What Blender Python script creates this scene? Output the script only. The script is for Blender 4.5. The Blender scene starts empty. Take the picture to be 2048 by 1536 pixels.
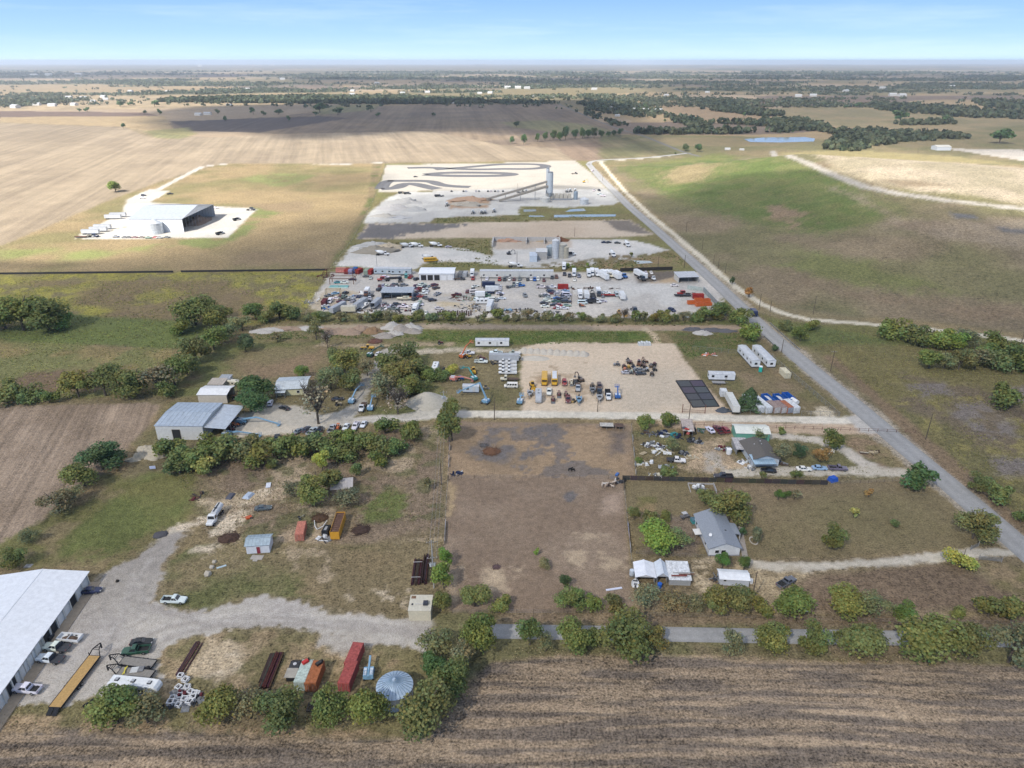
import bpy,math,random
import numpy as np
from mathutils import Vector,Matrix
random.seed(7); RNG = np.random.default_rng(7)
SC = bpy.context.scene
COL = SC.collection
# ------------------------------------------------------------------ camera, sky, sun, exposure
CAM_H,PITCH,FPX = 120.0,math.radians(24.8),1400.0      # drone height, downward pitch, focal length in photo pixels
cam_d = bpy.data.cameras.new('camera'); cam = bpy.data.objects.new('camera',cam_d); COL.objects.link(cam)
cam.location = (0,0,CAM_H); cam.rotation_euler = (math.pi / 2 - PITCH,0,0)
cam_d.sensor_width = 36.0; cam_d.lens = FPX / 2048 * 36.0; cam_d.clip_end = 90000; cam_d.clip_start = 1.0
SC.camera = cam
SUN_EL,SUN_AZ = math.radians(43),math.radians(-145)      # azimuth of the sun measured from +Y towards +X
SUN_DIR = Vector((math.sin(SUN_AZ) * math.cos(SUN_EL),math.cos(SUN_AZ) * math.cos(SUN_EL),math.sin(SUN_EL)))
world = bpy.data.worlds.new('World'); SC.world = world; world.use_nodes = True
wn,wl = world.node_tree.nodes,world.node_tree.links
wn.clear()
w_out = wn.new('ShaderNodeOutputWorld'); w_bg = wn.new('ShaderNodeBackground'); w_sky = wn.new('ShaderNodeTexSky')
w_sky.sky_type = 'NISHITA'; w_sky.sun_disc = False; w_sky.sun_elevation = SUN_EL; w_sky.sun_rotation = SUN_AZ
w_sky.altitude = 200; w_sky.air_density = 1.0; w_sky.dust_density = 0.0; w_sky.ozone_density = 3.0
w_bg.inputs["Strength"].default_value = 0.06
w_tc = wn.new('ShaderNodeTexCoord'); w_sep = wn.new('ShaderNodeSeparateXYZ'); wl.new(w_tc.outputs['Generated'],w_sep.inputs[0])
w_rmp = wn.new('ShaderNodeValToRGB'); cr = w_rmp.color_ramp                 # clear low sky: pale at the horizon, deeper blue above
for i_,(p_,c_) in enumerate([(0.0,(4.7,6.2,7.8)),(.03,(3.1,4.8,7.2)),(.075,(1.95,3.55,6.7)),(.3,(1.6,3.0,6.4))]):
    e_ = cr.elements[i_] if i_ < 2 else cr.elements.new(p_)
    e_.position = p_; e_.color = (*[v / 10 for v in c_],1)
w_sc = wn.new('ShaderNodeVectorMath'); w_sc.operation = 'SCALE'; w_sc.inputs['Scale'].default_value = 10.0
w_mr = wn.new('ShaderNodeMapRange'); w_mr.inputs['From Min'].default_value = .10; w_mr.inputs['From Max'].default_value = .40
w_mx = wn.new('ShaderNodeMix'); w_mx.data_type = 'RGBA'
# faint streaks of high cirrus
w_mp = wn.new('ShaderNodeMapping'); w_mp.inputs['Scale'].default_value = (2.2,2.2,26); w_mp.inputs['Rotation'].default_value = (0,.06,0)
w_nz = wn.new('ShaderNodeTexNoise'); w_nz.inputs['Scale'].default_value = 1.6; w_nz.inputs['Detail'].default_value = 5; w_nz.inputs['Roughness'].default_value = .62
w_cm = wn.new('ShaderNodeMapRange'); w_cm.inputs['From Min'].default_value = .50; w_cm.inputs['From Max'].default_value = .78; w_cm.inputs['To Max'].default_value = .25
w_cx = wn.new('ShaderNodeMix'); w_cx.data_type = 'RGBA'; w_cx.inputs['B'].default_value = (6.4,7.3,8.4,1)
wl.new(w_tc.outputs['Generated'],w_mp.inputs['Vector']); wl.new(w_mp.outputs[0],w_nz.inputs['Vector']); wl.new(w_nz.outputs['Fac'],w_cm.inputs['Value'])
wl.new(w_sep.outputs['Z'],w_rmp.inputs['Fac']); wl.new(w_rmp.outputs['Color'],w_sc.inputs[0]); wl.new(w_sep.outputs['Z'],w_mr.inputs['Value'])
wl.new(w_mr.outputs[0],w_mx.inputs['Factor']); wl.new(w_sc.outputs[0],w_mx.inputs['A']); wl.new(w_sky.outputs[0],w_mx.inputs['B'])
wl.new(w_cm.outputs[0],w_cx.inputs['Factor']); wl.new(w_mx.outputs['Result'],w_cx.inputs['A']); wl.new(w_cx.outputs['Result'],w_bg.inputs['Color']); wl.new(w_bg.outputs[0],w_out.inputs['Surface'])
sun_d = bpy.data.lights.new('sun','SUN'); sun = bpy.data.objects.new('sun',sun_d); COL.objects.link(sun)
sun_d.energy = 3.9; sun_d.angle = math.radians(0.53); sun_d.color = (1.0,0.955,0.89)
sun.rotation_euler = (-SUN_DIR).to_track_quat('-Z','Y').to_euler()
vs = SC.view_settings
vs.view_transform = 'Standard'; vs.look = 'None'; vs.gamma = 1.0; vs.use_curve_mapping = False; vs.exposure = 1.48
SC.cycles.max_bounces = 6; SC.cycles.transparent_max_bounces = 24; SC.cycles.volume_bounces = 0
SC.cycles.use_denoising = True; SC.cycles.caustics_reflective = False; SC.cycles.caustics_refractive = False
# ------------------------------------------------------------------ terrain heights and pixel-to-ground helper
CP,SP = math.cos(PITCH),math.sin(PITCH)
def ray(px,py):
    dx,dy = (px - 1024) / FPX,(768 - py) / FPX
    return np.array([dx,CP + SP * dy,-SP + CP * dy])
def flat(px,py,z=0.0):
    d = ray(px,py); t = (z - CAM_H) / d[2]
    return np.array([d[0] * t,d[1] * t])
HILL_PX = [(1222,334),(1262,375),(1330,440),(1400,502),(1450,540),(1510,585),(1570,612),(1700,630),(1850,640),(2048,665),(2300,700)]
HILL = np.array([flat(*p) for p in HILL_PX] + [(900.0,560.0),(620.0,770.0),(450.0,905.0),(330.0,990.0)])
def seg_dist(x,y,P,closed=True):
    n = len(P); d = np.full(x.shape,1e9); ins = np.zeros(x.shape,bool)
    for i in range(n if closed else n - 1):
        ax,ay = P[i]; bx,by = P[(i + 1) % n]
        vx,vy = bx - ax,by - ay; L = vx * vx + vy * vy + 1e-12
        t = np.clip(((x - ax) * vx + (y - ay) * vy) / L,0,1)
        d = np.minimum(d,(x - ax - t * vx) ** 2 + (y - ay - t * vy) ** 2)
        if closed and ay != by:
            c = ((ay > y) != (by > y)) & (x < (bx - ax) * (y - ay) / (by - ay) + ax)
            ins ^= c
    d = np.sqrt(d)
    return np.where(ins,d,-d) if closed else d
def sstep(a,b,v):
    t = np.clip((v - a) / (b - a),0,1); return t * t * (3 - 2 * t)
def _hash(ix,iy,s):
    h = (ix.astype(np.int64) * 374761393 + iy.astype(np.int64) * 668265263 + s * 974711) & 0x7fffffff
    h = ((h ^ (h >> 13)) * 1274126177) & 0x7fffffff
    return ((h ^ (h >> 16)) & 0xffff) / 65535.0
def vnoise(x,y,sc,s=0):
    x = x / sc + 1000.5; y = y / sc + 1000.5
    ix,iy = np.floor(x),np.floor(y); fx,fy = x - ix,y - iy
    fx = fx * fx * (3 - 2 * fx); fy = fy * fy * (3 - 2 * fy)
    a,b = _hash(ix,iy,s),_hash(ix + 1,iy,s); c,d = _hash(ix,iy + 1,s),_hash(ix + 1,iy + 1,s)
    return (a + (b - a) * fx) * (1 - fy) + (c + (d - c) * fx) * fy
def fbm(x,y,sc,s=0,o=3):
    v = 0; a = 1.0; t = 0
    for k in range(o):
        v = v + a * vnoise(x,y,sc / 2 ** k,s + k * 17); t += a; a *= .55
    return v / t
def hgt(x,y):
    x = np.asarray(x,float); y = np.asarray(y,float)
    sd = seg_dist(x,y,HILL)
    h = 36.0 * sstep(-4,250,sd) + sstep(0,60,sd) * (fbm(x,y,90,3) - .5) * 3
    far = sstep(9000,24000,y)
    h = h + far * (fbm(x,y * .4,2600,9,4) - .45) * 130 - far * 18
    return h
def G(px,py):
    """photo pixel -> point on the terrain"""
    p = flat(px,py) if py > 128 else np.array([9e9,9e9])
    if p[0] < 80 or p[1] > 1600 or seg_dist(np.array([p[0]]),np.array([p[1]]),HILL)[0] < -400:
        if p[1] < 9000: return np.array([p[0],p[1],0.0])
    d = ray(px,py); t = np.geomspace(100,26000,1500)
    z = CAM_H + d[2] * t; below = z < hgt(d[0] * t,d[1] * t)
    i = int(np.argmax(below)) if below.any() else len(t) - 1
    if i > 0:
        t2 = np.linspace(t[i - 1],t[i],60); z2 = CAM_H + d[2] * t2; b2 = z2 < hgt(d[0] * t2,d[1] * t2)
        tt = t2[int(np.argmax(b2))] if b2.any() else t[i]
    else: tt = t[0]
    x,y = d[0] * tt,d[1] * tt
    return np.array([x,y,float(hgt(x,y))])
def at(px,py,z):
    """point that shows at a photo pixel and is z metres above flat ground"""
    p = flat(px,py,z); return np.array([p[0],p[1],z])
# ------------------------------------------------------------------ materials
MATS = {}
def nmat(name):
    m = bpy.data.materials.new(name); m.use_nodes = True
    nt = m.node_tree; nt.nodes.clear()
    o = nt.nodes.new('ShaderNodeOutputMaterial'); b = nt.nodes.new('ShaderNodeBsdfPrincipled')
    nt.links.new(b.outputs[0],o.inputs['Surface'])
    MATS[name] = m
    return m,nt,b
def NN(nt,typ,**kw):
    n = nt.nodes.new(typ)
    for k,v in kw.items():
        if k.startswith('i_'):
            n.inputs[k[2:].replace('_',' ')].default_value = v
        else: setattr(n,k,v)
    return n
def mathn(nt,op,a,b=None):
    n = nt.nodes.new('ShaderNodeMath'); n.operation = op
    for i,v in enumerate((a,b)):
        if v is None: continue
        if isinstance(v,(int,float)): n.inputs[i].default_value = v
        else: nt.links.new(v,n.inputs[i])
    return n.outputs[0]
def noise(nt,vec,scale,detail=2.0,rough=.6):
    n = NN(nt,'ShaderNodeTexNoise',i_Scale=scale,i_Detail=detail,i_Roughness=rough)
    nt.links.new(vec,n.inputs['Vector']); return n.outputs['Fac']
def mulc(nt,col,fac):
    n = nt.nodes.new('ShaderNodeVectorMath'); n.operation = 'SCALE'
    nt.links.new(col,n.inputs[0]); nt.links.new(fac,n.inputs['Scale']); return n.outputs[0]
def simple(name,rough=.6,metal=0.0,dirt=.25,scale=1.2,color=None,bump=0.0,spec=.5):
    """base colour from the object's own colour (or a fixed one) with uneven wear"""
    m,nt,b = nmat(name)
    tc = NN(nt,'ShaderNodeTexCoord'); geo = NN(nt,'ShaderNodeNewGeometry')
    if color is None:
        oi = NN(nt,'ShaderNodeObjectInfo'); c = oi.outputs['Color']
    else:
        r = NN(nt,'ShaderNodeRGB'); r.outputs[0].default_value = (*color,1); c = r.outputs[0]
    v = geo.outputs['Position']
    n1 = noise(nt,v,scale,4,.65); n2 = noise(nt,v,scale * 5.3,2)
    f = mathn(nt,'ADD',mathn(nt,'MULTIPLY',mathn(nt,'SUBTRACT',n1,.5),dirt * 1.6),mathn(nt,'MULTIPLY',mathn(nt,'SUBTRACT',n2,.5),dirt))
    f = mathn(nt,'ADD',f,1 - dirt * .12)
    nt.links.new(mulc(nt,c,f),b.inputs['Base Color'])
    b.inputs['Roughness'].default_value = rough; b.inputs['Metallic'].default_value = metal
    b.inputs['Specular IOR Level'].default_value = spec
    if bump:
        bp = NN(nt,'ShaderNodeBump',i_Strength=.6,i_Distance=bump); nt.links.new(n2,bp.inputs['Height']); nt.links.new(bp.outputs[0],b.inputs['Normal'])
    return m
simple('paint',.36,0,.3,.9); simple('matte',.85,0,.4,1.1,spec=.3); simple('rusty',.9,0,.9,1.6,spec=.2)
simple('metal',.45,.4,.45,.7); simple('plank',.85,0,.55,2.2,spec=.2); simple('shingle',.92,0,.45,3.0,bump=.03,spec=.2)
simple('rubber',.9,0,.3,3,(.012,.012,.013)); simple('glass',.08,0,.15,1,(.012,.016,.022),spec=.9)
simple('lamp',.15,0,.1,1,(.75,.75,.72)); simple('redlamp',.2,0,.1,1,(.35,.02,.02)); simple('dark',.9,0,.3,1,(.02,.02,.02))
simple('bark',.95,0,.5,4,(.10,.08,.06)); simple('steel',.45,.7,.25,2,(.35,.36,.37)); simple('heap',.97,0,.35,1.4,bump=.15,spec=.15)
def vcol_mat(name,rough=.8,var=.35,scale=1.0,transl=0.0):
    m,nt,b = nmat(name)
    a = NN(nt,'ShaderNodeAttribute',attribute_name='Col'); oi = NN(nt,'ShaderNodeObjectInfo')
    mx = NN(nt,'ShaderNodeMix',data_type='RGBA',blend_type='MULTIPLY'); mx.inputs['Factor'].default_value = 1
    nt.links.new(a.outputs['Color'],mx.inputs['A']); nt.links.new(oi.outputs['Color'],mx.inputs['B'])
    nt.links.new(mx.outputs['Result'],b.inputs['Base Color']); b.inputs['Roughness'].default_value = rough
    b.inputs['Specular IOR Level'].default_value = .25
    if transl:
        t = NN(nt,'ShaderNodeBsdfTranslucent'); nt.links.new(mx.outputs['Result'],t.inputs['Color'])
        ms = NN(nt,'ShaderNodeMixShader',i_Fac=transl); o = [n for n in nt.nodes if n.type == 'OUTPUT_MATERIAL'][0]
        nt.links.new(b.outputs[0],ms.inputs[1]); nt.links.new(t.outputs[0],ms.inputs[2]); nt.links.new(ms.outputs[0],o.inputs['Surface'])
    return m
vcol_mat('leaf',.6,transl=.38); vcol_mat('vmatte',.9)
def ground_mat(name,fine=.5,mid=.35,big=.25,furrow=None,bump=.12,fscale=2.6,tint=(1.05,1.0,.88),speck=0.0):
    m,nt,b = nmat(name)
    geo = NN(nt,'ShaderNodeNewGeometry'); v = geo.outputs['Position']
    a = NN(nt,'ShaderNodeAttribute',attribute_name='Col')
    nb = noise(nt,v,.055,3,.6); nm = noise(nt,v,.55,3,.65); nf = noise(nt,v,fscale,3,.7)
    f = mathn(nt,'ADD',mathn(nt,'MULTIPLY',mathn(nt,'SUBTRACT',nb,.5),big * 2),mathn(nt,'MULTIPLY',mathn(nt,'SUBTRACT',nm,.5),mid * 4.0))
    f = mathn(nt,'ADD',f,mathn(nt,'MULTIPLY',mathn(nt,'SUBTRACT',nf,.5),fine * 4.8))
    h = nf
    if furrow:
        ang,freq,st,stretch = furrow
        mp = NN(nt,'ShaderNodeMapping'); mp.inputs['Rotation'].default_value = (0,0,-math.radians(ang)); nt.links.new(v,mp.inputs['Vector'])
        mp2 = NN(nt,'ShaderNodeMapping'); mp2.inputs['Scale'].default_value = (stretch,1,1); nt.links.new(mp.outputs[0],mp2.inputs['Vector'])
        ns = noise(nt,mp2.outputs[0],freq,3,.6)
        ns2 = noise(nt,mp2.outputs[0],freq * .22,2,.5)
        f = mathn(nt,'ADD',f,mathn(nt,'MULTIPLY',mathn(nt,'SUBTRACT',ns,.5),st * 2.4))
        f = mathn(nt,'ADD',f,mathn(nt,'MULTIPLY',mathn(nt,'SUBTRACT',ns2,.5),st * 2.0))
        h = mathn(nt,'ADD',nf,ns)
    if speck:
        nsq = noise(nt,v,fscale * .45,2,.5)
        f = mathn(nt,'SUBTRACT',f,mathn(nt,'MULTIPLY',mathn(nt,'GREATER_THAN',nsq,.62),speck))
    f = mathn(nt,'MAXIMUM',mathn(nt,'ADD',f,1.0),.18)
    col = mulc(nt,a.outputs['Color'],f)
    nh = noise(nt,v,.9,3,.7)
    mx = NN(nt,'ShaderNodeMix',data_type='RGBA',blend_type='MULTIPLY'); mx.inputs['B'].default_value = (*tint,1)
    nt.links.new(nh,mx.inputs['Factor']); nt.links.new(col,mx.inputs['A'])
    nt.links.new(mx.outputs['Result'],b.inputs['Base Color'])
    b.inputs['Roughness'].default_value = .95; b.inputs['Specular IOR Level'].default_value = .15
    if bump:
        bp = NN(nt,'ShaderNodeBump',i_Strength=.8,i_Distance=bump); nt.links.new(h,bp.inputs['Height']); nt.links.new(bp.outputs[0],b.inputs['Normal'])
    return m
# ------------------------------------------------------------------ the ground: one sheet, coloured by what covers it, cut into its kinds
def prop(o,kind=None,label=None,cat=None,group=None):
    if kind: o['kind'] = kind
    if label: o['label'] = label
    if cat: o['category'] = cat
    if group: o['group'] = group
    return o
rows_py = np.concatenate([np.linspace(1640,300,470),np.linspace(297,150,110),np.linspace(148.5,123.4,48)])
_dep = PITCH + np.arctan((rows_py - 768) / FPX)
rows_y = CAM_H / np.tan(_dep); rows_y = rows_y[rows_y < 25000]
NC = 740
s_ = np.linspace(-1.16,1.16,NC)
YY,SS = np.meshgrid(rows_y,s_,indexing='ij')
XX = SS * (YY * .80 + 44)
X,Y = XX.ravel(),YY.ravel(); N = len(X); NR = len(rows_y)
Z = hgt(X,Y)
n30,n8,n3,n1 = fbm(X,Y,60,1),fbm(X,Y,16,2),fbm(X,Y,5,3),vnoise(X,Y,1.2,4)
WARP = ((n8 - .5) * .8 + (n3 - .5) * 1.2 + (n1 - .5) * .7)
st_ = fbm(X * .07,Y + fbm(X,Y,40,71) * 6,1.05,70,2)
C = np.zeros((N,3)); K = np.zeros(N,int)
NOISES = {'st': st_,30: n30,8: n8,3: n3,1: n1}
def nz(sc): return NOISES[sc] if sc in NOISES else fbm(X,Y,sc,int(sc * 7) % 91)
def blend(a,col,col2,c2n,idx,var):
    c = np.asarray(col,float)[None,:] * np.ones((len(idx),1))
    if col2 is not None:
        t = sstep(.38,.62,c2n[idx])[:,None]; c = c * (1 - t) + np.asarray(col2)[None,:] * t
    if var: c = c * (1 + var * 2 * (n8[idx] - .5) + var * (n1[idx] - .5))[:,None]
    C[idx] = C[idx] * (1 - a[:,None]) + c * a[:,None]
def paint(pts,col,kind=None,soft=1.2,warp=2.5,col2=None,c2=8,var=.12,patch=None,alpha=1.0,path=None,width=4.0,raw=False):
    """fill a polygon given in photo pixels (or a path of some width) with a ground cover"""
    W = np.array(pts) if raw else np.array([G(*p)[:2] for p in pts])
    m = soft + warp * 2 + (width if path else 0)
    lo,hi = W.min(0) - m,W.max(0) + m
    idx = np.nonzero((X > lo[0]) & (X < hi[0]) & (Y > lo[1]) & (Y < hi[1]))[0]
    if not len(idx): return
    if path: sd = width / 2 - seg_dist(X[idx],Y[idx],W,False)
    else: sd = seg_dist(X[idx],Y[idx],W)
    sd = sd + warp * WARP[idx]
    a = sstep(-soft,soft,sd)
    if patch:
        sc,th,wd = patch; a = a * sstep(th - wd,th + wd,nz(sc)[idx])
    a = a * alpha
    blend(a,col,col2,nz(c2) if col2 is not None else None,idx,var)
    if kind is not None: K[idx[a > .5]] = kind
def track(pts,width,col,kind=None,**kw): paint(pts,col,kind,path=True,width=width,**kw)
# ground covers (real-world base colours)
GRAVEL,PALE,SAND,WHITE = (.385,.355,.325),(.47,.415,.335),(.49,.40,.305),(.37,.345,.30)
DIRT,DRY,STRAW,BROWN = (.20,.155,.11),(.19,.155,.09),(.25,.20,.125),(.165,.125,.088)
GRASS,LUSH,OLIVE,WEED = (.125,.122,.06),(.10,.122,.046),(.155,.135,.082),(.16,.17,.045)
CHAR,ASPH,TAN = (.12,.115,.115),(.30,.295,.285),(.25,.203,.148)
KG,KC1,KC2,KC3,KC4,KGY,KGR,KSY,KHM,KCY,KLN,KPD = range(12)
C[:] = OLIVE
blend(np.ones(N),OLIVE,DRY,n30,np.arange(N),.2)
# far plain: farmland strips, woods and pasture
far = np.nonzero(Y > 1250)[0]
strip = vnoise(X + fbm(X,Y,900,31) * 500,Y,620,33); strip2 = vnoise(X * .6,Y,420,35)
cfar = np.where((strip > .62)[:,None],np.array(TAN),np.where((strip < .3)[:,None],np.array((.15,.13,.075)),np.array((.22,.175,.11))))
cfar = np.where((strip2 > .72)[:,None],np.array((.13,.105,.085)),cfar)
C[far] = cfar[far] * (.85 + .3 * n30[far])[:,None]
wood = fbm(X,Y * 1.6,700,41,4)
wm = sstep(.50,.56,wood) * sstep(2300,3200,Y)
wm = np.maximum(wm,sstep(.42,.52,wood) * sstep(4200,6500,Y) * .9)
C[:] = C * (1 - wm[:,None]) + np.array((.085,.09,.058)) * wm[:,None]
# far left stubble field and the ploughed one beyond
paint([(0,505),(95,462),(205,405),(330,360),(440,327),(760,326),(1180,320),(1370,310),(1300,290),(1230,275),(1000,290),(860,262),(640,268),(420,275),(330,268),(250,255),(0,244),(-700,240),(-900,800)],TAN,KC3,2,2,col2=(.285,.232,.168),c2=30,var=.08)
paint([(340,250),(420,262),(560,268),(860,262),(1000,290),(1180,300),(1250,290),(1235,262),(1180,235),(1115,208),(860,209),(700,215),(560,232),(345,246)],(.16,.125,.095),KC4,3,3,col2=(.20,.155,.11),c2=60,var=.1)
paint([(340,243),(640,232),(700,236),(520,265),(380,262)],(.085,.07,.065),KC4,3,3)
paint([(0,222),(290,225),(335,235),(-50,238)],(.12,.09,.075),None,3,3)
paint([(0,234),(330,232),(350,262),(394,268),(380,274),(330,279),(290,272),(250,254),(0,246)],STRAW,None,4,4)
paint([(290,262),(375,255),(392,268),(360,278),(310,275)],(.21,.2,.10),None,8,6)
paint([(1000,245),(1090,240),(1180,250),(1225,262),(1120,265),(1030,255)],(.19,.175,.095),None,6,6)
paint([(620,212),(760,208),(750,219),(640,230)],(.2,.185,.1),None,6,6)
paint([(1110,296),(1230,277),(1290,272),(1385,306),(1340,316),(1150,322)],(.18,.135,.1),KC4,4,4)
paint([(0,186),(300,192),(560,200),(760,196),(760,205),(400,216),(0,222)],(.29,.235,.155),None,20,20,col2=(.22,.18,.12),c2=30)
paint([(1290,203),(1400,202),(1560,232),(1530,240),(1440,244),(1360,232)],(.21,.16,.105),None,6,10)
paint([(1400,200),(1700,195),(1760,205),(1500,215)],(.13,.1,.08),None,8,10)
paint([(1480,222),(1700,206),(2048,228),(2300,240),(2300,270),(1700,255)],(.2,.165,.1),None,8,12,col2=(.16,.145,.085),c2=30)
paint([(1200,268),(1470,272),(1700,280),(2048,250),(2300,260),(2300,330),(1200,330)],(.17,.145,.085),None,5,8,col2=(.13,.125,.065),c2=30)
# meadow round the big barn
paint([(0,492),(205,407),(330,362),(445,328),(772,328),(745,400),(705,480),(655,540),(0,547),(-600,547),(-600,700)],(.215,.172,.10),KG,3,3,col2=(.155,.142,.072),c2=30,var=.14)
paint([(470,400),(745,395),(660,535),(430,530),(540,440)],(.19,.15,.095),None,10,12,patch=(30,.45,.08))
paint([(505,415),(560,425),(470,480),(420,500),(300,490),(470,465)],(.13,.15,.06),None,4,5,patch=(8,.42,.1))
paint([(0,500),(300,492),(300,510),(0,530)],(.17,.19,.075),None,8,6,patch=(30,.4,.1))
paint([(530,345),(640,350),(560,375),(480,360)],(.15,.165,.07),None,8,8,patch=(8,.4,.15))
track([(755,325),(745,400),(700,490),(660,540),(610,632)],9,(.10,.115,.045),None,col2=(.16,.13,.08),warp=4)
# wetland left
paint([(-500,549),(655,542),(640,600),(610,640),(520,650),(360,660),(0,650),(-500,650)],(.19,.18,.06),KG,3,3,col2=(.14,.125,.065),c2=8,var=.25)
paint([(-500,549),(655,542),(600,640),(0,640)],(.25,.24,.055),None,3,3,patch=(3,.55,.07),alpha=.7)
paint([(-500,560),(655,560),(600,640),(0,640)],(.15,.115,.075),None,3,3,patch=(30,.56,.05),alpha=.8)
paint([(-300,648),(0,660),(140,630),(350,640),(440,660),(420,690),(330,700),(200,690),(0,690),(-300,700)],LUSH,KG,3,4,col2=(.10,.125,.042),var=.25)
paint([(-300,690),(0,680),(190,694),(340,700),(430,710),(410,750),(330,790),(0,800),(-300,800)],(.205,.172,.085),KG,3,4,col2=(.135,.14,.06),c2=8,var=.25)
paint([(60,745),(250,735),(330,760),(100,790),(0,770)],(.14,.105,.07),None,3,4,patch=(8,.45,.08))
# left ploughed field
paint([(-300,815),(0,813),(300,806),(322,812),(300,850),(262,890),(238,925),(160,975),(100,1040),(40,1085),(-40,1120),(-400,1200)],(.225,.178,.135),KC2,1,1.2,col2=(.25,.2,.155),c2=8,var=.1)
paint([(322,812),(440,690),(500,680),(480,705),(420,770),(350,830),(240,955),(130,1030),(20,1130),(-40,1180),(-60,1125),(90,1040),(235,925),(300,850)],(.20,.155,.095),None,1.5,3,col2=(.12,.12,.05),c2=8,var=.2)
# grass yard and weeds around the middle left equipment yard
paint([(430,700),(520,660),(800,655),(1050,690),(1045,830),(900,835),(560,860),(350,890),(250,920),(330,830)],(.155,.135,.075),KG,2,4,col2=(.11,.12,.05),c2=8,var=.2)
paint([(490,700),(640,690),(700,720),(640,760),(560,750),(480,770),(450,745)],(.19,.145,.095),None,3,5,col2=(.155,.135,.075),c2=8)
paint([(860,700),(1030,700),(1045,820),(930,825),(870,760)],(.12,.115,.055),None,3,4,col2=(.15,.13,.075),c2=8,var=.2)
# weedy lot
paint([(350,945),(560,890),(760,850),(885,845),(890,1090),(590,1100),(420,1110),(385,1010)],(.19,.15,.11),KG,2,4,col2=(.15,.125,.075),c2=8,var=.28)
paint([(400,935),(885,850),(888,1085),(420,1100)],(.31,.255,.19),None,2,4,patch=(8,.60,.05),alpha=.8)
paint([(400,935),(885,850),(888,1085),(420,1100)],(.10,.105,.05),None,2,4,patch=(3,.60,.06),alpha=.7)
paint([(740,985),(815,985),(800,1040),(720,1045)],(.105,.125,.045),None,2,4,patch=(3,.45,.1))
# green lawn left
paint([(232,968),(300,945),(388,948),(395,1000),(372,1045),(335,1060),(275,1105),(190,1128),(85,1125),(95,1085),(150,1040)],(.115,.134,.048),KLN,3,4,col2=(.125,.125,.05),c2=8,var=.25)
paint([(60,1130),(100,1050),(230,965),(260,975),(150,1060),(110,1130)],(.165,.14,.08),None,2,4,col2=(.12,.12,.05),c2=3)
paint([(85,1125),(330,1060),(350,1085),(220,1150),(120,1140)],(.145,.13,.065),None,2,4,patch=(3,.45,.08))
# near yard grass
paint([(335,1120),(400,1085),(640,1090),(890,1085),(890,1235),(760,1235),(640,1205),(500,1190),(420,1220),(320,1215),(310,1190)],(.116,.124,.054),KG,1.2,2.5,col2=(.16,.135,.08),c2=8,var=.28)
paint([(600,1088),(890,1085),(885,1240),(700,1235),(590,1195)],(.185,.15,.09),None,3,5,col2=(.15,.125,.075),c2=8,var=.2)
paint([(700,1190),(810,1190),(820,1225),(730,1228)],PALE,None,2,4,patch=(3,.5,.08),alpha=.8)
paint([(585,1100),(650,1105),(690,1165),(600,1170)],(.3,.25,.18),None,2,4,patch=(3,.55,.08),alpha=.7)
# near gravel yard
YARD = [(172,1195),(200,1150),(235,1135),(285,1105),(325,1072),(345,1058),(378,1068),(352,1090),(330,1130),(318,1172),(308,1205),(332,1222),(420,1222),(478,1207),(505,1192),(540,1190),(580,1196),(612,1193),(625,1212),(660,1226),(740,1232),(850,1240),(865,1256),(850,1300),(740,1285),(650,1268),(520,1254),(440,1258),(352,1282),(330,1292),(302,1330),(320,1350),(222,1345),(215,1385),(165,1402),(70,1400),(-60,1420),(-60,1370),(60,1280),(150,1190)]
paint([(-60,1400),(60,1395),(330,1390),(600,1330),(860,1290),(880,1240),(960,1255),(930,1400),(850,1480),(300,1465),(-60,1460)],(.17,.14,.088),KG,1.5,3,col2=(.13,.118,.06),c2=8,var=.25)
paint([(280,1300),(420,1262),(560,1255),(700,1270),(850,1310),(720,1350),(600,1330),(520,1400),(330,1400),(335,1330)],(.145,.13,.07),None,2,3,col2=(.22,.175,.11),c2=3,var=.2)
paint([(395,1325),(420,1295),(460,1285),(492,1305),(480,1345),(440,1362),(400,1355)],PALE,None,2.5,3.5,patch=(3,.36,.1),alpha=.9)
paint([(330,1370),(420,1280),(520,1290),(500,1370)],(.3,.245,.165),None,3,4,patch=(3,.5,.1),alpha=.7)
paint(YARD,GRAVEL,KGY,.6,2.6,col2=(.40,.37,.33),c2=8,var=.1)
paint(YARD,(.27,.245,.215),None,2,2,patch=(30,.52,.08),alpha=.6)
paint([(200,1330),(235,1245),(420,1225),(620,1225),(860,1250),(640,1250),(440,1245),(300,1275)],(.43,.395,.345),None,3,3,patch=(8,.42,.1),alpha=.7)
paint([(640,1265),(735,1265),(735,1290),(690,1300),(640,1285)],(.36,.33,.29),KGY,1.5,3,patch=(3,.4,.1))
track([(2060,1110),(2005,1060),(1932,995),(1849,929),(1775,866),(1729,824),(1622,738),(1548,676),(1509,640),(1474,606),(1430,565),(1361,502),(1302,450),(1257,412),(1231,385),(1203,358),(1187,340)],12,(.27,.245,.205),None,soft=.8,warp=3)
for t_ in ([(860,1262),(640,1244),(480,1236),(350,1262),(250,1320)],[(860,1252),(660,1236),(500,1226),(340,1245),(220,1300),(120,1380)],[(300,1120),(262,1180),(240,1240),(205,1310)],[(500,1246),(400,1240),(290,1200),(265,1150)]):
    for d_,c_ in ((0,(.44,.41,.375)),(7,(.29,.265,.24))): track([(x_,y_ + d_) for x_,y_ in t_],1.3,c_,None,soft=.7,warp=1.2,alpha=.6)
track([(345,1062),(400,1045),(470,1038)],3,PALE,None,patch=(3,.42,.1),warp=3)
track([(402,1098),(435,1070),(465,1040),(505,1005),(520,985)],5,PALE,None,patch=(3,.38,.1),warp=4,alpha=.9)
paint([(400,1000),(520,985),(560,1010),(480,1035),(420,1010)],(.36,.3,.22),None,2,4,patch=(3,.5,.08),alpha=.85)
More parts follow.
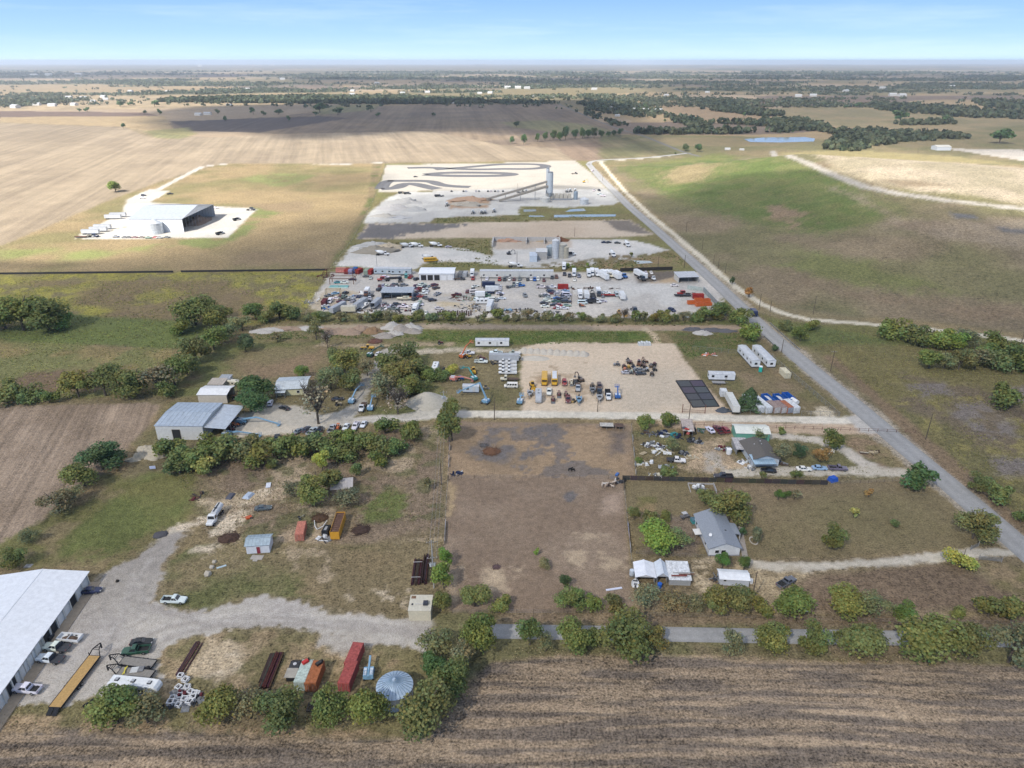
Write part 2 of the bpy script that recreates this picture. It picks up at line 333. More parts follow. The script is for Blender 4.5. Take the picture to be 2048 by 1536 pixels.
# paddock
paint([(896,842),(1262,848),(1270,955),(1247,958),(1256,1080),(1268,1225),(900,1228),(888,1100),(896,955)],(.185,.145,.108),KPD,.6,.6,col2=(.205,.165,.125),c2=8,var=.1)
paint([(896,852),(1258,852),(1266,955),(896,953)],(.27,.205,.135),None,2,4,col2=(.20,.155,.105),c2=8,var=.12)
for b_ in ([(985,862),(1055,855),(1140,850),(1120,880),(1060,895),(1030,905),(980,885)],[(1010,895),(1070,900),(1150,880),(1135,920),(1090,930),(1000,912)],[(1040,935),(1180,925),(1215,950),(1080,957)],[(950,905),(1060,905),(1060,920),(960,920)],[(1060,850),(1125,850),(1110,870),(1065,872)]):
    paint(b_,CHAR,None,.6,7,patch=(3,.44,.03),alpha=.75)
paint([(1000,850),(1240,880),(1230,950),(900,945),(940,900)],CHAR,None,.8,4,patch=(8,.64,.03),alpha=.6)
paint([(1215,862),(1256,862),(1250,905),(1222,910)],(.13,.11,.095),None,3,4)
paint([(1128,982),(1150,980),(1152,1005),(1135,1010)],CHAR,None,1,3)
paint([(1205,988),(1240,988),(1244,1025),(1205,1028)],(.3,.24,.19),None,2,2,alpha=.9)
for b_ in ([(970,1135),(1010,1130),(1020,1160),(975,1165)],[(1128,1105),(1165,1105),(1160,1128),(1130,1128)],[(1205,1105),(1250,1108),(1255,1135),(1212,1132)],[(1020,1135),(1050,1135),(1048,1150),(1022,1150)],[(1150,1062),(1220,1068),(1240,1080),(1160,1075)],[(897,1145),(930,1120),(930,1160),(905,1190)],[(985,1155),(1030,1160),(1020,1185),(980,1180)]):
    paint(b_,(.33,.275,.2),None,1.5,4,patch=(3,.42,.1),alpha=.8)
paint([(897,960),(912,975),(905,1030),(897,1035)],(.31,.245,.15),None,1,2)
# lane along the lower edge with its verges
paint([(880,1228),(1270,1222),(2300,1225),(2300,1340),(1400,1312),(1100,1310),(985,1325),(930,1370),(900,1330),(870,1270)],(.165,.135,.088),KG,1.5,2.5,col2=(.12,.115,.06),c2=8,var=.22)
paint([(1000,1225),(1270,1226),(2300,1232),(2300,1256),(1000,1246)],(.165,.128,.09),None,1.5,2,col2=(.19,.15,.1),c2=8)
# right homestead
paint([(1265,862),(1520,862),(1700,868),(1800,940),(1810,955),(1275,955)],(.155,.13,.075),KG,1,3,col2=(.115,.11,.055),c2=8,var=.25)
paint([(1385,885),(1465,870),(1440,900),(1470,920),(1540,935),(1420,945),(1340,940),(1370,915)],(.34,.27,.19),None,2,4,col2=(.25,.2,.14),c2=3)
paint([(1395,905),(1425,905),(1440,930),(1470,945),(1415,940)],(.38,.34,.29),KGR,2,3,patch=(3,.4,.1))
track([(1545,872),(1580,873),(1640,882),(1690,900),(1725,925),(1790,945)],4.2,(.47,.43,.37),KGR,soft=.8,warp=1.5)
track([(1470,946),(1560,943),(1660,942),(1740,943),(1800,945)],5.0,(.46,.42,.35),KGR,soft=1,warp=2)
track([(1425,890),(1440,878),(1475,872),(1500,868)],2.5,(.33,.27,.19),None,warp=2)
paint([(1700,868),(1745,885),(1800,930),(1770,935),(1700,890)],(.15,.13,.07),None,2,3,col2=(.2,.15,.1),c2=3)
# lawn of the near right house
paint([(1250,964),(1655,968),(1800,958),(1870,985),(1925,1030),(1990,1092),(1700,1112),(1500,1120),(1272,1118),(1260,1050)],(.17,.134,.09),KLN,1.2,1.6,col2=(.15,.127,.075),c2=30,var=.08)
paint([(1540,985),(1800,1000),(1900,1070),(1560,1090)],(.14,.125,.068),None,10,8,patch=(30,.45,.1),alpha=.7)
paint([(1275,995),(1313,995),(1310,1040),(1270,1035)],(.2,.155,.09),None,.6,1,col2=(.12,.115,.05),c2=3)
paint([(1340,1035),(1395,1035),(1400,1110),(1270,1112),(1272,1098),(1345,1075)],(.16,.13,.1),None,1.5,2)
# tilled garden and its verge
paint([(1265,1118),(1500,1118),(1990,1100),(2048,1115),(2300,1160),(2300,1232),(1270,1226)],(.16,.132,.083),KG,1,2,col2=(.2,.165,.11),c2=8,var=.18)
paint([(1600,1165),(1640,1148),(1900,1128),(1960,1150),(2060,1205),(2060,1222),(1620,1222)],(.13,.1,.072),KC1 + 100 if False else None,1.5,2,col2=(.15,.115,.082),c2=8)
paint([(1960,1120),(2100,1150),(2100,1215),(1990,1165)],(.21,.165,.105),None,3,3,col2=(.14,.125,.06),c2=3)
track([(1500,1128),(1560,1134),(1600,1136),(1680,1130),(1790,1122),(1900,1112),(1985,1104),(2060,1102)],3.3,(.46,.42,.35),KGR,soft=.8,warp=1.6)
track([(1425,1118),(1400,1132),(1396,1150),(1412,1172),(1422,1185)],3.5,(.34,.29,.21),None,soft=1,warp=2,patch=(1,.38,.2))
track([(1490,1135),(1560,1180),(1590,1150)],3.5,(.30,.25,.17),None,soft=2,warp=3,patch=(3,.4,.1))
# right verge and field beyond the road
paint([(1480,612),(1560,640),(1700,655),(2048,690),(2400,720),(2400,1150),(2060,1060),(1960,985),(1850,880),(1730,780),(1600,680)],(.155,.14,.065),KG,1.5,3,col2=(.115,.108,.052),c2=8,var=.25)
paint([(1680,735),(1900,760),(2300,790),(2300,1000),(2048,960),(1900,850),(1760,800)],(.125,.10,.077),None,4,8,patch=(8,.42,.1),alpha=.8)
paint([(1650,730),(1900,780),(2300,850),(2300,1050),(2048,1000),(1850,850)],(.2,.18,.07),None,3,5,patch=(3,.56,.07),alpha=.7)
track([(1660,715),(1730,775),(1800,840),(1900,930),(2060,1065)],6,(.165,.125,.082),None,soft=1.5,warp=2)
for k_,(px_,py_) in enumerate([(1980,860),(2020,930),(1930,820),(2040,790),(1850,780)]):
    paint([(px_ - 40,py_ - 12),(px_ + 40,py_ - 14),(px_ + 60,py_ + 12),(px_ - 20,py_ + 18)],(.15,.135,.125),None,3,5,patch=(3,.42,.1))
paint([(1540,640),(1700,656),(1780,665),(1850,690),(1700,690),(1600,690)],LUSH,None,3,4,col2=(.105,.12,.045),var=.25)
paint([(1620,650),(1780,650),(1960,672),(2048,690),(2300,720),(2300,745),(2000,715),(1850,690)],(.12,.12,.05),None,3,4)
# the landfill hill
hs = seg_dist(X,Y,HILL); hi_ = np.nonzero(hs > -3)[0]
blend(sstep(-3,3,hs[hi_]),(.148,.136,.072),(.19,.152,.10),n30,hi_,.18); K[hi_] = KHM
paint([(1230,335),(1450,306),(1560,312),(1700,360),(1810,430),(1760,445),(1640,470),(1480,440),(1350,400)],(.098,.128,.04),None,12,14,col2=(.12,.13,.05),c2=8,var=.12)
paint([(1330,345),(1400,325),(1440,330),(1400,365),(1330,370)],(.22,.18,.10),None,12,14,patch=(30,.4,.1))
paint([(1540,410),(1600,420),(1640,450),(1580,460),(1530,430)],(.20,.15,.1),None,6,8,patch=(8,.42,.1))
paint([(1660,375),(1800,440),(1900,440),(2048,440),(2200,470),(2048,500),(1850,475),(1760,450),(1790,430),(1700,385)],(.19,.15,.105),None,8,8,col2=(.23,.19,.14),c2=30)
paint([(1560,560),(2048,660),(2300,700),(2300,640),(2048,615),(1700,590),(1560,530)],(.18,.135,.09),None,8,10,patch=(8,.42,.12),alpha=.8)
paint([(1490,470),(1700,520),(2048,560),(2048,600),(1700,570),(1500,520)],(.14,.145,.06),None,10,12,patch=(30,.5,.1))
paint([(1550,312),(1680,310),(1850,320),(2048,335),(2300,340),(2300,420),(2048,408),(1850,385),(1760,368),(1680,345)],(.335,.285,.215),None,8,8,col2=(.27,.235,.165),c2=30,var=.12)
paint([(1560,305),(1700,300),(1900,312),(2048,330),(1850,322),(1700,315)],(.22,.195,.1),None,8,8)
paint([(1760,358),(1850,362),(1900,372),(1800,375)],(.2,.16,.11),None,6,6)
paint([(1990,452),(2060,460),(2060,470),(2000,464)],CHAR,None,3,4); paint([(1905,425),(1950,430),(1960,440),(1910,436)],(.12,.12,.125),None,3,4)
track([(1545,303),(1580,313),(1640,337),(1685,357),(1730,374),(1800,388),(1900,402),(2048,418),(2200,432)],8,(.32,.30,.265),KGR,soft=2,warp=2)
track([(1200,323),(1218,345),(1250,383),(1300,430),(1350,470),(1400,513),(1440,548),(1480,580),(1520,606),(1560,625),(1620,640),(1700,645),(1800,653),(1950,669),(2048,682),(2200,700)],4.5,(.50,.46,.37),KGR,soft=.8,warp=1)
track([(1200,323),(1270,318),(1340,312)],6,(.42,.39,.33),KGR)
# the industrial strip
paint([(770,328),(1178,322),(1240,400),(1330,480),(1440,570),(1505,630),(1310,640),(620,640),(655,545),(740,420)],(.16,.145,.07),KG,2,4,col2=(.13,.13,.055),c2=8,var=.2)
paint([(772,330),(1000,326),(1150,321),(1182,345),(1215,378),(1070,379),(900,381),(757,385)],WHITE,KCY,1,1.5,col2=(.36,.335,.29),c2=30,var=.04)
paint([(765,402),(800,385),(1000,378),(1215,378),(1240,402),(1225,410),(1130,415),(1040,412),(1035,430),(870,436),(860,446),(730,446),(735,430)],(.42,.41,.39),KCY,2,3,col2=(.48,.47,.44),c2=8,var=.08)
paint([(898,400),(985,396),(975,416),(900,417)],(.34,.24,.165),None,2,3)
paint([(712,478),(735,447),(870,447),(1190,440),(1260,440),(1310,470),(1220,475),(990,476)],(.42,.35,.275),KSY,1.5,2.5,col2=(.45,.385,.31),c2=30,var=.06)
paint([(712,477),(738,448),(880,447),(930,449),(870,462),(810,467),(790,477)],(.14,.135,.135),None,2,9)
paint([(1205,441),(1262,441),(1305,469),(1240,462)],(.17,.15,.13),None,2,5)
paint([(672,532),(705,492),(770,487),(860,494),(930,497),(985,512),(985,480),(1140,478),(1260,480),(1340,500),(1300,510),(1240,525),(1180,532),(1060,536),(940,524),(860,522),(830,538)],(.47,.46,.435),KCY,1.5,3,col2=(.52,.50,.47),c2=8,var=.07)
paint([(985,480),(1140,478),(1142,495),(990,500)],(.42,.36,.30),None,2,2)
paint([(1060,530),(1340,500),(1380,530),(1250,545),(1080,545)],(.15,.13,.06),None,2,4,patch=(3,.42,.1),col2=(.18,.14,.08))
paint([(1140,536),(1200,530),(1190,540),(1140,541)],(.13,.145,.05),None,2,3)
# scrap yard
paint([(660,545),(700,542),(1310,545),(1400,545),(1432,572),(1448,590),(1440,620),(1300,634),(880,634),(640,622),(620,612),(640,580)],(.43,.41,.385),KGY,1.2,3,col2=(.48,.45,.41),c2=8,var=.12)
paint([(620,612),(660,575),(720,585),(690,605),(640,622)],(.40,.345,.265),None,2,4)
paint([(870,590),(960,585),(950,615),(880,620)],(.44,.37,.26),None,3,5,patch=(8,.42,.1))
paint([(1120,570),(1300,560),(1390,580),(1380,615),(1170,600)],(.46,.45,.43),None,4,5,patch=(8,.45,.1))
paint([(1270,545),(1350,542),(1360,560),(1275,567)],(.14,.12,.10),None,2,4)
paint([(1300,566),(1350,552),(1356,566)],(.40,.31,.21),None,2,3)
# strip between scrap yard and lower lots
paint([(610,640),(1310,640),(1490,640),(1540,660),(1330,665),(840,650),(520,665)],(.155,.14,.07),None,2,3,col2=(.1,.11,.045),c2=3)
track([(520,662),(600,655),(840,651),(1000,653),(1310,657),(1490,655)],7,(.25,.21,.165),KGR,soft=1.5,warp=3,col2=(.33,.27,.2),c2=8)
paint([(1150,650),(1490,651),(1490,658),(1310,660)],(.34,.26,.19),None,2,2)
paint([(840,660),(1310,663),(1325,685),(1050,690),(830,680)],(.078,.112,.03),KG,1.5,3,col2=(.115,.125,.045),c2=3,var=.2)
track([(1290,658),(1308,670),(1315,690)],3,(.40,.33,.24),None,warp=1.5)
# sand yard
paint([(1045,692),(1100,685),(1350,687),(1372,720),(1400,760),(1440,800),(1470,832),(1046,828),(1042,740)],SAND,KSY,.8,1.8,col2=(.54,.45,.345),c2=30,var=.06)
paint([(1180,740),(1370,740),(1400,815),(1250,825),(1200,800)],(.46,.40,.32),None,8,8,patch=(30,.4,.15),alpha=.8)
paint([(1050,735),(1180,725),(1180,800),(1060,800)],(.30,.225,.15),None,1,3,patch=(3,.64,.04),alpha=.6)
# container yard
paint([(1350,672),(1490,660),(1545,690),(1630,765),(1715,840),(1480,832),(1440,800),(1372,720)],(.155,.13,.075),KG,1,3,col2=(.12,.112,.055),c2=8,var=.25)
paint([(1330,662),(1490,665),(1530,690),(1460,700),(1400,712),(1375,722)],(.09,.112,.04),None,1.5,4,col2=(.13,.12,.055),c2=3,var=.25)
paint([(1470,740),(1560,735),(1600,780),(1500,780)],(.19,.15,.1),None,4,5,patch=(8,.42,.1))
paint([(1610,815),(1650,815),(1690,835),(1640,835)],(.42,.38,.3),None,1.5,3,patch=(3,.4,.1))
# east-west gravel road
track([(1740,858),(1600,857),(1450,853),(1340,846)],8,(.43,.335,.245),KSY,soft=1,warp=1.6)
track([(1740,842),(1620,840),(1500,837),(1300,832),(1100,829),(930,828)],5.5,(.58,.54,.46),KGR,soft=.6,warp=.8)
track([(930,828),(870,830),(800,835),(700,842),(640,852)],5.5,(.50,.47,.42),KGR,soft=.8,warp=1.4)
paint([(1690,832),(1725,830),(1790,868),(1720,866)],(.42,.40,.37),KGR,1,1.5)
paint([(640,860),(560,868),(460,875),(440,850),(480,830),(540,805),(600,812),(640,830),(690,820),(690,842)],(.43,.40,.345),KGR,1,2.5,col2=(.48,.435,.36),c2=8,var=.07)
track([(690,840),(720,805),(728,770),(750,735),(775,700),(790,700)],6,(.36,.34,.30),KGR,soft=1,warp=3)
track([(840,703),(900,700),(1040,702)],4,(.34,.31,.25),None,warp=3)
track([(640,690),(780,692),(820,690),(900,688)],3,(.28,.23,.16),None,warp=3)
paint([(840,820),(870,790),(885,815),(875,832),(800,835)],(.42,.40,.35),KGR,1,2)
# barn yard and its drive
paint([(258,452),(150,478),(160,468),(245,425),(252,400),(300,378),(340,382),(300,405),(420,412),(515,418),(492,440),(455,476),(160,478)],(.40,.38,.345),KCY,1.5,1.5,col2=(.44,.42,.38),c2=8,var=.05)
paint([(420,418),(470,415),(460,445),(385,460),(370,462)],(.36,.345,.32),None,8,6,alpha=.7)
track([(285,396),(330,372),(372,350),(405,333),(460,327),(700,328),(760,326)],7,(.40,.38,.345),KGR,soft=1,warp=1)
paint([(1880,296),(2048,300),(2300,305),(2300,325),(2048,322),(1960,308)],(.36,.345,.32),None,4,6)
# foreground stubble field
paint([(-300,1462),(0,1452),(300,1458),(600,1472),(760,1480),(852,1474),(905,1418),(935,1368),(985,1328),(1100,1312),(1400,1314),(2300,1342),(2300,1900),(-300,1900)],(.155,.128,.104),KC1,1,1.4,col2=(.272,.213,.152),c2='st',var=.14)
paint([(-300,1430),(300,1440),(600,1458),(780,1470),(840,1470),(600,1478),(300,1466),(-300,1466)],(.26,.2,.13),None,1,2,patch=(3,.45,.1))
C[np.isin(K,[KG,KPD,KLN,KC2])] *= np.array([1.17,1.12,1.08]); C[K == KPD] *= np.array([1.03,1.02,1.04]); C[K == KC3] *= .93
# ------------------------------------------------------------------ build the sheet and cut it
ground_mat('soil_grass',.62,.4,.2,bump=.22,fscale=1.9,speck=.22); ground_mat('soil_lawn',.5,.28,.15,furrow=(122,.75,.10,.05),bump=.12,fscale=2.2)
ground_mat('stubble_near',.8,.4,.1,furrow=(-3,.6,.55,.05),bump=.3,fscale=2.0,tint=(1.1,.99,.84)); ground_mat('stubble_left',.5,.25,.12,furrow=(107,.7,.5,.03),bump=.2,fscale=2.0)
ground_mat('stubble_far',.2,.16,.2,furrow=(104,.14,.34,.03),bump=0,fscale=.8); ground_mat('plough_far',.25,.2,.24,furrow=(95,.1,.4,.03),bump=0,fscale=.8)
ground_mat('gravel',.4,.2,.18,bump=.08,fscale=3.2,tint=(1.05,1,.92)); ground_mat('track',.3,.2,.14,bump=.06,fscale=3.0,tint=(1.06,1,.92))
ground_mat('sand',.3,.17,.14,bump=.05,fscale=2.4,tint=(1.08,1,.9),speck=.1); ground_mat('meadow',.45,.4,.3,bump=.2,fscale=1.4,speck=.15)
ground_mat('concrete',.22,.16,.14,bump=.04,fscale=1.4,tint=(1.03,1,.95)); ground_mat('paddock_soil',.4,.24,.16,bump=.1,fscale=2.6,speck=.12)
KINDS = {KG: ('ground','soil_grass'),KC1: ('crop_field','stubble_near'),KC2: ('crop_field','stubble_left'),KC3: ('crop_field','stubble_far'),KC4: ('crop_field','plough_far'),KGY: ('gravel_yard','gravel'),KGR: ('gravel_road','track'),KSY: ('sand_yard','sand'),KHM: ('hill','meadow'),KCY: ('concrete_yard','concrete'),KLN: ('lawn','soil_lawn'),KPD: ('paddock','paddock_soil')}
def mesh_np(name,V,F,cols=None,smooth=False):
    me = bpy.data.meshes.new(name); V = np.asarray(V,np.float32); F = np.asarray(F,np.int32); k = F.shape[1]
    me.vertices.add(len(V)); me.vertices.foreach_set('co',V.ravel())
    me.loops.add(F.size); me.loops.foreach_set('vertex_index',F.ravel())
    me.polygons.add(len(F)); me.polygons.foreach_set('loop_start',np.arange(0,F.size,k,dtype=np.int32))
    if cols is not None:
        a = me.color_attributes.new('Col','FLOAT_COLOR','POINT'); c4 = np.ones((len(V),4),np.float32); c4[:,:3] = cols; a.data.foreach_set('color',c4.ravel())
    me.update(calc_edges=True)
    if smooth: me.polygons.foreach_set('use_smooth',np.ones(len(F),bool))
    return me
def link(name,me,mat=None,parent=None,color=None):
    o = bpy.data.objects.new(name,me); COL.objects.link(o)
    if mat and me is not None and not me.materials: me.materials.append(MATS[mat])
    if parent: o.parent = parent
    if color: o.color = (*color,1)
    return o
ii = np.arange(N).reshape(NR,NC)
FQ = np.stack([ii[:-1,:-1],ii[:-1,1:],ii[1:,1:],ii[1:,:-1]],-1).reshape(-1,4)
fk = K[FQ[:,0]]
V3 = np.stack([X,Y,Z],1)
for k,(nm,mt) in KINDS.items():
    f = FQ[fk == k]
    if not len(f): continue
    u,inv = np.unique(f,return_inverse=True)
    o = link(nm,mesh_np(nm,V3[u],inv.reshape(-1,4),C[u],True),mt); o['kind'] = 'structure'
bm = mesh_np('plain',[(-34000,-6000,-3),(34000,-6000,-3),(34000,26000,-3),(-34000,26000,-3)],[(0,1,2,3)],np.array([OLIVE] * 4))
prop(link('plain',bm,'meadow'),'structure')
# asphalt roads as crisp strips
def strip(name,pts,w,mat,z=.03,raw=False,col=ASPH):
    P = np.array(pts,float) if raw else np.array([G(*p)[:2] for p in pts])
    q = []
    for i in range(len(P) - 1):
        n = max(2,int(np.linalg.norm(P[i + 1] - P[i]) / 6)); q += [P[i] + (P[i + 1] - P[i]) * t for t in np.linspace(0,1,n,endpoint=False)]
    q.append(P[-1]); q = np.array(q)
    for _ in range(12): q[1:-1] = q[1:-1] * .5 + (q[:-2] + q[2:]) * .25
    d = np.gradient(q,axis=0); d /= np.linalg.norm(d,axis=1)[:,None]; nrm = np.stack([-d[:,1],d[:,0]],1)
    V,F = [],[]
    for i in range(len(q)):
        for s in (-1,-.5,0,.5,1):
            p = q[i] + nrm[i] * s * w / 2; V.append((p[0],p[1],float(hgt(*p)) + z + (.05 if abs(s) < .9 else 0)))
    for i in range(len(q) - 1):
        for j in range(4):
            a = i * 5 + j; F.append((a,a + 1,a + 6,a + 5))
    o = link(name,mesh_np(name,V,F,np.array([np.array(col) * q_ for q_ in (.86,1.07,.95,1.07,.86)] * (len(V) // 5)),True),mat); o['kind'] = 'structure'; return q
ground_mat('asphalt',.16,.12,.14,furrow=(100,.5,.06,.02),bump=.02,fscale=4,tint=(1.02,1,.97))
ROADQ = strip('road',[(2140,1180),(2060,1110),(2005,1060),(1932,995),(1849,929),(1775,866),(1729,824),(1622,738),(1548,676),(1509,640),(1474,606),(1430,565),(1361,502),(1302,450),(1257,412),(1231,385),(1203,358),(1187,340),(1177,328)],8.2,'asphalt')
strip('road',[(1178,329),(1177,324),(1188,320.5),(1230,318.5),(1290,316),(1380,306)],7,'asphalt')
strip('road',[(1115,207),(1150,222),(1190,240),(1237,258),(1290,273),(1366,304),(1400,313)],6,'asphalt',.05,False,(.15,.145,.135))
strip('lane',[(960,1262),(1100,1264),(1300,1268),(1650,1274),(2048,1280),(2250,1284)],4.6,'asphalt')
# ------------------------------------------------------------------ clouds over the land (they stand above the frame and shade it)
CLOUD_Z = 1000.0
def cloud_mat():
    m = bpy.data.materials.new('cloud'); m.use_nodes = True; nt = m.node_tree; nt.nodes.clear()
    o = nt.nodes.new('ShaderNodeOutputMaterial'); d = NN(nt,'ShaderNodeBsdfTranslucent'); d.inputs['Color'].default_value = (.95,.95,.96,1)
    d2 = NN(nt,'ShaderNodeBsdfDiffuse'); d2.inputs['Color'].default_value = (.93,.93,.94,1)
    t = NN(nt,'ShaderNodeBsdfTransparent'); a = NN(nt,'ShaderNodeAttribute',attribute_name='Col')
    ms = NN(nt,'ShaderNodeMixShader'); m1 = NN(nt,'ShaderNodeMixShader',i_Fac=.5); nt.links.new(d.outputs[0],m1.inputs[1]); nt.links.new(d2.outputs[0],m1.inputs[2])
    nt.links.new(a.outputs['Fac'],ms.inputs['Fac']); nt.links.new(t.outputs[0],ms.inputs[1]); nt.links.new(m1.outputs[0],ms.inputs[2]); nt.links.new(ms.outputs[0],o.inputs['Surface'])
    MATS['cloud'] = m
cloud_mat()
def cloud(shadow,dens,edge,thick,label,zc=CLOUD_Z,res=42.0,seed=0,bulge=True):
    """a flat-bottomed cloud whose shade falls on the given ground outline (world metres)"""
    off = np.array([SUN_DIR.x,SUN_DIR.y]) / SUN_DIR.z * zc
    W = np.array(shadow) + off
    lo,hi = W.min(0) - edge,W.max(0) + edge
    nx,ny = max(8,int((hi[0] - lo[0]) / res)),max(8,int((hi[1] - lo[1]) / res))
    gx,gy = np.meshgrid(np.linspace(lo[0],hi[0],nx),np.linspace(lo[1],hi[1],ny),indexing='ij'); gx,gy = gx.ravel(),gy.ravel()
    sd = seg_dist(gx,gy,W) + (fbm(gx,gy,160,seed,4) - .5) * edge * 1.6
    a = sstep(-edge * .6,edge * .6,sd)
    top = zc + 5 + a * thick * (.35 + fbm(gx,gy,120,seed + 5,4)); bot = zc - a * 12 * fbm(gx,gy,90,seed + 8)
    dn = dens * a * (.75 + .5 * fbm(gx,gy,260,seed + 3,3)); dn = np.clip(dn,0,.97)
    n = nx * ny; idx = np.arange(n).reshape(nx,ny); keep = a > .002
    f = np.stack([idx[:-1,:-1],idx[1:,:-1],idx[1:,1:],idx[:-1,1:]],-1).reshape(-1,4); f = f[keep[f].any(1)]
    V = np.concatenate([np.stack([gx,gy,top],1),np.stack([gx,gy,bot],1)])
    F = np.concatenate([f,f[:,::-1] + n])
    cols = np.repeat(np.concatenate([dn,dn])[:,None],3,1)
    o = link('cloud',mesh_np('cloud',V,F,cols,True),'cloud'); prop(o,'structure')
def gp(*pts): return [G(*p)[:2] for p in pts]
# wide thin sheet over the near lots, and the edge of it that lies across barn field, plants and hill
cloud([(-700,-500),(900,-500),(1200,100),(900,520)] + gp((2048,445),(1850,405),(1700,372),(1600,352),(1480,352),(1400,372),(1290,410),(1235,395),(1100,384),(900,388),(760,392),(740,420),(620,455),(540,450),(430,478),(330,520),(0,560)) + [(-700,380)],.54,45,90,'c1',seed=3)
cloud(gp((545,352),(640,350),(750,356),(740,380),(640,385),(560,372)),.25,40,60,'c2',seed=11)
cloud(gp((330,268),(460,262),(620,280),(760,272),(840,262),(960,262),(1040,272),(1100,286),(1250,300),(1300,300),(1290,250),(1250,215),(1180,200),(900,204),(700,206),(400,213),(300,228)),.68,60,120,'c3',seed=21,res=60)
cloud(gp((1290,312),(1500,298),(1700,296),(1950,303),(2400,325),(2600,200),(2300,160),(1900,150),(1500,150),(1300,165),(1280,200),(1300,240)),.36,90,120,'c4',seed=31,res=110)
cloud(gp((560,155),(760,158),(1000,157),(1250,155),(1300,168),(1000,172),(760,172),(560,168)),.45,300,160,'c5',seed=41,res=170)
cloud(gp((-200,148),(300,146),(640,150),(300,156),(-200,160)),.45,400,160,'c6',seed=51,res=190)
# ------------------------------------------------------------------ haze
hz_m = bpy.data.materials.new('haze'); hz_m.use_nodes = True; hn = hz_m.node_tree; hn.nodes.clear()
ho = hn.nodes.new('ShaderNodeOutputMaterial'); hv = NN(hn,'ShaderNodeVolumePrincipled'); hv.inputs['Color'].default_value = (.84,.91,1,1); hv.inputs['Density'].default_value = 7.5e-5; hv.inputs['Anisotropy'].default_value = .1
hn.links.new(hv.outputs[0],ho.inputs['Volume']); MATS['haze'] = hz_m
x0,x1,y0,y1,z0,z1 = -35000,35000,-6500,26500,-4,130
hm = mesh_np('haze',[(x0,y0,z0),(x1,y0,z0),(x1,y1,z0),(x0,y1,z0),(x0,y0,z1),(x1,y0,z1),(x1,y1,z1),(x0,y1,z1)],[(3,2,1,0),(4,5,6,7),(0,1,5,4),(1,2,6,5),(2,3,7,6),(3,0,4,7)])
prop(link('haze',hm,'haze'),'stuff')
